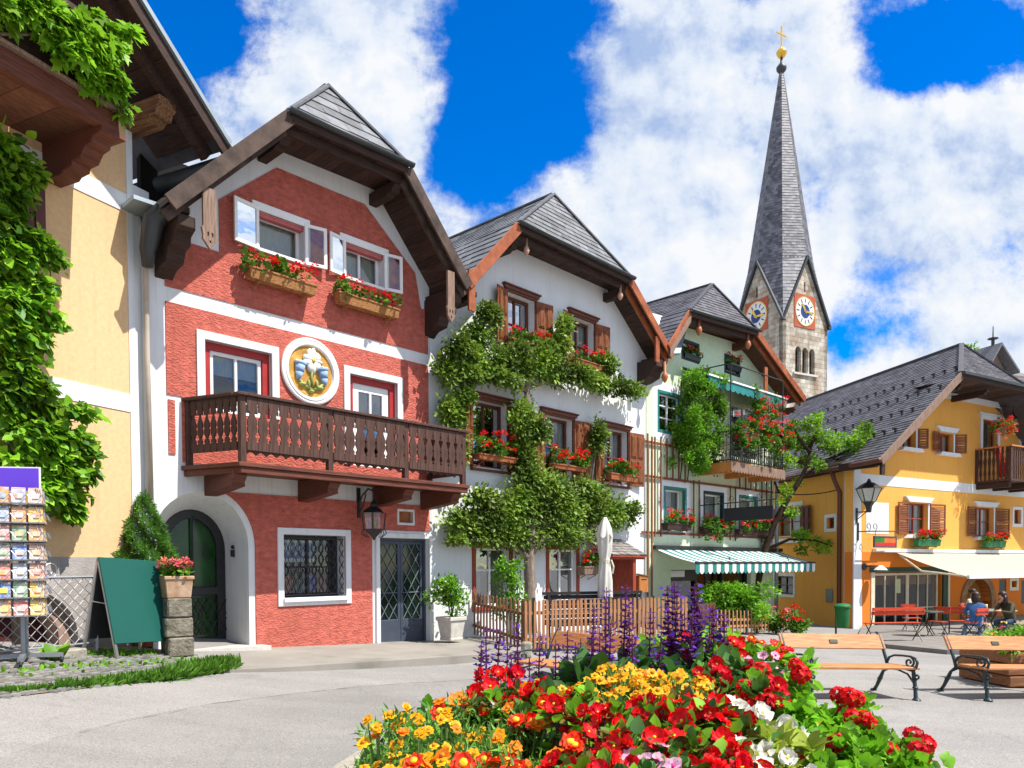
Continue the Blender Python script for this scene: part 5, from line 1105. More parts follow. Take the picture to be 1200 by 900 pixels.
    for a, b_, hh, m_ in ((E, K, .26, m_weath), (K, K2, .2, m_dark)):
        f = MB(); f.beam(a + Vector((0, -.03, -.1)), b_ + Vector((0, -.03, -.1)), .05, hh); f.build('bargeboard', m_, ro, bevel=.006)
    f = MB(); f.beam(K + Vector((0, -.1, .0)), K2 + Vector((0, -.1, 0)), .12, .1); f.build('gutter', m_lead, ro)
    sf = MB(); dz = Vector((0, 0, -.16)); 
    for a, b_, m in ((E, K, 8), (K, K2, 10)):
        for i in range(m):
            p, p2 = a.lerp(b_, (i + .02) / m), a.lerp(b_, (i + .98) / m); sf.nt = rnd.random(); bk = back * ((o + .3) / back.y) if a is E else Vector((0, o + .3, 0)); sf.slab([p + dz, p2 + dz, p2 + dz + bk, p + dz + bk], (0, 0, -.03))
    for i in range(14):
        p, p2 = E + back * (i * .75), E + back * (i * .75 + .73); sf.nt = rnd.random(); inn = (K - E).normalized() * .9; sf.slab([p + dz, p2 + dz, p2 + dz + inn, p + dz + inn], (0, 0, -.03))
    sf.build('soffit', m_soff, ro)
    for u, z in ((eL[0] + .35, eL[1] - .1), (kL[0] + .3, kL[1] - .42), (kL[0] + 2., kL[1] - .42)): purlin(root, u, z, o - .12)
    f = MB(); p = q(1036, 556, o); f.box(p[0] - .09, p[0] + .09, -o + .02, -o + .1, p[1], eL[1]); f.build('pendant_board', m_dark, ro)
    # windows
    for r, lw, up in ((w1, (0, 1), 1), (w2, (1, 1), 1), (W1, (1, 1), 0), (W2, (1, 1), 0)):
        w_ = window(F, root, r, .16, .06, 2, (0.,) if up else (0., .52), m_redwood, m_glassd, .4)
        mb = MB(); t = .16; mb.plate([(r[0] - .04, r[3] + .03), (r[1] + .04, r[3] + .03), (r[1] + .28, r[3] + .22), (r[0] - .28, r[3] + .22)], [], -.1, .02); mb.build('lintel', m_white, w_, bevel=.008)
        mb = MB(); mb.plate([(r[0] - .25, r[2] - .13), (r[1] + .25, r[2] - .13), (r[1] + .12, r[2] - .01), (r[0] - .12, r[2] - .01)], [], -.2, .05); mb.build('sill', m_white, w_, bevel=.008)
        mb = MB(); mb.box(r[1] + .002, r[1] + .09, -.02, .1, r[2], r[3]); mb.build('jamb', m_white, w_)
        sw_ = (r[1] - r[0]) * .55
        if lw[0]: hinged(w_, 'shutter', r[0] - .02, r[2], r[3], sw_, 5 if not up else 8, -1, -.05, m_shuty, 'louvre')
        hinged(w_, 'shutter', r[1] + .1, r[2], r[3], sw_ + (.12 if not up else -.12), 8 if not up else 40, 1, -.05, m_shuty, 'louvre')
    w_ = window(F, root, sm, .1, .05, 1, (0.,), m_redwood, m_glassd); surround(F, w_, sm, .12, m_white, .03)
    for r in (D1, D2): w_ = window(F, root, r, .12, .1, 1, (0.,), m_balu, m_glassd, name='balcony_door'); surround(F, w_, r, .16, m_white, .05, bottom=False); mb = MB(); mb.box(r[0] - .3, r[1] + .3, -.09, .0, r[3] + .162, r[3] + .24); mb.build('lintel', m_white, w_)
    # glazed shop doors
    u0, u1, a, b_ = GD; mf = mat('cream_frame', (.66, .6, .45), .5); mu = u0 + (u1 - u0) * .5
    w_ = window(F, root, (u0, mu, a, b_ - .02), .06, .09, 3, (0., .45), mf, m_glass0, 0, name='glazed_door', mull=.05); w2_ = window(F, root, (mu, u1 - .12, a, b_ - .02), .07, .09, 3, (0., .45), mf, m_glass0, 0, name='glazed_door', mull=.05); mb = MB(); mb.box(u0 + .1, u1 - .2, .3, .32, b_ - .45, b_ - .1); mb.build('blind', mat('orange_blind', (.4, .16, .06), .8), w_)
    mb = MB(); mb.box(u0 + (u1 - u0) * .33, u0 + (u1 - u0) * .4, .08, .1, a + 1.6, a + 2.1); mb.build('notice', mat('paper', (.55, .6, .35), .8), w_)
    mb = MB(); mb.box(u0 - .3, u1 + .3, -.02, .06, b_ + .02, b_ + .18); mb.build('shutter_box', mat('dark_green_box', (.01, .05, .03), .5), root); mb = MB(); mb.plate(rect(u0 - .22, u0 - .02, a, b_), [], -.03, .03); mb.build('door_post', mf, root)
    mb = MB(); mb.box(u1 + .02, u1 + .3, -.06, .0, a, b_); mb.box(u1 + .31, u1 + .42, -.08, .0, a, b_, 1); mb.build('folded_shutter', [mat('dark_green_paint', (.01, .045, .025), .5), mf], root)
    # stone arch round the cellar door
    s_ = MB(); outr = [(ac + ar * 1.36, zb), (ac + ar * 1.36, asp)] + arc_pts(ac, asp, ar * 1.36, (atop - asp) * 1.3, 0, 180, 18)[1:-1] + [(ac - ar * 1.36, asp), (ac - ar * 1.36, zb), (ac - ar, zb), (ac - ar, asp)] + arc_pts(ac, asp, ar, atop - asp, 180, 0, 18)[1:-1] + [(ac + ar, asp), (ac + ar, zb)]
    s_.plate(outr, [], -.06, .3); s_.build('stone_arch', mat('brown_stone', (.3, .18, .1), .95, .1, .25, 5., bump=.8, bscale=12, bdist=.03), root)
    s_ = MB(); s_.box(ac - ar, ac + ar * .1, .55, .62, zb, atop); s_.build('arch_door', m_balu, root)
    for r in (P1, P3): mb = MB(); mb.box(r[0], r[1], .02, .1, r[2], r[3]); mb.build('dark_shutter', m_iron, root)
    w_ = window(F, root, P2, .1, .05, 1, (0.,), m_redwood, m_glassd); surround(F, w_, P2, .14, mf, .03)
    # balcony
    D = 1.25; c0 = q(1139, 560, D)[0] if False else q(1184, 540, D)[0]; c1 = c0 + 3.2; zs = .5 * (q(1184, 560, D)[1] + q(1200, 563, D)[1]); zr = q(1184, 521, D)[1]
    mb = MB(); mb.box(c0 - .05, c1, -D - .06, 0, zs - .08, zs); bo = mb.build('balcony', m_bal, root)
    for u in (c0 + .1, c0 + 1.3, c0 + 2.5): mb = MB(); mb.beam((u, 0, zs - .2), (u, -D + .05, zs - .2), .18, .22); mb.build('bracket', m_dark, bo)
    mb = MB(); mb.box(c0 - .06, c1, -D - .08, -D + .04, zr - .05, zr); mb.box(c0 - .06, c0 + .06, -D + .04, 0, zr - .05, zr); mb.build('handrail', m_orw, bo)
    for x, y in ((c0, -D), (c0, -.06)): mb = MB(); mb.box(x - .05, x + .05, y - .05, y + .05, zs, zr - .05); mb.build('post', m_bal, bo)
    prof = [(.03, 0), (.03, .12), (.05, .2), (.03, .35), (.06, .6), (.035, .75), (.05, .85), (.03, 1)]
    mb = MB(); hh = zr - .05 - zs; mb.plate([(w, h_ * hh) for w, h_ in prof] + [(-w, h_ * hh) for w, h_ in prof][::-1], [], -.015, .015); t = mb.build('baluster', m_bal, None); tm = t.data; bpy.data.objects.remove(t)
    for i in range(7): ob = bpy.data.objects.new('baluster', tm); link(ob, bo); ob.location = (c0, -.2 - i * .155, zs); ob.rotation_euler = (0, 0, R(90))
    for i in range(18): ob = bpy.data.objects.new('baluster', tm); link(ob, bo); ob.location = (c0 + .14 + i * .165, -D, zs)
    return dict(D=D, c0=c0, zs=zs, zr=zr, W1=W1, W2=W2, aw=aw)
YB = yellow_house()
def yellow_extras():
    F = YEL; mg = mat('green_trough', (.02, .14, .05), .5)
    for k, w in (('W1', 'second'), ('W2', 'third')):
        pass
    flower_box(F, (YB['W1'][0] - .0, YB['W1'][1] + .2, YB['W1'][2] - .42, YB['W1'][2] - .18), 'green trough of red geraniums under the sunlit window left of the inn balcony', o=.3, mtrough=mg, nb=34, nl=380, fol=.3, seed=51, pal=HEADS + HEADS + HEADP, group='green window troughs on the inn')
    flower_box(F, (YB['W2'][0] - .0, YB['W2'][1] + .2, YB['W2'][2] - .42, YB['W2'][2] - .18), 'green trough of red geraniums under the shaded window below the inn balcony', o=.3, mtrough=mg, nb=34, nl=380, fol=.3, seed=52, pal=HEADS + HEADS + HEADP, group='green window troughs on the inn')
    # hanging basket and lamp on the balcony
    p = F.q(1173, 500, .9); t = thing('hanging_basket', F.w(p[0], .9, p[1]), F.az, 'hanging basket of pink flowers over the inn balcony', 'flower basket'); rg = random.Random(9)
    b = MB(); b.lathe([(.02, -.32), (.18, -.25), (.24, -.08), (.24, -.05)], (0, 0, 0), 12); [b.tube([(.2 * math.cos(a), .2 * math.sin(a), -.05), (0, 0, .75)], .008, 4) for a in (0, 2.1, 4.2)]; b.build('basket', m_weath, t)
    P, D_ = cloud_pts([((0, 0, 0), (.45, .4, .32))], 420, 3, .4); leaves('foliage', P, D_, .09, 'oval', m_leaf, t, 3, jit=.6)
    blossoms(t, [(rg.gauss(0, .28), rg.gauss(-.2, .18), rg.gauss(-.06, .2)) for _ in range(42)], HEADP + HEADS, rg, 1.25)
    p = F.q(1187, 492, .5); t = thing('balcony_lamp', F.w(p[0], .5, p[1]), F.az, 'small black lamp under the inn eave beside the flower basket', 'lamp'); b = MB(); b.lathe([(.02, .35), (.05, .2), (.22, .02), (.22, 0)], (0, 0, 0), 8); b.build('lamp_shade', m_iron, t); b = MB(); b.lathe([(.16, 0), (.1, -.3), (.02, -.34)], (0, 0, 0), 8); b.build('lamp_glass', mat('amber_glass', (.2, .1, .03), .2), t); b = MB(); b.tube([(0, 0, .34), (0, 0, .55), (0, .5, .6)], .015, 6); b.build('bracket', m_iron, t)
    # folded red parasol on the balcony
    p = F.w(YB['c0'] + .28, .7, YB['zs']); t = thing('folded_parasol', p, F.az, 'folded red parasol leaning inside the inn balcony', 'parasol'); b = MB(); b.tube([(.12, -.2, 0), (-.12, .0, 1.35)], .02, 6); b.build('pole', m_weath, t); b = MB(); b.tube([(.1, -.2, .15), (.0, -.1, .5), (-.08, -.03, 1.05), (-.12, .0, 1.35)], [.2, .16, .1, .02], 9); b.build('canopy', mat('red_cloth', (.6, .02, .02), .8), t)
    # cream awning
    a0 = F.q(1022, 647)[0]; a1 = 12.5; zt = YB['aw']; o = 2.6; f0 = F.q(1135, 676, o); t = thing('cream_awning', F.w((a0 + a1) / 2, 0, zt), F.az, 'cream roll-out awning shading the tables in front of the inn', 'awning'); um = (a0 + a1) / 2
    c = MB(); g0 = f0[0] - um; g1 = a1 - um; w0 = a0 - um + .5; zf = f0[1] - zt; A, B, C_, D_ = Vector((w0, -.14, -.02)), Vector((g1, -.14, -.02)), Vector((g1, -o, zf)), Vector((g0, -o, zf)); n = 10
    # the left edge of the cloth runs square to the wall
    A.x = g0; V_ = []
    for i in range(n + 1):
        s = i / n; V_ += [A.lerp(D_, s) + Vector((0, 0, -.05 * math.sin(math.pi * s))), B.lerp(C_, s) + Vector((0, 0, -.05 * math.sin(math.pi * s)))]
    c.add(V_, [(2 * i, 2 * i + 1, 2 * i + 3, 2 * i + 2) for i in range(n)]); m_aw = mat('cream_cloth', (.52, .51, .42), .85, .15, .04, 2., stretch=(14, .3, 1), trans=.25); co_ = c.build('awning_cloth', m_aw, t)
    b = MB(); b.box(a0 - um, g1, -.16, 0, .0, .12); b.build('wall_case', mat('white_case', (.72, .72, .72), .5), t)
    b = MB(); b.box(g0 - .05, g1, -o - .06, -o + .02, zf - .06, zf + .05); b.build('front_bar', m_paintw, t)
    b = MB(); 
    for u in (g0 + .15, g0 + 4.): b.tube([(u, -.15, -.1), (u - .6, -o * .5, zf * .6 - .15), (u, -o, zf)], .035, 6)
    b.build('folding_arm', mat('cream_metal', (.6, .55, .4), .5), t)
    # street lantern and painted sign on the white corner
    p = F.q(1018, 603, .55); uu = F.q(1003, 605, .0)[0]; t = thing('street_lantern', F.w(uu, 0, p[1]), F.az, 'old style glass street lantern on the white corner of the inn', 'lamp'); dx = p[0] - uu
    b = MB(); b.box(-.04, .04, -.05, 0, -.25, .25); b.tube([(0, -.02, .12), (dx * .6, -.3, .1), (dx, -.55, .12), (dx, -.55, .3)], .022, 6); b.tube([(0, -.02, -.15), (dx * .4, -.25, -.02), (dx * .8, -.45, .1)], .015, 6); b.build('bracket', m_iron, t)
    z0, z1 = F.q(1018, 588, .55)[1] - p[1], F.q(1018, 573, .55)[1] - p[1]; zt_ = F.q(1018, 561, .55)[1] - p[1]; w0, w1 = .2, .38
    g = MB(); g.lathe([(w0, z0), (w1, z1)], (dx, -.55, 0), 6, caps=False); g.build('lantern_glass', mat('milky_glass', (.75, .75, .68), .2, .5, trans=.4), t)
    b = MB()
    for k in range(6):
        a = R(60 * k); b.tube([(dx + w0 * math.cos(a), -.55 + w0 * math.sin(a), z0), (dx + w1 * math.cos(a), -.55 + w1 * math.sin(a), z1)], .018, 5)
    b.lathe([(.08, z0 - .35), (.1, z0 - .15), (w0 * .9, z0 - .02), (w0 + .03, z0)], (dx, -.55, 0), 6); b.lathe([(w1 + .05, z1), (w1 * .75, z1 + (zt_ - z1) * .35), (.14, z1 + (zt_ - z1) * .62), (.1, z1 + (zt_ - z1) * .65), (.1, zt_ - .15), (.03, zt_)], (dx, -.55, 0), 6); b.build('lantern_frame', m_iron, t)
    u, z = F.q(1004.5, 623); t = thing('painted_hanging_sign', F.w(u, 0, z), F.az, 'small green, orange and red framed sign hanging from a scrolled iron arm', 'sign'); o2 = .5
    e1 = F.q(1053, 622, .5); s0, s1 = F.q(1024, 628, .5), F.q(1050, 642, .5); b = MB(); b.box(-.03, .03, -.05, 0, -.3, .3); b.tube([(0, -.03, 0), (.25, -.5, 0), (e1[0] - u, -.5, .02)], .02, 6)
    for x in (.1, .45): b.tube([(x + .12 * math.cos(a) * (1 - a / 9), -.35, .16 + .12 * math.sin(a) * (1 - a / 9)) for a in np.linspace(-1.5, 5, 14)], .012, 5)
    for x in (s0[0] - u + .08, s1[0] - u - .08): b.tube([(x, -.5, .01), (x, -.5, s0[1] - z + .0)], .01, 4)
    b.build('bracket', m_iron, t); r = (s0[0] - u, s1[0] - u, s1[1] - z, s0[1] - z); b = MB(); b.plate(rect(*r), [rect(*inset(r, .05))], -.53, -.47); bo = b.build('sign_frame', m_bluegrey, t)
    w, h = r[1] - r[0] - .1, r[3] - r[2] - .1; x0, y0 = r[0] + .05, r[2] + .05; b = MB(); b.box(x0, x0 + w * .45, -.52, -.48, y0 + h * .4, y0 + h, 0); b.box(x0 + w * .45, x0 + w, -.52, -.48, y0 + h * .4, y0 + h, 1); b.box(x0, x0 + w, -.52, -.48, y0, y0 + h * .4, 2)
    b.build('sign_panel', [mat('sign_green', (.03, .17, .02), .6), mat('sign_orange', (.6, .14, .03), .6), mat('sign_red', (.55, .02, .02), .6)], t)
    # litter bin on the corner
    p = F.q(987, 735, .3); t = thing('litter_bin', Vector(gnd(987, 744).to_tuple()), F.az, 'green plastic litter bin fixed at the white corner of the inn', 'bin'); k = (t.location - Vector(CAM)).length / FOC; y = lambda py: (744 - py) * t.location.y / FOC
    b = MB(); hw = 8.5 * t.location.y / FOC; b.lathe([(hw * .8, y(735)), (hw * .84, y(733)), (hw, y(713)), (hw, y(711))], (0, 0, 0), 14); b.build('bin_body', mat('green_plastic', (.015, .14, .035), .4), t, auto=40); b = MB(); b.lathe([(hw * 1.1, y(712)), (hw * 1.12, y(710)), (hw * .8, y(707.5)), (.05, y(707))], (0, 0, 0), 14); b.build('bin_lid', mat('green_plastic_lid', (.02, .16, .05), .4), t, auto=40); b = MB(); b.tube([(0, hw, -.1), (0, hw, y(710))], .03, 6); b.build('post', m_iron, t)
    u, z = F.q(1014, 664); t = thing('wall_lamp', F.w(u, 0, z), F.az, 'little black and white wall lamp left of the glazed doors', 'lamp'); b = MB(); b.lathe([(.12, 0), (.12, -.06)], (-.1, 0, 0), 8, axis='y'); b.tube([(-.1, -.05, 0), (.2, -.35, .02)], .025); b.build('bracket', m_iron, t); b = MB(); b.lathe([(.05, .04), (.22, -.1), (.22, -.12)], (.25, -.4, 0), 10); b.build('lamp_shade', m_paintw, t)
    # houses beyond
    B = atY(1168, 430, 60.); t = thing('distant_house', Vector((B.x, B.y, 0)), R(20), 'distant stone house with a dark gable and finial behind the inn roof', 'house'); z = lambda py: atY(1168, py, 60.).z; x = lambda px: (px - 1168) * 60 / FOC
    w = MB(); w.plate([(x(1148), 0), (x(1183), 0), (x(1183), z(437)), (x(1163), z(408)), (x(1148), z(428))], [], 0, 12); w.box(x(1183), x(1183) + 9, 1, 12, 0, z(432)); w.build('wall', mat('brown_rubble', (.24, .16, .12), .9, bump=.6, bscale=4), t)
    r_ = MB(); P = lambda px, py, y_: Vector((x(px), y_, z(py)))
    r_.slab([P(1161, 405, -.8), P(1190, 435, -.8), P(1190, 435, 12), P(1161, 405, 12)], (0, 0, -.2)); r_.slab([P(1161, 405, -.8), P(1146, 427, -.8), P(1146, 427, 12), P(1161, 405, 12)], (0, 0, -.2)); r_.slab([Vector((x(1186), .4, z(440))), Vector((x(1186) + 10, .4, z(436))), Vector((x(1186) + 10, 6, z(402))), Vector((x(1186), 6, z(410)))], (0, 0, -.2)); ro = r_.build('roof', m_slate, t)
    f = MB(); f.lathe([(.12, z(406)), (.12, z(399)), (.38, z(398)), (.38, z(397)), (.05, z(396)), (.03, z(383))], (x(1161.5), 0, 0), 8); f.build('finial', m_lead, ro)
yellow_extras()
# ---------------------------------------------------------------- cream house at the left edge
CRE = Frame(RED.w(RED.q(158, 400)[0], 0, 0), 64.5)
def cream_house():
    F = CRE; root = thing('cream_house', F.w(0, 0, 0), F.az, 'cream plastered house with white bands and deep wooden eave at the left edge', 'house', 'gabled houses in the row'); q = F.q
    zp = 1.85; wl = MB(); ctr = -2.2
    arch = [(-1.05, .2)] + arc_pts(-2.05, .75, 1.0, .72, 0, 180, 14) + [(-3.05, .2)]
    rl = lambda u: 9.6 - (u + .71) * .766
    wl.plate([(-7, zp), (0, zp), (0, rl(0) - .5), (-2.5, rl(-2.5) - .5), (-5, rl(-5) - .5), (-7, rl(-7) - .5)], [], 0, .4, 0)
    wl.plate([(-7, -.3), (0, -.3), (0, zp - .002), (-7, zp - .002)], [arch], -.03, .4, 1)
    for a, b in ((4.088, 4.362), (7.12, 7.4)): wl.plate(rect(-7, -.11, a, b), [], -.012, .01, 2)
    wl.plate(rect(-.108, .0, zp, 8.6), [], -.016, .01, 2)
    wl.plate([(-3.05, .2)] + arc_pts(-2.05, .75, 1.0, .72, 180, 0, 14) + [(-1.05, .2), (-1.25, .2)] + arc_pts(-2.05, .75, .8, .52, 0, 180, 14) + [(-2.85, .2)], [], .1, .4, 3)
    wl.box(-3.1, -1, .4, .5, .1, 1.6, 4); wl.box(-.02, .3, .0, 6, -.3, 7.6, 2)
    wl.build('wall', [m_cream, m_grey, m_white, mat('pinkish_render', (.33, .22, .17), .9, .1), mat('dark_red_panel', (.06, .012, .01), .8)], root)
    # eave
    P = lambda u, o, dz=0: Vector((u, -o, rl(u) + dz)); ro = MB(); ro.slab([P(-7, 1.05), P(.9, 1.05), P(.9, -6), P(-7, -6)], (0, 0, -.06)); r_ = ro.build('roof', m_slate2, root)
    sf = MB()
    for i in range(12):
        u0, u1 = -3 + i * .31, -3 + i * .31 + .3; sf.nt = rnd.random(); sf.slab([P(u0, 1., -.09), P(u1, 1., -.09), P(u1, -.3, -.09), P(u0, -.3, -.09)], (0, 0, -.03))
    sf.build('soffit', m_soff, r_)
    b = MB(); b.beam(P(-7, 1.07, -.1), P(.9, 1.07, -.1), .05, .26); b.build('bargeboard', m_dark, r_); b = MB(); b.beam(P(-7, .72, -.22), P(.8, .72, -.22), .12, .2); b.build('rafter', m_soff, r_)
    b = MB(); b.beam(P(-7, 1.12, .02), P(.9, 1.12, .02), .05, .07); b.build('verge_flashing', m_zinc, r_)
    for u, w in ((.02, .3), (-2.2, .3)):
        purlin(root, u, rl(u) - .5, .78, w, .32, mat('old_beam', (.1, .045, .02), .8, .2, .3, 3., col2=(.3, .16, .08), stretch=(12, 1.2, 12), bump=.5, bscale=8))
    b = MB(); b.tube([P(.95, .95, -.22), P(.95, -5, -.22)], .14, 12); b.build('gutter', m_lead, r_, smooth=True)
    # balcony
    D, uE = 1.2, -1.17; zb = 7.53; fb = MB()
    for i in range(10): fb.nt = rnd.random(); fb.box(uE - .22 - i * .46, uE - .22 - i * .46 + .45, -D + .12, -.0, zb + .0, zb + .05)
    bo = fb.build('balcony', mat('balcony_floor_boards', (.1, .035, .018), .7, .3, .3, 3., col2=(.2, .08, .045), stretch=(2, 10, 10), tint=.3), root)
    b = MB(); b.box(-6, uE, -D - .04, -D + .1, zb - .06, zb + .2); b.build('edge_beam', m_balu, bo, bevel=.01)
    b = MB(); b.box(-6, uE + .12, -D - .12, -D + .02, zb + .202, zb + .25); b.build('ledge', m_weath, bo, bevel=.01)
    b = MB(); 
    for i in range(30):
        u = uE - .06 - i * .16; b.nt = rnd.random(); b.box(u - .155, u, -D - .02, -D + .02, zb + .25, zb + 1.15)
    b.box(uE - .1, uE, -D, 0, zb + .25, zb + 1.15); b.build('railing_boards', m_dark, bo)
    b = MB(); b.box(-6, uE + .08, -D - .08, -D + .08, zb + 1.152, zb + 1.22); b.build('handrail', m_dark, bo)
    c = MB(); pts = [(0, zb - .5), (0, zb + .05), (-D - .02, zb + .05), (-D - .04, zb - .12), (-D + .14, zb - .16), (-D + .16, zb - .22), (-D + .3, zb - .25), (-D + .4, zb - .37), (-D + .56, zb - .38), (-D + .58, zb - .44), (-.45, zb - .46), (-.4, zb - .5)]
    c.plate(pts, [], uE - .25, uE + .02, T=lambda x, y, zz: (y, x, zz)); c.build('bracket', m_balu, bo, bevel=.014)
    r = (-2.1, -1.42, 5.9, 6.95); w_ = MB(); w_.plate(rect(*r), [], -.06, .01); 
    for k in range(4): w_.box(r[0] + .05 + k * .16, r[0] + .18 + k * .16, -.08, -.055, r[2] + .05, r[3] - .05)
    w_.build('shutter', mat('plum_brown_shutter', (.11, .035, .035), .6), root)
    return root
cream_house()
def vine(name, F, px, label, n, seed, size, o0=.28, cat='vine', lm=None, tpl='lobed', stems=(), rz=None, tone=None, depthvar=.22, flow=-.5, grow=1.):
    """a climber grown over a facade: px = (x, y, rx, ry) clumps measured on the facade"""
    rg = np.random.default_rng(seed); bl = []; c0 = F.q(px[0][0], px[0][1], o0)
    for x, y, rx, ry in px:
        x, y, rx, ry = x, y, rx * grow, ry * grow; a = F.q(x, y, o0); b = F.q(x + rx, y, o0); t = F.q(x, y - ry, o0); o = o0 + rg.uniform(-.1, .12); bl.append(((a[0], -o, a[1]), (abs(b[0] - a[0]) + .02, depthvar, abs(t[1] - a[1]) + .02)))
    root = thing(name, F.w(0, 0, 0), F.az, label, cat); P, D = cloud_pts(bl, n, seed, .25); P[:, 1] = np.minimum(P[:, 1], -.03)
    D = D * .5 + np.array([0, -.45, flow]); up = np.array([.15, -.75, .65])
    leaves('foliage', P, D, size, tpl, lm or m_vine, root, seed, up=up, jit=.45, tints=.5 + .35 * np.sin(P[:, 0] * 3.1 + 1) * np.sin(P[:, 2] * 2.7))
    for st in stems:
        pts = [F.q(x, y, o) + (o,) for x, y, o, _ in st]; m_ = MB(); m_.tube([(u, -o, z) for u, z, o in pts], [w for *_, w in st], 8); m_.build('stem', m_barkd if size < .1 and tpl == 'lobed' else m_bark, root, smooth=True)
    return root
vp = [(0, 170, 26, 22), (15, 195, 24, 18), (5, 225, 26, 24), (30, 205, 14, 12), (0, 260, 26, 22), (28, 285, 22, 16), (48, 300, 18, 12), (10, 300, 26, 20), (20, 330, 26, 18), (42, 335, 16, 12), (5, 350, 26, 22), (40, 360, 18, 14), (55, 375, 12, 10), (15, 390, 26, 20), (45, 395, 14, 12), (20, 425, 28, 22), (5, 455, 28, 24), (35, 455, 20, 14), (20, 485, 30, 20), (60, 480, 26, 12), (90, 484, 18, 7), (45, 510, 34, 20), (80, 515, 22, 14), (97, 530, 12, 10), (25, 540, 34, 22), (65, 545, 26, 18), (92, 552, 16, 14), (50, 570, 30, 20), (80, 580, 22, 16), (88, 600, 12, 10), (20, 580, 30, 24)]
vine('wall_vine', CRE, vp, 'lush green vine climbing up the cream wall at the left edge', 6800, 61, .125, .3, stems=[[(20, 755, .15, .06), (15, 650, .2, .06), (25, 500, .2, .05), (10, 350, .2, .04), (5, 200, .15, .02)]], lm=[m_vine, m_vine, leafm('yellowing_vine_leaves', (.2, .36, .02), (.32, .5, .04), .4), leafm('dark_vine_leaves', (.05, .15, .012), (.1, .24, .02), .3)], tpl='vineoval')
vb = [(0, 10, 20, 14), (25, 10, 20, 14), (50, 15, 22, 16), (75, 25, 22, 18), (60, 42, 18, 14), (90, 40, 20, 18), (105, 55, 16, 16), (85, 62, 14, 14), (115, 75, 16, 14), (105, 85, 12, 14), (125, 60, 14, 12), (120, 100, 10, 12), (135, 35, 14, 7), (140, 105, 7, 10), (150, 130, 5, 8), (128, 90, 12, 12), (70, 65, 8, 10), (110, 30, 16, 12), (40, 0, 26, 12), (148, 38, 6, 5)]
vine('balcony_vine', CRE, vb, 'bright grape vine spilling over the dark wooden balcony at top left', 1500, 62, .14, 1.42, stems=[[(0, 40, 1.3, .02), (60, 40, 1.35, .02), (120, 70, 1.4, .012)]], lm=leafm('grape_leaves', (.14, .34, .015), (.28, .52, .03), .42), depthvar=.16)

# ---------------------------------------------------------------- the ground before the red house
def strip(name, inner, outer, m, kind='structure', skirt=.15, parent=None):
    mb = MB(); n = len(inner); mb.add(list(inner) + list(outer) + [Vector(p) - Vector((0, 0, skirt)) for p in outer], [(i, n + i, n + i + 1, i + 1) for i in range(n - 1)] + [(n + i, 2 * n + i, 2 * n + i + 1, n + i + 1) for i in range(n - 1)])
    o = mb.build(name, m, parent); o['kind'] = kind; return o
ox = [(222, 784, .03), (262, 786, .04), (300, 785, .05), (340, 783, .07), (400, 779, .1), (480, 774, .12), (560, 768, .13), (600, 765, .13), (622, 763, .13)]
outer = []; 
for x, y, h in ox: p = gnd(x, y + h * 60); outer.append(p + Vector((0, 0, h)))
inner = []
for (x, y, h) in ox:
    xx = 262 + (x - 222) * (640 - 262) / (622 - 222); u = RED.q(xx, 700)[0]; zz = .29 + (.1 - .29) * (u + 4.1) / 4.1; inner.append(RED.w(u, -.9 if xx < 292 else -.15, max(zz, .08)))
strip('pavement', inner, outer, mat('pavement_concrete', (.27, .25, .22), .95, .15, .12, 1.2, bump=.5, bscale=45, bdist=.012, blotch=((.15, .14, .11), 1.6, .55, .7), detail=8))
# arch threshold
mb = MB(); a0, a1 = RED.q(176, 640)[0], RED.q(292, 640)[0]; pts = [RED.w(a0 - .6, .6, 0), RED.w(a1 + .2, .35, 0), RED.w(a1 + .2, -1., 0), RED.w(a0 - .6, -1., 0)]; zz = [.42, .34, .32, .42]; mb.slab([Vector((p.x, p.y, z)) for p, z in zip(pts, zz)], (0, 0, -.3)); o = mb.build('threshold', m_conc); o['kind'] = 'structure'
# cobbles
def cobbles():
    poly = [(-30, 775), (-30, 822), (60, 812), (150, 801), (250, 789), (225, 766), (160, 768), (100, 770), (30, 773)]; g = [gnd(x, y) for x, y in poly]; mb = MB(); rg = random.Random(3)
    def inside(x, y):
        c = False
        for i in range(len(g)):
            a, b = g[i], g[i - 1]
            if (a.y > y) != (b.y > y) and x < (b.x - a.x) * (y - a.y) / (b.y - a.y) + a.x: c = not c
        return c
    xs = [p.x for p in g]; ys = [p.y for p in g]; az = R(20); ca, sa = math.cos(az), math.sin(az); i = 0; base = MB()
    base.add([(p.x, p.y, p.z + .012) for p in g], [tuple(range(len(g)))]); b = base.build('cobble_bed', m_dirt); b['kind'] = 'structure'
    for r in range(-60, 90):
        for k in range(-60, 90):
            u, v = k * .115 + (r % 2) * .055 + rg.uniform(-.008, .008), r * .1; x, y = -6.5 + u * ca - v * sa, 9.8 + u * sa + v * ca
            if not inside(x, y): continue
            w, h = .05 + rg.uniform(-.006, .005), .044 + rg.uniform(-.005, .004); z = zg(x, y) + .03 + rg.uniform(-.008, .008); mb.nt = rg.random(); tl = rg.uniform(-.1, .1)
            P = lambda a, c, zz: (x + a * ca - c * sa, y + a * sa + c * ca, zz + a * tl)
            mb.add([P(-w, -h, z - .04), P(w, -h, z - .04), P(w, h, z - .04), P(-w, h, z - .04), P(-w * .85, -h * .85, z - .004), P(w * .85, -h * .85, z - .004), P(w * .85, h * .85, z - .004), P(-w * .85, h * .85, z - .004), P(0, 0, z + .006)], [(0, 1, 5, 4), (1, 2, 6, 5), (2, 3, 7, 6), (3, 0, 4, 7), (4, 5, 8), (5, 6, 8), (6, 7, 8), (7, 4, 8)])
    o = mb.build('cobblestones', m_cobble, auto=60); o['kind'] = 'structure'
cobbles()
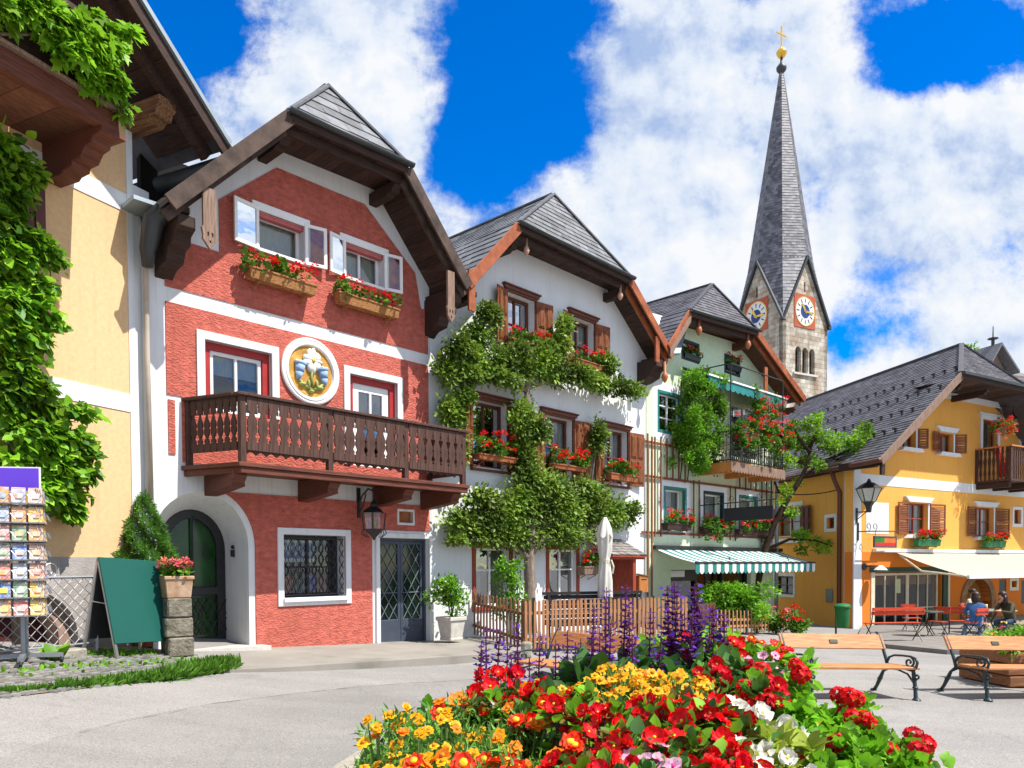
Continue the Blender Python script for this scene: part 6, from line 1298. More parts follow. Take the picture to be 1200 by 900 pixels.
def grass_pts(pxs, n, wid, seed):
    rg = np.random.default_rng(seed); g = [gnd(x, y) for x, y in pxs]; P = []
    for _ in range(n):
        t = rg.uniform(0, len(g) - 1); i = int(t); f = t - i; p = g[i].lerp(g[i + 1], f); o = rg.normal(0, wid); P.append((p.x + o * .3, p.y + o, 0))
    P = np.array(P); P[:, 2] = [zg(x, y) for x, y in P[:, :2]]; return P
P = np.concatenate([grass_pts([(-20, 815), (60, 809), (140, 802), (200, 797), (270, 787)], 3600, .06, 1), grass_pts([(140, 799), (200, 793), (268, 785)], 1900, .1, 2), grass_pts([(240, 787), (268, 785)], 1600, .1, 9)])
o = leaves('roadside_grass', P, np.tile([0, 0, 1.], (len(P), 1)), .075 + .03 * (P[:, 0] > -5.0) + .06 * (P[:, 0] > -4.4), 'needle', m_grass, None, 5, up=(0, -1, .3), jit=.55, svar=.5); o['kind'] = 'stuff'
P = np.concatenate([grass_pts([(75, 770), (110, 767), (150, 770), (190, 768)], 330, .3, 3), grass_pts([(0, 790), (90, 783), (200, 780)], 200, .5, 4), grass_pts([(300, 757), (430, 752)], 120, .03, 6)])
o = leaves('weeds', P + np.array([0, 0, .02]), np.tile([0, 0, 1.], (len(P), 1)), .06, 'oval', m_bush, None, 6, jit=.8, svar=.5); o['kind'] = 'stuff'
t = thing('weed', gnd(66, 776), 0, 'clump of broad weed leaves beside the fence kerb on the cobbles', 'plant'); a = np.linspace(0, 6.3, 12)[:-1]; leaves('foliage', np.zeros((11, 3)), np.stack([np.cos(a), np.sin(a), np.full(11, 1.1)], 1), .28, 'oval', m_bush, t, 8, jit=.15)

# ---------------------------------------------------------------- things by the cream wall
def left_things():
    F = CRE
    # chain-link fence on a kerb
    t = thing('chain_link_fence', F.w(-1.6, .55, .6), F.az, 'low grey chain-link fence before the arch of the cream house', 'fence'); q = lambda x, y: (F.q(x, y, .55)[0] + 1.6, F.q(x, y, .55)[1] - .6)
    u1, zt = q(112, 676); u0 = -3.6; zbm = q(100, 754)[1]
    b = MB(); b.tube([(u0, 0, zt), (u1, 0, zt)], .02, 6); b.tube([(u0, 0, zbm), (u1, 0, zbm)], .016, 6); b.tube([(q(58, 665)[0] + .1 * math.cos(a) * (1 - a / 10), 0, zt + .1 + .1 * math.sin(a) * (1 - a / 10)) for a in np.linspace(-1.6, 6, 16)], .012, 5); b.build('rail', mat('galvanised_steel', (.3, .31, .34), .4, metal=.6), t)
    for u in (q(97, 700)[0] * 0 + u1, q(30, 700)[0], u0): b = MB(); b.tube([(u, 0, zbm - .15), (u, 0, zt + .02)], .025, 6); b.build('post', mat('galvanised_steel', (.3, .31, .34), .4, metal=.6), t)
    b = MB(); h = zt - zbm; st = .15
    for s in (-1, 1):
        u = u0 - h
        while u < u1 + h:
            pts = [(u, zbm), (u + h, zt)] if s > 0 else [(u + h, zbm), (u, zt)]; A, B = pts
            def clip(A, B, lim, hi):
                if (A[0] > lim) == hi and (B[0] > lim) == hi: return None
                if ((A[0] > lim) == hi) != ((B[0] > lim) == hi):
                    f = (lim - A[0]) / (B[0] - A[0]); m = (lim, A[1] + (B[1] - A[1]) * f); return (m, B) if (A[0] > lim) == hi else (A, m)
                return (A, B)
            c = clip(A, B, u1, True); c = clip(*c, u0, False) if c else None
            if c: b.tube([(c[0][0], .005 * s, c[0][1]), (c[1][0], .005 * s, c[1][1])], .005, 4, caps=False)
            u += st
    b.build('mesh', mat('galvanised_wire', (.4, .41, .44), .4, metal=.5), t)
    t = thing('fence_kerb', F.w(-1.6, .6, .45), F.az, 'stone kerb block under the chain-link fence', 'kerb'); b = MB(); b.box(-3.6, q(90, 760)[0], -.18, .12, -.2, zbm + .6 - .45 - .04); b.build('kerb_stone', m_stone, t, bevel=.02)
    # postcard rack
    g = gnd(28, 779); g.z = zg(g.x, g.y); t = thing('postcard_rack', g, R(28), 'tall postcard stand with full wire pockets and a blank violet board on top', 'display stand'); k = g.y / FOC; Z = lambda py: (779 - py) * k
    ms = mat('grey_steel', (.28, .3, .33), .4, metal=.6); b = MB(); b.tube([(0, 0, .1), (0, 0, Z(575))], .03, 8); b.build('pole', ms, t)
    b = MB(); 
    for a in (0, 90, 180, 270): b.beam((0, 0, .12), (.42 * math.cos(R(a)), .42 * math.sin(R(a)), .1), .06, .05)
    b.build('foot', ms, t)
    for a in (0, 90, 180, 270): c = MB(); c.lathe([(.045, -.015), (.05, 0), (.045, .015)], (.4 * math.cos(R(a)), .4 * math.sin(R(a)), .05), 10, axis='x'); c.build('castor', m_iron, t)
    cols = [mat('card_' + n, c, .4, .4, .6, 14., col2=c2) for n, c, c2 in (('white', (.6, .6, .62), (.25, .3, .4)), ('orange', (.75, .28, .05), (.6, .5, .4)), ('lake', (.08, .15, .45), (.5, .55, .6)), ('pale', (.65, .62, .6), (.4, .25, .2)), ('green', (.12, .3, .12), (.6, .6, .55)), ('red', (.6, .1, .08), (.7, .6, .55)), ('yellow', (.8, .5, .05), (.75, .55, .3)))]
    tops = [575, 597, 618, 639.5, 662, 683, 704]; rg = random.Random(4)
    wire = MB()
    for ty in tops:
        z1 = Z(ty); z0 = z1 - 15.5 * k
        for s in range(4):
            a = R(90 * s); ca, sa = math.cos(a), math.sin(a); X = lambda x, y, z: (x * ca - y * sa, x * sa + y * ca, z)
            for j in (-1, 0, 1):
                cx = j * .17; c = MB(); y = -.26; w = .072
                for layer in range(3):
                    yy = y + .02 * layer; dz = .012 * layer
                    vs = [X(cx - w, yy, z0), X(cx + w, yy, z0), X(cx + w, yy + .035, z1 + dz), X(cx - w, yy + .035, z1 + dz), X(cx - w, yy + .008, z0), X(cx + w, yy + .008, z0), X(cx + w, yy + .043, z1 + dz), X(cx - w, yy + .043, z1 + dz)]
                    c.add(vs, [(0, 1, 2, 3), (7, 6, 5, 4), (0, 4, 5, 1), (1, 5, 6, 2), (2, 6, 7, 3), (3, 7, 4, 0)], (0, 1, 0)[layer] if layer else 0)
                    if layer == 0: c.add([X(cx - w * .6, yy - .001, z0 + .05), X(cx + w * .6, yy - .001, z0 + .05), X(cx + w * .6, yy + .018, z0 + .11), X(cx - w * .6, yy + .018, z0 + .11)], [(0, 1, 2, 3)], 1)
                p = rg.choice(cols); q_ = rg.choice(cols); c.build('postcards', [p, q_], t)
                wire.tube([X(cx - .082, y - .015, z0 + .1), X(cx - .03, y - .04, z0 + .03), X(cx + .03, y - .04, z0 + .03), X(cx + .082, y - .015, z0 + .1)], .004, 4); wire.box(*sorted((X(cx - .08, 0, 0)[0], X(cx + .08, 0, 0)[0])), -.001, .001, z0, z0 + .001)
            wire.tube([X(-.26, y, z0 - .012), X(.26, y, z0 - .012)], .008, 4); wire.tube([X(-.26, y + .03, z0 + .1), X(.26, y + .03, z0 + .1)], .005, 4); wire.tube([X(0, 0, z0 - .012), X(.26, -.26, z0 - .012)], .008, 4)
    wire.build('wire_frame', ms, t)
    b = MB(); a = R(-28 + 10); X = lambda x, y, z: (x * math.cos(a) - y * math.sin(a), x * math.sin(a) + y * math.cos(a), z); zb_ = Z(576.5); h = 29 * k; w = .235
    b.add([X(-.12 + s * (w) + .12 + .0, y, z) for z in (zb_, zb_ + h) for y in (-.02, .0) for s in (-1, 1)], [(0, 1, 5, 4), (2, 6, 7, 3), (0, 4, 6, 2), (1, 3, 7, 5), (4, 5, 7, 6), (0, 2, 3, 1)]); sb = b.build('header_board', m_paintw, t); b = MB(); b.add([X(s * (w - .015), -.023, z) for z in (zb_ + .015, zb_ + h - .015) for s in (-1, 1)], [(0, 1, 3, 2)]); b.build('header_face', mat('violet_print', (.13, .055, .62), .5, .3, .02), sb)
    # A-board
    G1, G2, G3 = gnd(138, 774), gnd(201, 769), gnd(97, 767); rt = (G2 - G1).normalized(); bk = (G3 - G1); h = 1.0
    T = (G1 + G3) / 2
    y_ = T.y; h = (((774 - 653) * y_) / FOC); t = thing('easel_sign', G1.lerp(G2, .5), 0, 'blank dark green pavement board on a silver folding easel', 'sign'); o0 = t.location
    TL = Vector((T.x, T.y, G1.z + h)); TR = TL + rt * (G2 - G1).length * 1.02; L = lambda p: p - o0
    al = mat('aluminium_profile', (.5, .5, .5), .35, metal=.8)
    for a_, b_ in ((G1, TL), (G2, TR), (G3, TL - Vector((0, .0, .02))), (G3 + (G2 - G1), TR - Vector((0, 0, .02)))): m_ = MB(); m_.beam(L(a_), L(b_), .045, .03); m_.build('leg', al, t)
    nn = (TL - G1).cross(rt).normalized(); nn = nn if nn.y < 0 else -nn; f = .16; A, B = G1.lerp(TL, f), G2.lerp(TR, f); m_ = MB(); e = rt * .02
    m_.slab([L(A - e + nn * .03), L(B + e + nn * .03), L(TR + e + nn * .03), L(TL - e + nn * .03)], -nn * .025); m_.build('board', mat('board_green', (.008, .085, .068), .55, .3, .02), t, bevel=.004)
    A, B = G3.lerp(TL, f), (G3 + G2 - G1).lerp(TR, f); m_ = MB(); m_.slab([L(A), L(B), L(TR - Vector((0, 0, .05))), L(TL - Vector((0, 0, .05)))], nn * .01); m_.build('back_board', mat('board_back', (.02, .022, .024), .8), t); m_ = MB(); m_.tube([L(G1.lerp(TL, .55)), L(G3.lerp(TL, .55))], .008, 5); m_.build('stay', al, t)
    # stone block with a wooden flower box
    g = gnd(207, 769); g.z = zg(g.x, g.y); k = g.y / FOC; t = thing('stone_block', g, R(40), 'rough stone pillar block beside the arched entrance', 'stone block'); w = 17 * k * .85; H = 69 * k; b = MB()
    for i in range(3):
        z0, z1 = H * i / 3, H * (i + 1) / 3; j = lambda: rnd.uniform(-.02, .02); b.nt = rnd.random(); b.box(-w + j(), w + j(), -w + j(), w + j(), z0 + .004, z1 - .004)
    b.build('blocks', mat('mossy_stone', (.2, .18, .14), .95, .1, .35, 7., bump=1., bscale=11, bdist=.05, blotch=((.08, .08, .05), 4., .5, .8)), t, bevel=.02)
    t = thing('wooden_planter_box', g + Vector((0, 0, H)), R(40), 'weathered wooden box of pink geraniums on the stone block', 'flower box'); b = MB(); w2 = w * 1.1; h = 25 * k
    b.add([(-w2 * .85, -w2 * .85, 0), (w2 * .85, -w2 * .85, 0), (w2 * .85, w2 * .85, 0), (-w2 * .85, w2 * .85, 0), (-w2, -w2, h), (w2, -w2, h), (w2, w2, h), (-w2, w2, h)], [(0, 3, 2, 1), (4, 5, 6, 7), (0, 1, 5, 4), (1, 2, 6, 5), (2, 3, 7, 6), (3, 0, 4, 7)]); b.box(-w2 - .01, w2 + .01, -w2 - .012, -w2 + .02, h - .05, h + .005); b.build('box', mat('peeling_wood', (.3, .16, .08), .9, .2, .3, 7., col2=(.5, .36, .25), bump=.4, bscale=20), t, bevel=.01)
    P, D = cloud_pts([((0, -.02, h + .08), (w2, w2, .14))], 220, 8, .3); leaves('foliage', P, D, .08, 'round', m_leaf, t, 9, jit=.6); rg2 = random.Random(2); blossoms(t, [(rg2.uniform(-w2, w2), rg2.uniform(-w2, w2 * .3), h + rg2.uniform(.1, .24)) for _ in range(14)], [HEADP[0], head_mesh('blossom', 26, .055, mat('coral_petals', (.75, .22, .16), .55, tint=.3, trans=.25), 77)], rg2, 1.2)
    # clipped conifer
    g = gnd(172, 757); g.z = zg(g.x, g.y); k = g.y / FOC; t = thing('cone_conifer', g, 0, 'cone-shaped dwarf spruce beside the arched entrance', 'conifer'); z0, z1 = 70 * k, (757 - 577) * k; rb = 40 * k; n = 17000; rg = np.random.default_rng(12)
    h = 1 - np.sqrt(rg.uniform(0, 1, n)); a = rg.uniform(0, 2 * np.pi, n); rr = rb * (1 - h) ** .8 * (.55 + .45 * rg.uniform(0, 1, n) ** .4) * (1 + .13 * np.sin(a * 5 + h * 20) + .1 * np.sin(a * 9 - h * 31)); P = np.stack([rr * np.cos(a), rr * np.sin(a), z0 + (z1 - z0) * h], 1); D = np.stack([np.cos(a), np.sin(a), np.full(n, .55)], 1)
    leaves('foliage', P, D, .075, 'lance', m_conif, t, 13, jit=.45, tints=.5 + .4 * np.sin(a * 5 + h * 20)); b = MB(); b.tube([(0, 0, .2), (0, 0, z1 * .8)], [.05, .015], 8); b.build('trunk', m_barkd, t); b = MB(); b.lathe([(.2, 0), (.27, z0 * .7), (.29, z0 * .75), (.24, z0 * .75)], (0, 0, 0), 16); b.build('pot', m_terra, t)
left_things()
# lantern on the red house
def wall_lantern():
    F = RED; o = .42; u, z = F.q(419.5, 590); L0 = F.q(438, 600, o); t = thing('wall_lantern', F.w(u, 0, z), F.az, 'ornate black wrought iron lantern under the carved balcony of the red house', 'lamp'); dx = L0[0] - u; zz = lambda py: F.q(438, py, o)[1] - z
    b = MB(); b.box(-.035, .035, -.04, 0, -.28, .3); b.tube([(0, -.04, .0), (dx * .3, -.12, .15), (dx * .6, -.28, .27), (dx, -o, .22), (dx, -o, zz(590))], .018, 6); b.tube([(.0, -.04, -.2), (dx * .3, -.14, -.05), (dx * .5, -.22, .18)], .013, 6); b.build('bracket', m_iron, t)
    w = 9 * 16 / FOC; f = MB()
    for sx in (-1, 1):
        for sy in (-1, 1): f.tube([(dx + sx * w * .85, -o + sy * w * .85, zz(621)), (dx + sx * w, -o + sy * w, zz(601))], .014, 5)
    f.lathe([(w * 1.65, zz(601)), (w * 1.2, zz(597)), (w * .6, zz(594)), (w * .55, zz(591)), (.05, zz(588)), (.03, zz(586))], (dx, -o, 0), 4); f.lathe([(.02, zz(633)), (.06, zz(629)), (w * 1.0, zz(624)), (w * 1.35, zz(621)), (w * 1.35, zz(620))], (dx, -o, 0), 4); 
    for i in range(8): a = R(45 * i); f.tube([(dx + w * 1.3 * math.cos(a), -o + w * 1.3 * math.sin(a), zz(620)), (dx + w * 1.5 * math.cos(a), -o + w * 1.5 * math.sin(a), zz(625)), (dx + w * .9 * math.cos(a), -o + w * .9 * math.sin(a), zz(630))], .009, 4)
    f.build('lantern_frame', m_iron, t); g = MB(); g.lathe([(w * 1.15, zz(620)), (w * 1.35, zz(601))], (dx, -o, 0), 4, caps=False); g.build('lantern_glass', m_glassd, t); g = MB(); g.lathe([(.035, zz(619)), (.04, zz(611)), (.02, zz(607))], (dx, -o, 0), 8); g.build('bulb', mat('amber_bulb', (.5, .3, .12), .3), t)
wall_lantern()
flower_box(RED, RED.r(290, 311, 369, 340, .22)[:2] + (RED.q(290, 325, .22)[1] - .0, RED.q(290, 312, .22)[1]), 'red geraniums in a rustic box under the left attic window of the red house', o=.2, nb=13, nl=170, fol=.34, seed=11, mtrough=mat('bark_trough', (.2, .07, .025), .9, .2, .3, 12., col2=(.42, .22, .08), bump=.8, bscale=14, stretch=(1, 1, 6)), group='attic boxes on the red house', lsz=.075)
flower_box(RED, RED.r(395, 343, 466, 370, .22)[:2] + (RED.q(395, 354, .22)[1] - .0, RED.q(395, 342, .22)[1]), 'red geraniums in a rustic box under the right attic window of the red house', o=.2, nb=13, nl=170, fol=.3, seed=12, mtrough=mat('bark_trough', (.2, .07, .025), .9, .2, .3, 12., col2=(.42, .22, .08), bump=.8, bscale=14, stretch=(1, 1, 6)), group='attic boxes on the red house', lsz=.075)
# ---------------------------------------------------------------- espalier, fence and garden of the white house
def espalier():
    F = WHI; px = [(545, 610, 22, 14), (575, 600, 25, 20), (610, 592, 28, 24), (650, 592, 30, 24), (690, 602, 28, 22), (725, 602, 20, 16), (600, 628, 38, 16), (560, 625, 22, 11), (660, 628, 30, 14), (700, 582, 20, 16), (560, 582, 15, 11), (535, 632, 9, 5), (742, 598, 9, 9),
        (620, 562, 15, 22), (642, 572, 22, 16), (618, 532, 10, 26), (612, 490, 13, 22), (628, 505, 8, 16), (702, 512, 7, 20), (685, 568, 10, 8), (535, 522, 12, 22), (530, 482, 13, 20), (543, 465, 9, 12), (525, 432, 13, 18), (533, 408, 13, 14), (550, 418, 17, 13), (560, 392, 15, 17), (573, 372, 8, 13), (564, 366, 7, 9),
        (590, 420, 20, 12), (615, 430, 24, 12), (640, 420, 18, 18), (655, 402, 10, 18), (660, 382, 7, 11), (650, 440, 24, 10), (680, 440, 18, 11), (700, 450, 18, 10), (725, 455, 18, 10), (738, 458, 10, 7), (715, 427, 8, 13), (590, 445, 22, 9), (565, 435, 18, 12), (605, 410, 10, 8), (548, 440, 12, 10)]
    st = [[(622, 742, .5, .16), (621, 700, .45, .14), (620, 660, .42, .13), (622, 625, .4, .11), (620, 560, .36, .09), (617, 500, .33, .08), (618, 450, .3, .07), (630, 405, .28, .04)],
          [(621, 655, .42, .09), (600, 640, .4, .06), (575, 632, .4, .05), (535, 634, .42, .02)], [(622, 650, .42, .09), (635, 630, .4, .07), (670, 628, .4, .05), (720, 605, .38, .02)], [(621, 640, .4, .06), (590, 600, .36, .05), (550, 606, .35, .02)], [(620, 560, .36, .05), (660, 575, .34, .03), (690, 590, .33, .015)],
          [(618, 460, .3, .05), (590, 440, .28, .04), (550, 440, .28, .03), (530, 470, .28, .02), (535, 525, .28, .015)], [(618, 455, .3, .05), (660, 440, .28, .04), (735, 458, .28, .015)], [(600, 440, .28, .03), (565, 410, .26, .02), (568, 365, .26, .01)], [(650, 440, .28, .025), (655, 385, .26, .01)], [(618, 540, .36, .03), (610, 480, .33, .02)], [(690, 590, .33, .02), (702, 500, .3, .01)]]
    vine('espalier_pear', F, px, 'old espalier pear tree trained across the white house front', 36000, 71, .1, .36, cat='tree', lm=m_pear, tpl='oval', stems=st, depthvar=.24, flow=-.12, grow=1.16)
espalier()
def picket_mesh(w, h, d, m):
    mb = MB(); mb.plate([(-w / 2, 0), (w / 2, 0), (w / 2, h - .03), (w / 4, h), (-w / 4, h), (-w / 2, h - .03)], [], -d / 2, d / 2); o = mb.build('picket', m, None); me = o.data; bpy.data.objects.remove(o); return me
def fence(A, B, n, h, label, m, posts=(), mp=None, w=.05, zlift=.06):
    A, B = Vector(A), Vector(B); d = B - A; t = thing('picket_fence', A, math.atan2(d.y, d.x), label, 'fence', 'picket fences of the gardens'); L = math.hypot(d.x, d.y); slope = d.z / L
    meshes = [picket_mesh(w, h + e, .022, m) for e in (-.015, 0, .012)]
    for i in range(n):
        x = L * (i + .5) / n; o = bpy.data.objects.new('picket', rnd.choice(meshes)); link(o, t); o.location = (x, 0, zlift + slope * x); o.rotation_euler = (rnd.uniform(-.01, .01), rnd.uniform(-.015, .015), 0)
    for z in (.25, h - .2): b = MB(); b.beam((0, .035, z), (L, .035, z + slope * L), .045, .06); b.build('rail', m, t)
    for x in posts: b = MB(); b.tube([(x * L, .03, -.3), (x * L, .03, h + .1 + slope * x * L)], .032, 8); b.build('post', mp or m, t)
    return t
m_pick = wood('larch_pickets', (.3, .12, .05), (.52, .27, .13), .7, (14, 14, 1.)); m_pickshade = wood('shade_dark_pickets', (.1, .04, .02), (.22, .1, .05), .7, (14, 14, 1.)); m_gpost = mat('green_post', (.01, .06, .05), .5)  # second picket wood is the larch with shade put into its colour
C0 = gnd(614, 765); C1 = flat(548, 744, .12); C1 = Vector(C1); H = .98
az = R(17); Lf = 3.6; C2 = C0 + Vector((math.cos(az), math.sin(az), 0)) * Lf
fence(C1, C0, 17, .95, 'shade-darkened picket fence side running back beside the potted shrub', m_pickshade, (.02, .98), m_pickshade)
fence(C0, C2, 40, .97, 'sunlit orange larch picket fence in front of the white house', m_pick, (.06, .5, .78), m_gpost)
gA, gB = gnd(838, 746), gnd(934, 741); fence(gA, gB, 24, .62, 'low larch picket fence under the round bush by the awning', m_pick, (.35, .99), m_gpost)
gA2 = C2 + Vector((.1, .05, 0)); fence(gA2, gA, 30, .8, 'shaded picket fence half hidden behind the flower bed', m_pickshade, (.5,), m_gpost)
b = MB(); p = gnd(617, 771); t = thing('boundary_stone', p, R(17), 'short pale stone post at the corner of the picket fence', 'stone post'); b.box(-.09, .09, -.08, .08, 0, .3); b.build('stone', m_stone, t, bevel=.03)
def garden():
    F = WHI
    # potted shrub on the pavement
    g = flat(529, 750, .15); t = thing('potted_shrub', Vector(g), F.az, 'leafy shrub with white blossom in a pale square stone pot', 'potted plant'); k = g[1] / FOC; w = 15.5 * k * .8; h = 27 * k; b = MB()
    b.add([(-w * .72, -w * .72, 0), (w * .72, -w * .72, 0), (w * .72, w * .72, 0), (-w * .72, w * .72, 0), (-w, -w, h), (w, -w, h), (w, w, h), (-w, w, h)], [(0, 3, 2, 1), (4, 5, 6, 7), (0, 1, 5, 4), (1, 2, 6, 5), (2, 3, 7, 6), (3, 0, 4, 7)]); b.box(-w * 1.07, w * 1.07, -w * 1.07, w * 1.07, h - .07, h + .01); b.box(-w * .8, w * .8, -w * .8, w * .8, 0, .06); b.build('pot', mat('pale_stone_pot', (.52, .5, .45), .9, .2, .15, 6., bump=.4, bscale=30), t, bevel=.012)
    bl = [((rnd.gauss(0, .18), rnd.gauss(0, .15), h + rnd.uniform(.12, .75)), (.2, .18, .18)) for _ in range(14)]; P, D = cloud_pts(bl, 1500, 5, .25); leaves('foliage', P, D, .075, 'oval', m_bush, t, 5, jit=.6); b = MB(); [b.tube([(0, 0, h - .05), (x, 0, h + .35), (x * 2.5, .05, h + .7)], .014, 5) for x in (-.1, .02, .1)]; b.build('stem', m_barkd, t)
    P, D = cloud_pts(bl, 60, 6, .9); leaves('white_flowers', P, D, .05, 'petal', m_paintw, t, 7)
    # climbing rose before the left ground window
    g = F.w(F.q(628, 700)[0], .9, .1); g = Vector(flat(603, 748, .1)); t = thing('garden_rose', g, 0, 'airy rose bush growing behind the fence before the left ground window', 'shrub'); k = g.y / FOC
    bl = [((rnd.uniform(-1, .35) * 24 * k, rnd.uniform(-.1, .2), rnd.uniform(25, 88) * k), (.17, .15, .17)) for _ in range(22)]; P, D = cloud_pts(bl, 1150, 15, .2); leaves('foliage', P, D, .075, 'oval', m_bush, t, 15, jit=.7); b = MB(); [b.tube([(x * .2, 0, 0), (x * .6, .02, .7), (x, .05, 1.5)], .012, 5) for x in (-.5, -.25, -.05, .15)]; b.build('stem', m_leaf, t)
    g = Vector(flat(596, 741, .1)); t = thing('garden_herbs', g, 0, 'low leafy plants crowding the corner inside the dark pickets', 'plants'); P, D = cloud_pts([((rnd.uniform(-.5, .3), rnd.uniform(.1, .7), rnd.uniform(.15, .65)), (.2, .2, .2)) for _ in range(14)], 1500, 16, .3); leaves('foliage', P, D, .08, 'oval', m_bush, t, 16, jit=.7); P = np.array([(rnd.uniform(-.5, .35), rnd.uniform(.1, .6), 0) for _ in range(60)]); leaves('stems', P, [0, 0, 1.], .8, 'needle', m_leaf, t, 17, jit=.2)
    # dark slatted garden seat behind the pickets
    g = C0.lerp(C2, .5) + Vector((-.25, .75, .05)); t = thing('slatted_bench', g, az + .04, 'long dark slatted garden seat behind the larch fence', 'bench'); md = mat('black_wood', (.03, .026, .026), .6); 
    for i in range(6): b = MB(); b.box(-1.1, 1.15, .0, .03, .45 + i * .1, .53 + i * .1); b.build('slat', md, t)
    b = MB(); b.box(-1.12, 1.17, -.03, .06, 1.04, 1.1); b.build('top_rail', md, t); b = MB(); b.box(-1.1, 1.15, -.5, .0, .42, .45); b.build('seat', md, t)
    for x in (-1.0, 1.05):
        for y in (-.45, 0): b = MB(); b.box(x - .03, x + .03, y - .03, y + .03, -.1, .42 if y < 0 else 1.04); b.build('leg', md, t)
    # closed parasol
    g = Vector(flat(709, 752, .1)); k = g.y / FOC; t = thing('closed_parasol', g, .3, 'closed off-white parasol standing behind the larch fence', 'parasol'); Z = lambda y: (752 - y) * k; b = MB(); b.tube([(0, 0, 0), (0, 0, Z(606))], .025, 8); b.build('pole', m_weath, t)
    b = MB(); prof = [(700, 7.5), (680, 7.8), (664, 6), (655, 5.), (645, 7.2), (628, 8.2), (620, 6.8), (612, 4.2), (606, 1.5)]; n = 28; vs = []
    for y, r in prof:
        for i in range(n): a = 2 * math.pi * i / n; f = 1 + .2 * math.sin(a * 7 + y * .05) + .08 * math.sin(a * 3 + y * .2); vs.append((r * k * f * math.cos(a), r * k * f * math.sin(a), Z(y)))
    b.add(vs, [(j * n + i, j * n + (i + 1) % n, (j + 1) * n + (i + 1) % n, (j + 1) * n + i) for j in range(len(prof) - 1) for i in range(n)]); b.build('canopy', mat('canvas', (.68, .66, .6), .9, .1, .06, 8., trans=.15), t, smooth=True)
    b = MB(); b.lathe([(5.5 * k, Z(659)), (6. * k, Z(656)), (5.5 * k, Z(653))], (0, 0, 0), 14, caps=False); b.tube([(5.5 * k, -.1, Z(656)), (8 * k, -.12, Z(664)), (7 * k, -.1, Z(672))], .02, 5); b.build('tie_band', mat('canvas_band', (.6, .55, .42), .9), t)
    b = MB(); vs = []
    for y, r in ((628, 9.2), (618, 7), (610, 3.6), (606, 1.2)):
        for i in range(n): a = 2 * math.pi * i / n; f = 1 + .16 * math.sin(a * 5 + 1); vs.append((r * k * f * math.cos(a), r * k * f * math.sin(a), Z(y + (3 * math.sin(a * 5) if y == 628 else 0))))
    b.add(vs, [(j * n + i, j * n + (i + 1) % n, (j + 1) * n + (i + 1) % n, (j + 1) * n + i) for j in range(3) for i in range(n)]); b.build('vent_cap', mat('canvas', (.68, .66, .6), .9, .1, .06, 8., trans=.15), t, smooth=True)
    # wall basket and letter box
    r = F.r(684, 664, 702, 673, .3); flower_box(F, (r[0], r[1], r[2], r[3]), 'red geraniums in a little wooden basket on the white wall', o=.2, dep=.26, mtrough=m_weath, nb=8, nl=420, fol=.42, seed=26, lsz=.08, name='wall_basket')
    u, z = F.q(751, 684, .75); t = thing('letter_box', F.w(u, .78, z), F.az - .5, 'brown wooden letter box beside the red door hood', 'letter box'); k = t.location.y / FOC; b = MB(); w, h = 6 * k, 10 * k; b.plate([(-w, -h), (w, -h), (w, h * .85), (-w, h)], [], -.12, .12); b.build('box', m_orw, t, bevel=.01); b = MB(); b.slab([(-w - .02, -.14, h + .02), (w + .02, -.14, h * .85), (w + .02, .14, h * .85), (-w - .02, .14, h + .02)], (0, 0, .025)); b.build('lid', m_weath, t); b = MB(); b.tube([(0, .05, -h), (-.1, .1, -1.4)], .03); b.build('post', m_weath, t); b = MB(); b.box(-w * .6, w * .6, -.125, -.118, h * .45, h * .55); b.build('slot', m_iron, t)
    # round bright bush and rose by the green house
    g = gnd(853, 741); k = g.y / FOC; t = thing('round_bush', g, 0, 'bright round leafy bush under the striped awning', 'bush'); bl = [((rnd.gauss(0, 15) * k, rnd.gauss(0, 10) * k, rnd.uniform(14, 52) * k), (17 * k, 14 * k, 12 * k)) for _ in range(34)]; P, D = cloud_pts(bl, 7000, 18, .35); leaves('foliage', P, D, .1, 'oval', m_bush, t, 18, jit=.55, tints=.5 + .35 * np.sin(P[:, 0] * 6) * np.sin(P[:, 2] * 7)); b = MB(); [b.tube([(0, 0, 0), (x, 0, 20 * k), (2 * x, 0, 40 * k)], .025, 6) for x in (-.2, 0, .2)]; b.build('stem', m_barkd, t)
    g = gnd(915, 744); k = g.y / FOC; t = thing('rose_shrub', g, 0, 'pink rose shrub behind the low larch fence at the inn corner', 'bush'); bl = [((rnd.uniform(-26, 30) * k, rnd.uniform(-.1, .3), rnd.uniform(6, 26) * k), (8 * k, 8 * k, 6 * k)) for _ in range(20)]; P, D = cloud_pts(bl, 1800, 19, .3); leaves('foliage', P, D, .09, 'oval', m_leaf, t, 19, jit=.6); rg = random.Random(5); blossoms(t, [(rg.uniform(-26, 22) * k, -.3, rg.uniform(16, 34) * k) for _ in range(14)], HEADP + HEADS, rg, 1.5)
    # leaning young tree by the inn
    Y = 27.; o = atY(884, 735, Y); o.z = zg(o.x, o.y); t = thing('leaning_tree', o, 0, 'slim dark tree leaning right before the flank of the ochre inn', 'tree'); X = lambda x, y, dy=0: atY(x, y, Y + dy) - o
    tr = MB(); tr.tube([Vector((0, 0, 0)), X(886, 690), X(896, 645), X(908, 612), X(924, 583), X(938, 562), X(946, 545), X(949, 525)], [.15, .13, .12, .11, .1, .08, .06, .03], 10); tr.build('trunk', m_barkd, t, smooth=True)
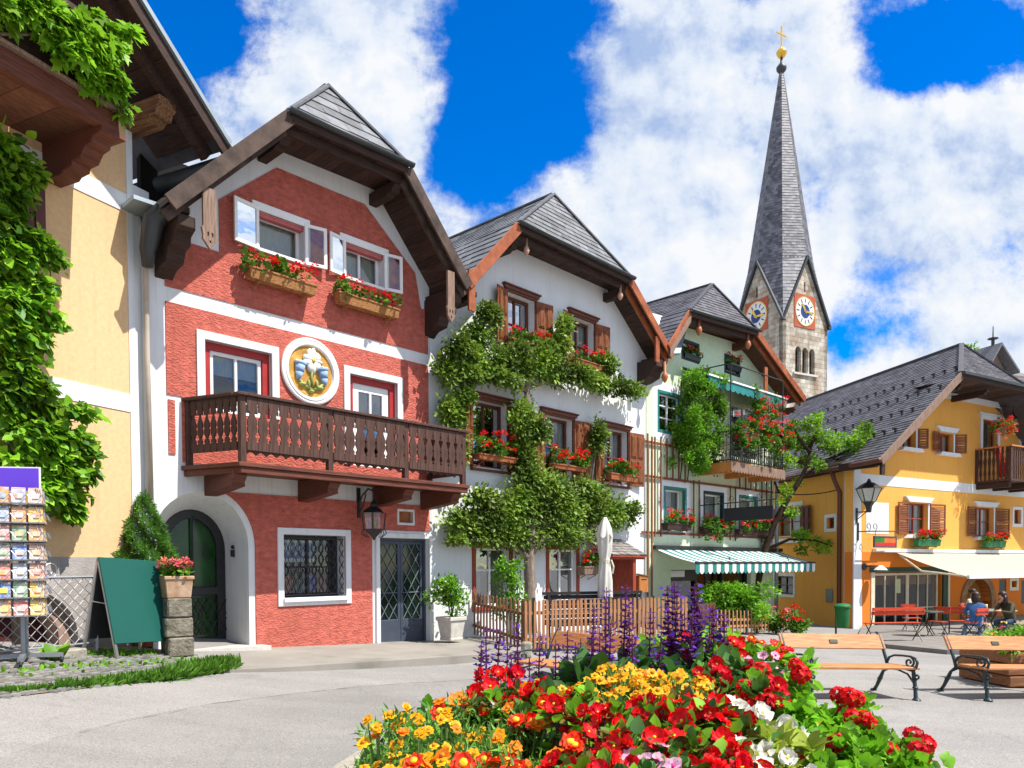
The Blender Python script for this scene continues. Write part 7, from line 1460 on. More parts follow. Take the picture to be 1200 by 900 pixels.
    for pts in ([(938, 562), (955, 548), (968, 540), (1000, 535)], [(949, 530), (935, 512), (930, 500)], [(946, 545), (920, 535), (908, 530)], [(968, 540), (1010, 520), (1030, 520)], [(896, 645), (925, 632), (955, 633), (975, 640)], [(908, 612), (922, 605), (935, 600)], [(924, 583), (912, 575), (908, 565)], [(949, 525), (958, 505), (960, 492)]): li = MB(); li.tube([X(*p, dy=rnd.uniform(-.4, .4) if i else 0) for i, p in enumerate(pts)], [.07, .05, .035, .02][:len(pts)], 6); li.build('limb', m_barkd, t, smooth=True)
    bl = []
    for x, y, rx, ry in [(930, 500, 9, 8), (925, 515, 14, 9), (950, 498, 14, 7), (958, 490, 8, 6), (940, 520, 16, 9), (962, 512, 14, 9), (975, 525, 14, 9), (920, 540, 12, 10), (945, 540, 14, 9), (912, 528, 8, 8), (985, 512, 8, 5), (1000, 520, 12, 10), (1012, 508, 10, 12), (1015, 525, 14, 11), (1030, 525, 9, 8), (1016, 500, 5, 7), (1000, 535, 12, 7), (1028, 543, 8, 5), (960, 545, 10, 6), (922, 575, 8, 8), (916, 590, 6, 6), (928, 600, 9, 7), (935, 565, 6, 5), (938, 628, 12, 8), (955, 635, 10, 7), (965, 645, 10, 5), (940, 645, 8, 5), (972, 638, 8, 5)]:
        c = X(x, y, rnd.uniform(-.7, .7)); k = Y / FOC; bl.append((tuple(c), (rx * k, rx * k * 1.1, ry * k)))
    P, D = cloud_pts(bl, 5200, 20, .25); leaves('crown', P, D + np.array([0, 0, .3]), .11, 'oval', leafm('spring_leaves', (.12, .27, .012), (.26, .46, .03), .4), t, 20, jit=.7, tints=.5 + .4 * np.sin(P[:, 0] * 2.3 + P[:, 2] * 3))
    Y = 70.; o = atY(1149, 415, Y); o.z = zg(o.x, o.y); t = thing('distant_tree', o, 0, 'green treetop just showing behind the inn roof ridge', 'tree'); zt = atY(1149, 410, Y).z - o.z; tr = MB(); tr.tube([(0, 0, 0), (0, 0, zt - 1.5)], [.4, .1], 8); tr.build('trunk', m_barkd, t); P, D = cloud_pts([((rnd.gauss(0, .6), rnd.gauss(0, .6), zt - .2 - rnd.random() * 5), (.5 + .1, .6, .6)) for _ in range(22)], 1600, 21, .3); leaves('crown', P, D, .3, 'oval', m_bush, t, 21, jit=.7)
    # overhead cable
    a, b_ = GRE.w(GRE.q(905, 577)[0], .1, GRE.q(905, 577)[1]), YSD.w(YSD.q(985, 574)[0], .1, YSD.q(985, 574)[1]); t = thing('overhead_cable', a, 0, 'thin black cable strung from the green house to the inn', 'cable'); c = MB(); c.tube([(b_ - a) * f + Vector((0, 0, -.5 * f * (1 - f))) for f in np.linspace(0, 1, 12)], .02, 5); c.build('wire', m_iron, t)
garden()
# ---------------------------------------------------------------- park benches, tables and guests
m_bench = wood('oiled_bench_wood', (.36, .13, .045), (.56, .25, .1), .5, (1.2, 12, 12)); m_cast = mat('dark_green_cast_iron', (.012, .03, .035), .4, .5, .2, 8.)
def spiral(c, r, a0, turns, n=26, shrink=.8): return [(c[0] + r * (1 - shrink * i / n) * math.cos(R(a0 + 360 * turns * i / n)), c[1] + r * (1 - shrink * i / n) * math.sin(R(a0 + 360 * turns * i / n))) for i in range(n + 1)]
def park_bench(loc, rz, label, L=1.95, hs=.87):
    t = thing('park_bench', loc, rz, label, 'bench', 'park benches on the square'); t.scale = (1, 1.12, hs); t.rotation_euler = (0, R(2.2) if loc[0] > 3 else 0, rz)
    for x in (-L / 2, L / 2):
        m = MB(); P = lambda pts: [(x, y, z) for y, z in pts]          # y < 0 is the front
        m.tube(P([(.36, 0), (.3, .1), (.25, .22), (.2, .34), (.13, .42), (.0, .45), (-.2, .44), (-.28, .43)]), [.026, .022, .028, .02, .018, .018, .018, .018], 8)   # rear leg running into the seat rail
        m.tube(P([(-.38, 0), (-.365, .06), (-.35, .2), (-.33, .3), (-.31, .43), (-.33, .5)]), [.036, .024, .022, .026, .022, .02], 8)          # front leg
        m.tube(P([(.12, .42), (.16, .55), (.23, .72), (.31, .9), (.33, .93), (.36, .94)]), [.022, .022, .02, .018, .02, .016], 8)               # back support
        m.tube(P([(.14, .5), (.1, .58), (.02, .62), (-.12, .635), (-.26, .64), (-.34, .62), (-.37, .56), (-.35, .48), (-.3, .44)]), .017, 8)      # arm
        m.tube(P(spiral((-.24, .55), .085, 95, 1.35)), .014, 6); m.tube(P(spiral((-.37, .36), .055, 60, -1.2)), .013, 6)
        m.tube(P([(.2, .34), (.1, .4), (-.05, .41), (-.22, .37), (-.32, .26)]), .014, 6)
        for y, z in ((-.375, .03), (-.352, .19), (-.33, .3), (.25, .22), (.36, .02)): m.blob((x, y, z), (.036, .036, .022), 0, 8)
        m.lathe([(.055, 0), (.05, .015), (.03, .04)], (x, -.38, 0), 10); m.lathe([(.05, 0), (.045, .015), (.028, .04)], (x, .36, 0), 10)
        m.build('end_frame', m_cast, t, smooth=True)
    for y0, y1, z in ((-.36, -.16, .455), (-.15, .05, .45)): b = MB(); b.box(-L / 2 - .06, L / 2 + .06, y0, y1, z, z + .04); b.build('seat_plank', m_bench, t, bevel=.008)
    b = MB(); b.slab([(-L / 2 - .04, .2, .69), (L / 2 + .04, .2, .69), (L / 2 + .04, .3, .91), (-L / 2 - .04, .3, .91)], (0, .03, -.012)); bk = b.build('backrest', m_bench, t, bevel=.008)
    b = MB(); b.slab([(-.06, .232, .775), (.06, .232, .775), (.06, .255, .825), (-.06, .255, .825)], (0, -.006, .002)); b.build('plaque', mat('plaque_bronze', (.05, .05, .03), .5), bk)
    return t
def bench_at(fx, fy, rx_sign, rz, label, L, hs=1.):
    """front leg foot of one end measured in the photo"""
    p = gnd(fx, fy); c, s = math.cos(rz), math.sin(rz); lx, ly = rx_sign * L / 2, -.38 * 1.12; o = p - Vector((c * lx - s * ly, s * lx + c * ly, 0)); o.z = zg(o.x, o.y); return park_bench(o, rz, label, L)
bench_at(1074, 821, 1, R(12), 'wooden park bench with scrolled iron ends behind the geraniums of the flower bed', 1.5)
bench_at(1158, 822, -1, R(12), 'wooden park bench with scrolled iron ends cut by the right edge', 1.5)
o = gnd(700, 800); bb = park_bench(Vector((.82, 9.9, 0)), R(-52), 'park bench turned sideways behind the purple salvias', 1.5)
# big timber planter
p = gnd(1176, 803); t = thing('timber_planter', p + Vector((.45, .3, 0)), R(6), 'square planter of brown timber beams with yellow and pink flowers at the right edge', 'planter'); 
for i in range(3):
    b = MB(); b.box(-.62 - (.03 if i % 2 else 0), .62, -.55, .55, .02 + i * .17, .02 + i * .17 + .155); b.build('beam', mat('planter_timber', (.2, .08, .035), .7, .2, .3, 3., col2=(.36, .17, .08), stretch=(1, 10, 10), bump=.4, bscale=8), t, bevel=.012)
P, D = cloud_pts([((rnd.uniform(-.6, .5), rnd.uniform(-.5, .4), .52 + rnd.uniform(0, .28)), (.18, .18, .14)) for _ in range(20)], 2600, 33, .3); leaves('foliage', P, D, .06, 'oval', m_bush, t, 33, jit=.6)
for i, (m, n) in enumerate(((mat('yellow_petals', (.8, .5, .03), .5, tint=.2, trans=.3), 16), (m_petalp, 14), (m_petalr, 6))):
    hm = head_mesh('blossom', 10, .035, m, 90 + i, .03)
    for _ in range(n): ob = bpy.data.objects.new('blossom', hm); link(ob, t); ob.location = (rnd.uniform(-.65, .5), rnd.uniform(-.6, .3), rnd.uniform(.55, .95))
# paved terrace before the inn
pts = [gnd(1004, 752), gnd(1040, 760), gnd(1110, 767), gnd(1210, 770)]; tz = .1
inn = [YEL.w(.4, .05, 0), YEL.w(3, .05, 0), YEL.w(6, .05, 0), YEL.w(12, .05, 0)]; inner = [Vector((p.x, p.y, zg(p.x, p.y) + tz)) for p in inn]; outer = [p + Vector((0, 0, tz)) for p in pts]; strip('terrace', inner, outer, mat('terrace_paving', (.2, .185, .17), .9, .2, .15, 3., bump=.3, bscale=30), skirt=.2)
TZ = lambda x, y: zg(x, y) + tz
m_lac = wood('red_lacquered_slats', (.5, .04, .015), (.68, .09, .03), .4, (1., 10, 10))
def cafe_chair(p, rz, label, arms=False, W_=.4):
    t = thing('folding_chair' if W_ < .6 else 'cafe_bench', p, rz, label, 'chair' if W_ < .6 else 'bench', 'red slatted garden seats on the inn terrace'); hw = W_ / 2
    for x in (-hw, hw):
        m = MB(); m.tube([(x, -.22, 0), (x, .12, .46), (x, .2, .86)], .013, 6); m.tube([(x * .94, .24, 0), (x * .94, -.2, .45)], .013, 6); m.build('side_frame', m_iron, t)
    b = MB(); b.tube([(-hw, .05, .25), (hw, .05, .25)], .01, 6); b.build('stretcher', m_iron, t)
    for y in (-.19, -.09, .01): b = MB(); b.box(-hw - .03, hw + .03, y, y + .085, .455, .475); b.build('seat_slat', m_lac, t)
    for z in (.68, .78): b = MB(); b.box(-hw - .03, hw + .03, .16 + (z - .68) * .25, .18 + (z - .68) * .25, z, z + .085); b.build('back_slat', m_lac, t)
    return t
def at_t(px, py): p = gnd(px, py, tz); p.z = TZ(p.x, p.y); return p
def cafe_table(p, r, label, m):
    t = thing('cafe_table', p, 0, label, 'table', 'tables on the inn terrace'); b = MB(); b.lathe([(r, .72), (r + .01, .735), (r, .75)], (0, 0, 0), 24); b.build('table_top', m, t)
    for a in (20, 140, 260): b = MB(); b.tube([(.3 * math.cos(R(a)), .3 * math.sin(R(a)), 0), (-.02 * math.cos(R(a)), -.02 * math.sin(R(a)), .4), (.28 * math.cos(R(a)), .28 * math.sin(R(a)), .72)], .013, 6); b.build('leg', m_iron, t)
    return t
pb = at_t(1047, 752); cafe_chair(pb, R(180 + 8), 'long red slatted bench on black iron frame before the glazed doors', W_=1.35)
for ob in (S.objects[-1],): pass
t1 = at_t(1085, 748); cafe_table(t1, .42, 'small dark green table between the red chairs by the glazed doors', mat('dark_green_top', (.03, .06, .04), .4))
cafe_chair(at_t(1068, 742), R(0), 'red folding chair behind the small dark green table')
cafe_chair(at_t(1099, 748), R(-60), 'red folding chair right of the small dark green table')
t2 = at_t(1168, 746); cafe_table(t2 + Vector((0, .25, 0)), .62, 'larger cafe table with drinks where the guests sit', mat('pale_table_top', (.2, .3, .24), .3))
cafe_chair(at_t(1122, 747), R(150), 'empty red folding chair left of the seated woman in denim', W_=.42)
cA = at_t(1143, 750); cafe_chair(cA, R(205), 'red folding chair carrying the woman in the denim jacket', W_=.42)
# drinks
for dx, dy, c, nm, lab in ((-.3, -.1, (.5, .05, .05), 'drinking_glass', 'red drink in a glass on the guests\' table'), (-.1, .1, (.75, .45, .05), 'drinking_glass', 'yellow drink in a tall glass on the guests\' table'), (-.5, .15, (.7, .7, .66), 'cup', 'white cup at the left of the guests\' table')):
    q_ = t2 + Vector((dx, .25 + dy, .752)); t = thing(nm, q_, 0, lab, 'cup' if nm == 'cup' else 'glass'); b = MB(); b.lathe([(.03, 0), (.042, .05), (.045, .15), (.04, .15), (.036, .06)], (0, 0, 0), 12); b.build('vessel', mat('drink', c, .2, .5), t, smooth=True)
t = thing('stone_block', at_t(1187, 749) + Vector((.1, .15, 0)), R(10), 'rough reddish stone block under the woman in the olive jacket', 'stone block'); b = MB(); b.box(-.42, .35, -.2, .22, 0, .44); b.build('block', mat('reddish_stone', (.28, .2, .17), .9, bump=.5, bscale=12), t, bevel=.03)

def person(loc, rz, label, joints, radii, zones, hair, mats, skin=(.5, .27, .18), extra=None):
    """one skinned body: joints {name:(x,y,z)}, edges by zones [(a,b,material index)]"""
    t = thing('person', loc, rz, label, 'person'); names = list(joints); ix = {n: i for i, n in enumerate(names)}
    me = bpy.data.meshes.new('body'); me.from_pydata([joints[n] for n in names], [(ix[a], ix[b]) for a, b, _ in zones], []); ob = bpy.data.objects.new('body', me); link(ob)
    ob.modifiers.new('skin', 'SKIN'); sk = me.skin_vertices[0].data if me.skin_vertices else None
    if sk is None: 
        me.attributes; 
    for n in names: sk[ix[n]].radius = (radii[n], radii[n]) if not hasattr(radii[n], '__len__') else radii[n]
    for i in range(len(names)): sk[i].use_root = (i == 0)
    s = ob.modifiers.new('sub', 'SUBSURF'); s.levels = 2; s.render_levels = 2
    dg = bpy.context.evaluated_depsgraph_get(); dg.update(); m2 = bpy.data.meshes.new_from_object(ob.evaluated_get(dg)); bpy.data.objects.remove(ob); m2.name = 'body'
    m2.materials.clear()
    for m in mats: m2.materials.append(m)
    J = {n: Vector(joints[n]) for n in names}
    def near(p):
        best = None
        for a, b, k in zones:
            A, B = J[a], J[b]; d = B - A; f = max(0, min(1, (p - A).dot(d) / max(1e-6, d.length_squared))); dd = (p - A - d * f).length - (radii_f(a) * (1 - f) + radii_f(b) * f)
            if best is None or dd < best[0]: best = (dd, k)
        return best[1]
    radii_f = lambda n: radii[n] if not hasattr(radii[n], '__len__') else radii[n][0]
    for p in m2.polygons: p.material_index = near(p.center); p.use_smooth = True
    body = bpy.data.objects.new('body', m2); link(body, t)
    h = MB()
    for c, r in hair[0]: h.blob(c, r, 0, 12, .05)
    h.build('hair', hair[1], t, smooth=True)
    if extra: extra(t, J)
    return t
def seated(lean=0., turn=0., armL=None, armR=None, footL=None, footR=None, kneeL=None, kneeR=None, head=(0, 0)):
    """seat at z .47, facing -y; right hand at -x"""
    S_ = .55; sh = S_ + .47
    J = dict(pelvis=(0, .02, S_ - .02), belly=(0, .0 - lean * .3, S_ + .16), chest=(0, -.02 - lean * .75, S_ + .36), neck=(0, -.03 - lean, S_ + .5), chin=(head[0] * .4, -.06 - lean + head[1] * .4, S_ + .58), skull=(head[0], -.06 - lean + head[1], S_ + .69), crown=(head[0] * 1.2, -.05 - lean + head[1] * 1.2, S_ + .755), nose=(head[0] * 1.1, -.155 - lean + head[1], S_ + .66))
    for s, nm, arm, kn, ft in ((-1, 'R', armR, kneeR, footR), (1, 'L', armL, kneeL, footL)):
        J['hip' + nm] = (s * .1, .0, S_ - .03); k = kn or (s * .13, -.42, S_ - .03); f = ft or (s * .13, -.42, .08); J['knee' + nm] = k; J['ankle' + nm] = f; J['toe' + nm] = (f[0] + (f[0] - s * .1) * .1, f[1] - .2, max(.04, f[2] - .04))
        J['sh' + nm] = (s * .17, -.01 - lean * .85, sh - .03); e, w = arm or ((s * .25, -.12 - lean, S_ + .22), (s * .14, -.36 - lean, S_ + .2)); J['elbow' + nm] = e; J['wrist' + nm] = w; d = (Vector(w) - Vector(e)).normalized(); J['hand' + nm] = tuple(Vector(w) + d * .08)
        for q in range(4): J[f'f{nm}{q}'] = tuple(Vector(w) + d * (.17 - .012 * abs(q - 1.3)) + Vector((s * (q - 1.5) * .019, 0, -.02)))
        J['th' + nm] = tuple(Vector(w) + d * .1 + Vector((-s * .05, 0, .0)))
    Rr = dict(pelvis=(.16, .13), belly=(.145, .11), chest=(.155, .115), neck=.055, chin=(.07, .08), skull=(.088, .1), crown=(.06, .07), nose=.018)
    for nm in 'RL':
        Rr.update({'hip' + nm: .1, 'knee' + nm: .066, 'ankle' + nm: .045, 'toe' + nm: .04, 'sh' + nm: .066, 'elbow' + nm: .045, 'wrist' + nm: .03, 'hand' + nm: .034, 'th' + nm: .011}); Rr.update({f'f{nm}{q}': .009 for q in range(4)})
    E = [('pelvis', 'belly', 1), ('belly', 'chest', 1), ('chest', 'neck', 1), ('neck', 'chin', 0), ('chin', 'skull', 0), ('skull', 'crown', 0), ('skull', 'nose', 0)]
    for nm in 'RL':
        E += [('pelvis', 'hip' + nm, 2), ('hip' + nm, 'knee' + nm, 2), ('knee' + nm, 'ankle' + nm, 2), ('ankle' + nm, 'toe' + nm, 3), ('chest', 'sh' + nm, 1), ('sh' + nm, 'elbow' + nm, 1), ('elbow' + nm, 'wrist' + nm, 1), ('wrist' + nm, 'hand' + nm, 0), ('hand' + nm, 'th' + nm, 0)] + [('hand' + nm, f'f{nm}{q}', 0) for q in range(4)]
    return J, Rr, E
m_skin = mat('skin', (.55, .3, .2), .5, .3, .05); m_hairk = mat('dark_brown_hair', (.03, .014, .01), .5, .4, .3, 30., stretch=(8, 8, 1)); m_denim = mat('denim_jacket', (.06, .14, .32), .85, .1, .2, 12., bump=.3, bscale=30); m_jean = mat('light_jeans', (.2, .3, .45), .85, .1, .2, 10., bump=.3, bscale=30); m_shoe = mat('pale_shoes', (.6, .58, .55), .6)
def face(t, J):
    s = Vector(J['skull']); b = MB()
    for sx in (-1, 1): b.blob(s + Vector((sx * .034, -.088, .0)), (.012, .008, .008), 0, 6)
    b.build('eyes', m_iron, t); b = MB()
    for sx in (-1, 1): b.blob(s + Vector((sx * .092, .01, -.02)), (.014, .024, .034), 0, 6)
    b.build('ears', m_skin, t); b = MB(); b.blob(s + Vector((0, -.085, -.085)), (.026, .01, .009), 0, 6); b.build('mouth', mat('lips', (.45, .12, .1), .5), t)
J, Rr, E = seated(.1, footL=(.35, -.62, .1), kneeL=(.22, -.42, .55), footR=(-.05, -.42, .08), kneeR=(-.1, -.44, .5), armL=((.27, -.2, .78), (.12, -.4, .8)), armR=((-.27, -.2, .78), (-.1, -.42, .8)), head=(.02, -.03))
s = Vector(J['skull'])
person(cA + Vector((0, .0, -.06)), R(145), 'seated woman in blue denim jacket and light jeans seen from behind at the cafe table', J, Rr, E, ([(tuple(s + Vector((0, .03, .03))), (.105, .11, .1)), (tuple(s + Vector((0, .09, -.08))), (.1, .06, .15)), (tuple(s + Vector((.0, .1, -.2))), (.075, .05, .1))], m_hairk), [m_skin, m_denim, m_jean, m_shoe], extra=face)
J, Rr, E = seated(.06, head=(0, -.02)); s = Vector(J['skull']); pB = at_t(1146, 741)
person(pB + Vector((0, .5, -.04)), R(40), 'seated guest in beige top half hidden behind the woman in denim', J, Rr, E, ([(tuple(s + Vector((0, .02, .04))), (.1, .108, .09)), (tuple(s + Vector((0, .11, .06))), (.05, .05, .05))], m_hairk), [m_skin, mat('beige_top', (.55, .42, .28), .8), mat('grey_trousers', (.15, .14, .14), .8), m_shoe], extra=face)
cafe_chair(pB + Vector((0, .5, 0)), R(40), 'red folding chair under the guest in beige')
J, Rr, E = seated(.2, armL=((.24, -.34, .78), (.1, -.52, .82)), armR=((-.22, -.34, .78), (-.06, -.36, 1.05)), head=(-.01, -.08), footL=(.14, -.3, .08), footR=(-.12, -.38, .08)); s = Vector(J['skull'])
person(at_t(1187, 749) + Vector((.02, .12, -.05)), R(-70), 'seated woman with long dark hair in olive jacket leaning on the cafe table', J, Rr, E, ([(tuple(s + Vector((0, .025, .03))), (.106, .115, .1)), (tuple(s + Vector((.06, .06, -.1))), (.06, .08, .17)), (tuple(s + Vector((-.06, .06, -.1))), (.06, .08, .17)), (tuple(s + Vector((0, .1, -.18))), (.1, .055, .17))], m_hairk), [m_skin, mat('olive_jacket', (.07, .06, .03), .8, bump=.3, bscale=20), mat('dark_jeans', (.03, .05, .1), .8), mat('dark_shoes', (.03, .03, .03), .6)], extra=face)
# ---------------------------------------------------------------- raised flower bed in the foreground
SOIL = .96
t = thing('raised_flower_bed', Vector((.42, 2.75, 0)), 0, 'round raised stone bed holding all the foreground flowers', 'planter'); b = MB(); n = 40
def ring(rx, ry, z): return [(rx * math.cos(2 * math.pi * i / n), ry * math.sin(2 * math.pi * i / n), z) for i in range(n)]
rs = [ring(1.1, 1.4, 0), ring(1.05, 1.35, .8), ring(1.12, 1.42, .82), ring(1.12, 1.42, .93), ring(1.0, 1.3, .94), ring(.98, 1.28, .86)]
b.add([p for r in rs for p in r], [(j * n + i, j * n + (i + 1) % n, (j + 1) * n + (i + 1) % n, (j + 1) * n + i) for j in range(len(rs) - 1) for i in range(n)]); b.build('stone_wall', m_stone, t, auto=40)
b = MB(); b.add([(0, 0, .93)] + ring(1.0, 1.3, .89), [(0, 1 + i, 1 + (i + 1) % n) for i in range(n)]); b.build('soil', m_dirt, t)
def petalm(nm, c, tr=.35, tint=.25, rough=.5): return mat(nm, c, rough, .25, .12, 40., tint=tint, trans=tr)
p_red = petalm('scarlet_begonia_petal', (.78, .008, .012)); p_red2 = petalm('crimson_petal', (.62, .006, .02)); p_yel = petalm('golden_petal', (.85, .46, .01)); p_org = petalm('orange_petal', (.85, .24, .01)); p_wht = petalm('cream_white_petal', (.8, .78, .7)); p_pnk = petalm('pale_pink_petal', (.75, .42, .55)); p_cor = petalm('vermilion_petal', (.8, .05, .012))
p_vio = petalm('violet_petal', (.13, .04, .42)); p_mau = petalm('plum_calyx', (.12, .02, .1)); c_yel = mat('stamen_yellow', (.8, .5, .02), .6); c_org = mat('orange_centre', (.6, .2, .01), .7); c_mag = mat('magenta_centre', (.5, .02, .18), .6)
g_brz = leafm('bronze_begonia_leaves', (.09, .035, .015), (.12, .14, .02), .2, .35); g_lime = leafm('fresh_geranium_leaves', (.13, .36, .015), (.26, .55, .03), .4); g_fern = leafm('feathery_marigold_leaves', (.08, .2, .03), (.17, .36, .05), .3); g_yl = leafm('yellow_green_leaves', (.26, .36, .03), (.45, .5, .08), .35); g_dk = leafm('dark_salvia_leaves', (.05, .15, .03), (.1, .26, .04), .3); s_grn = mat('green_stem', (.12, .22, .05), .6); s_bur = mat('burgundy_stem', (.1, .02, .06), .6)
def bloom(name, npet, ln, wd, cup, mats, cr, seed, layers=1, ruffle=.12, notch=0.):
    rg = random.Random(seed); mb = MB(); NU, NV = 4, 5
    for la in range(layers):
        for k in range(npet):
            a = 2 * math.pi * (k + .5 * la) / npet + rg.uniform(-.12, .12); l = ln * (1 - .28 * la) * rg.uniform(.88, 1.1); w = wd * rg.uniform(.9, 1.1) * (1 - .2 * la); c = cup + .25 * la + rg.uniform(-.12, .12); ca, sa = math.cos(a), math.sin(a); vs = []; mb.nt = rg.random()
            for j in range(NV):
                v = j / (NV - 1); ww = w * (math.sin(math.pi * min(1, .12 + v * .8)) ** .7)
                for i in range(NU):
                    u = i / (NU - 1) * 2 - 1; r = l * (v - (notch * (1 - abs(u)) * v ** 3) - .1 * u * u * v); x, y = r, u * ww; z = c * l * v * v + .3 * ww * u * u * (1 - v) + ruffle * l * math.sin(u * 3 + k * 2 + v * 4) * v
                    vs.append((x * ca - y * sa, x * sa + y * ca, z + .003 * la))
            mb.add(vs, [(j * NU + i, j * NU + i + 1, (j + 1) * NU + i + 1, (j + 1) * NU + i) for j in range(NV - 1) for i in range(NU - 1)], 0)
    mb.nt = .5
    if cr: mb.blob((0, 0, cr * .5), (cr, cr, cr * .7), 1, 8, .12)
    o = mb.build(name, mats, None, smooth=True); me = o.data; bpy.data.objects.remove(o); return me
B_RED = [bloom('begonia_blossom', 4, .05, .036, .25, [p_red, c_yel], .0075, i, 1 + i % 2, .24) for i in range(4)]; B_CRI = [bloom('begonia_blossom', 4, .045, .034, .5, [p_red2, c_yel], .0065, 10 + i, 2, .28) for i in range(2)]
B_WHT = [bloom('white_blossom', 4, .042, .034, .35, [p_wht, c_yel], .008, 20 + i, 1 + i % 2, .22) for i in range(3)]; B_PNK = [bloom('pink_blossom', 5, .034, .02, .1, [p_pnk, c_mag], .008, 30 + i) for i in range(3)]
B_MAR = [bloom('marigold_blossom', 7, .025, .011, -.05, [p_yel, c_org], .008, 40 + i, 1 + i % 2, .05) for i in range(3)]; B_ORG = [bloom('marigold_blossom', 7, .026, .012, .0, [p_org, c_org], .008, 50 + i, 1 + i % 2, .06) for i in range(2)]; B_BIC = [bloom('bicolour_blossom', 6, .032, .016, .1, [p_cor, c_yel], .012, 60 + i, 2) for i in range(2)]
B_GER = []
for i in range(3):
    rg = random.Random(70 + i); mb = MB(); fl = bloom('floret', 5, .02, .011, .15, [p_red if i < 2 else p_red2], 0, 80 + i)
    src = [v.co.copy() for v in fl.vertices]; fs = [tuple(p.vertices) for p in fl.polygons]
    for k in range(16):
        th = math.acos(1 - 1.25 * (k + .5) / 16); ph = k * 2.4; d = Vector((math.sin(th) * math.cos(ph), math.sin(th) * math.sin(ph), math.cos(th))); Q = d.to_track_quat('Z', 'Y'); mb.nt = rg.random(); mb.add([Q @ v + d * .042 for v in src], fs)
    o = mb.build('geranium_head', [p_red if i < 2 else p_red2], None, smooth=True); B_GER.append(o.data); bpy.data.objects.remove(o)
CNT = [0]
def plant(name, px, py, Y, h, spread, label, cat, group, fol, blooms, stem, nl, lsz, tpl, seed, face=(-.05, -.55, .75), bscale=1., bsp=None, low=.35, tilt=.35):
    """fol = leaf material; blooms = [(meshes, count)]; (px, py, Y) = measured top of the plant and its distance"""
    rg = random.Random(seed); top = atY(px, py + 34 / Y, Y); root = thing(name, Vector((top.x, top.y, top.z - h)), 0, label, cat, group); r = spread
    bl = [((rg.uniform(-r, r), rg.uniform(-r, r), h * rg.uniform(low, .92)), (r * .5, r * .5, h * .14)) for _ in range(9)]; P, D = cloud_pts(bl, nl, seed, .2); leaves('foliage', P, D + np.array([0, -.2, .35]), lsz, tpl, fol, root, seed, jit=.55)
    st = MB(); pts = []
    for meshes, cnt in blooms:
        for _ in range(cnt):
            q = bsp or r; x, y = rg.uniform(-q, q), rg.uniform(-q, q); z = h * (1 + rg.uniform(-.22, .06)) - .25 * (x * x + y * y) / max(q, .05) * .6; p = Vector((x, y, z)); o = bpy.data.objects.new('blossom', rg.choice(meshes)); link(o, root); o.location = p; d = Vector((face[0] + rg.gauss(0, tilt) + x * 1.5, face[1] + rg.gauss(0, tilt), face[2] + rg.gauss(0, .2))); o.rotation_mode = 'QUATERNION'; o.rotation_quaternion = d.to_track_quat('Z', 'Y'); k = bscale * rg.uniform(.8, 1.2); o.scale = (k, k, k); pts.append(p)
    for p in pts: st.tube([(p.x * .15, p.y * .15, -.05), (p.x * .7, p.y * .7, p.z * .55), tuple(p - Vector((0, -.004, .004)))], [.005, .004, .0025], 5, caps=False)
    if pts: st.build('stems', stem, root)
    return root
sd = 100
def many(spec, **k):
    global sd
    for px, py, Y in spec: sd += 1; plant(px=px, py=py, Y=Y, seed=sd, **k)
G1_, G2_, G3_, G4_, G5_, G6_ = 'golden marigolds at the left of the bed', 'golden marigolds in the middle of the bed', 'scarlet begonias in the bed', 'bright green geraniums at the right of the bed', 'white begonias in the bed', 'pale pink petunias in the bed'
many([(455, 818, 2.25), (490, 838, 2.15), (462, 862, 2.05), (515, 822, 2.3), (545, 850, 2.1), (500, 876, 1.95), (560, 882, 1.9), (452, 888, 1.95), (580, 838, 2.2), (532, 890, 1.85)], name='marigold_plant', h=.34, spread=.085, label='golden marigold plant with thin feathery stems at the left end of the bed', cat='flower', group=G1_, fol=g_fern, blooms=[(B_MAR, 8), (B_ORG, 1)], stem=s_grn, nl=520, lsz=.028, tpl='lance', tilt=.4, bscale=.78)
many([(712, 776, 2.95), (738, 772, 2.9), (765, 775, 2.85), (795, 782, 2.75), (822, 788, 2.7), (750, 792, 2.6), (780, 802, 2.5), (655, 790, 2.7), (690, 800, 2.5)], name='marigold_plant', h=.34, spread=.12, label='golden marigold plant in the middle of the bed before the salvias', cat='flower', group=G2_, fol=g_fern, blooms=[(B_MAR, 17), (B_ORG, 5)], stem=s_grn, nl=460, lsz=.034, tpl='lance', bscale=.9, tilt=.4)
many([(545, 800, 2.45), (600, 862, 1.95), (520, 872, 1.9), (610, 815, 2.3), (600, 888, 1.75), (668, 865, 1.85)], name='orange_marigold', h=.32, spread=.08, label='orange and red two-toned marigold plant at the left front of the bed', cat='flower', group='two-toned marigolds in the bed', fol=g_fern, blooms=[(B_ORG, 5), (B_BIC, 5)], stem=s_grn, nl=420, lsz=.03, tpl='lance', bscale=.9, tilt=.4)
many([(565, 795, 2.6), (600, 800, 2.5), (628, 812, 2.35), (668, 800, 2.2), (690, 815, 2.1), (742, 805, 2.1), (772, 820, 2.0), (800, 808, 2.1), (832, 812, 2.1), (855, 822, 2.05), (795, 845, 1.9), (840, 850, 1.9), (705, 848, 1.9), (740, 866, 1.8), (650, 880, 1.75), (680, 888, 1.7), (820, 878, 1.75), (870, 868, 1.8), (850, 893, 1.65), (725, 895, 1.65), (650, 800, 2.5), (718, 832, 2.0), (770, 850, 1.85)],
     name='begonia_plant', h=.3, spread=.066, label='scarlet begonia with broad petals and bronze leaves in the bed', cat='flower', group=G3_, fol=[g_brz, g_dk, g_lime, g_lime], blooms=[(B_RED, 9), (B_CRI, 2)], stem=s_bur, nl=210, lsz=.038, tpl='vineoval', bscale=.56, tilt=.75)
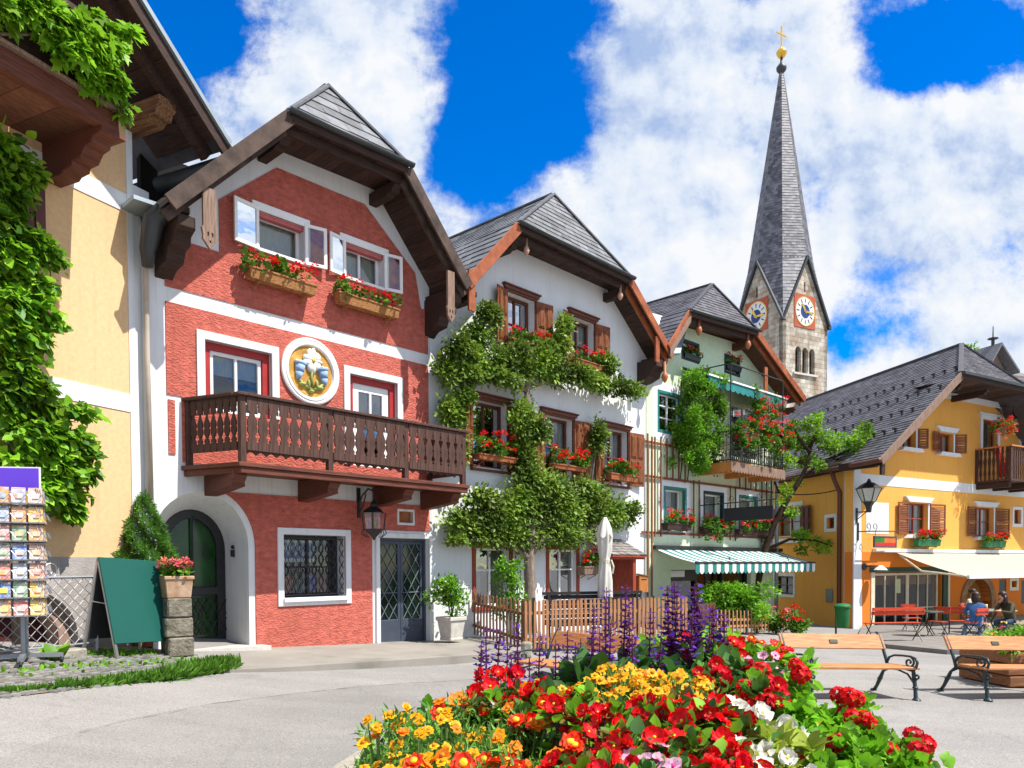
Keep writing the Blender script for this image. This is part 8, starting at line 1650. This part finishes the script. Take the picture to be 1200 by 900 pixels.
many([(585, 778, 2.75), (625, 786, 2.7), (860, 765, 2.9), (842, 780, 2.8), (895, 790, 2.5)], name='begonia_plant', h=.34, spread=.07, label='crimson begonia with green leaves rising above the marigolds', cat='flower', group='crimson begonias in the bed', fol=g_dk, blooms=[(B_CRI, 8), (B_RED, 4)], stem=s_grn, nl=190, lsz=.044, tpl='vineoval', bscale=.56, tilt=.75)
many([(885, 822, 2.15), (905, 842, 2.05), (925, 838, 2.1), (890, 862, 1.9), (915, 872, 1.85), (862, 805, 2.3)], name='white_begonia', h=.3, spread=.06, label='creamy white begonia with yellow-green leaves between red begonias and geraniums', cat='flower', group=G5_, fol=g_yl, blooms=[(B_WHT, 5)], stem=s_grn, nl=170, lsz=.044, tpl='vineoval', bscale=.66, tilt=.5)
many([(768, 862, 1.78), (725, 884, 1.7), (782, 882, 1.68), (705, 893, 1.66), (840, 893, 1.65)], name='petunia_plant', h=.26, spread=.055, label='pale pink petunia with magenta throats at the front edge of the bed', cat='flower', group=G6_, fol=g_dk, blooms=[(B_PNK, 6)], stem=s_grn, nl=220, lsz=.032, tpl='oval', bscale=.8)
many([(925, 790, 2.7), (958, 798, 2.7), (915, 812, 2.45), (945, 822, 2.4), (978, 822, 2.45), (930, 845, 2.2), (962, 850, 2.2), (996, 845, 2.3), (1015, 862, 2.2), (980, 876, 2.05), (940, 880, 2.0), (915, 888, 1.9), (1010, 888, 2.05), (985, 808, 2.6), (1030, 880, 2.2)], name='ivy_geranium', h=.32, spread=.105, label='fresh green geranium plant with few red heads at the right of the bed', cat='flower', group=G4_, fol=g_lime, blooms=[(B_GER, 1)], stem=s_grn, nl=560, lsz=.034, tpl='lobedleaf', low=.2, bscale=.6)
many([(940, 762, 2.75), (905, 778, 2.65), (885, 782, 2.6), (1058, 862, 2.1), (1066, 846, 2.25), (1014, 824, 2.5), (978, 808, 2.6)], name='red_geranium', h=.34, spread=.05, label='tall red geranium head standing clear of the green geranium leaves', cat='flower', group='red geranium heads at the right of the bed', fol=g_lime, blooms=[(B_GER, 3)], stem=s_grn, nl=70, lsz=.04, tpl='lobedleaf', bscale=.62)
many([(875, 744, 3.7), (892, 748, 3.7), (858, 742, 3.8), (800, 742, 3.75), (812, 735, 3.8), (782, 748, 3.6), (845, 748, 3.6)], name='red_dahlia', h=.4, spread=.14, label='vermilion flowers on leafy stems at the back of the bed before the larch fence', cat='flower', group='vermilion flowers at the back of the bed', fol=g_lime, blooms=[(B_BIC, 7), (B_RED, 6)], stem=s_grn, nl=330, lsz=.06, tpl='oval', bscale=.7)
many([(890, 760, 3.4)], name='pink_phlox', h=.4, spread=.08, label='pale pink phlox cluster left of the wooden bench', cat='flower', group=None, fol=g_dk, blooms=[(B_PNK, 16)], stem=s_grn, nl=150, lsz=.05, tpl='oval', bscale=.7)
many([(820, 775, 3.3), (780, 768, 3.3), (745, 765, 3.3), (690, 780, 3.2), (850, 770, 3.3), (725, 776, 3.1)], name='leafy_bedding_plant', h=.4, spread=.17, label='broad-leaved green bedding plant among the salvias', cat='plant', group='leafy plants among the salvias', fol=g_dk, blooms=[], stem=s_grn, nl=240, lsz=.1, tpl='oval')
# salvia spikes
def salvia(px, py, Y, h, seed, big=1.):
    rg = random.Random(seed); top = atY(px, py, Y); root = thing('salvia_spike', Vector((top.x, top.y, top.z - h)), rg.uniform(0, 6), 'purple salvia spike rising before the fences behind the marigolds' if big < 1.3 else 'stout purple salvia spike towering right of the middle of the bed', 'flower', 'purple salvia spikes in the bed' if big < 1.3 else 'stout salvia spikes in the bed'); lean = (rg.uniform(-.02, .02), rg.uniform(-.02, .02))
    s = MB(); s.tube([(0, 0, -.1), (lean[0] * .4, lean[1] * .4, h * .5), (lean[0], lean[1], h)], [.005, .004, .002], 6); s.build('stem', s_bur, root)
    P, D, T = [], [], []; z0 = h * .35; nw = int((h - z0) / .024)
    for i in range(nw):
        f = i / nw; z = z0 + (h - z0) * f; r = .006
        for k in range(8): a = k * .785 + i * .5; P.append((lean[0] * z / h + r * math.cos(a), lean[1] * z / h + r * math.sin(a), z)); D.append((math.cos(a), math.sin(a), .55))
    P, D = np.array(P), np.array(D); sz = .022 * big * (1.15 - .6 * (P[:, 2] - z0) / (h - z0)); leaves('calyx', P, D, sz, 'oval', p_mau, root, seed, jit=.3)
    pick = np.array([rg.random() < (.55 if rg.random() < .8 else .15) for _ in range(len(P))]); leaves('blossom', P[pick] + D[pick] * .009 * big, D[pick] + np.array([0, 0, -.3]), sz[pick] * 1.05, 'petal', p_vio, root, seed + 1, jit=.4)
    bl = [((rg.uniform(-.06, .06), rg.uniform(-.06, .06), h * rg.uniform(.05, .3)), (.05, .05, .05)) for _ in range(4)]; P, D = cloud_pts(bl, 26, seed, .2); leaves('foliage', P, D, .07, 'oval', g_dk, root, seed, jit=.5)
for i, (x, y, Y) in enumerate([(570, 734, 3.0), (580, 733, 3.1), (593, 748, 3.0), (609, 729, 3.05), (604, 765, 2.9), (629, 741, 3.1), (650, 750, 3.1), (665, 738, 3.2), (674, 752, 3.1), (679, 748, 3.2), (693, 710, 3.2), (691, 735, 3.1), (701, 737, 3.1), (709, 688, 3.3), (712, 725, 3.2), (729, 684, 3.3), (738, 706, 3.3), (742, 742, 3.1), (759, 712, 3.4), (769, 740, 3.3), (562, 752, 2.95), (620, 770, 2.8)]): salvia(x, y, Y, .52 if y < 720 else .42, 300 + i * 3)
for i, (x, y, Y) in enumerate([(784, 686, 3.5), (793, 682, 3.5), (813, 684, 3.5), (820, 700, 3.5), (829, 712, 3.5), (838, 710, 3.6), (806, 715, 3.4), (797, 720, 3.4), (850, 716, 3.6)]): salvia(x, y, Y, .55, 400 + i * 3, 1.45 if i < 4 else 1.31)
# leaf litter of small shoots that nobody could count
rg = np.random.default_rng(5); P = np.stack([.42 + rg.uniform(-1, 1, 5200) * .95, 2.75 + rg.uniform(-1, 1, 5200) * 1.22, SOIL + rg.uniform(0, .13, 5200)], 1); P = P[((P[:, 0] - .42) / .95) ** 2 + ((P[:, 1] - 2.75) / 1.25) ** 2 < 1]
o = leaves('bedding_groundcover', P, np.tile([0, -.2, .8], (len(P), 1)), .055, 'oval', [g_dk, g_lime, g_fern], None, 5, jit=.6); o['kind'] = 'stuff'
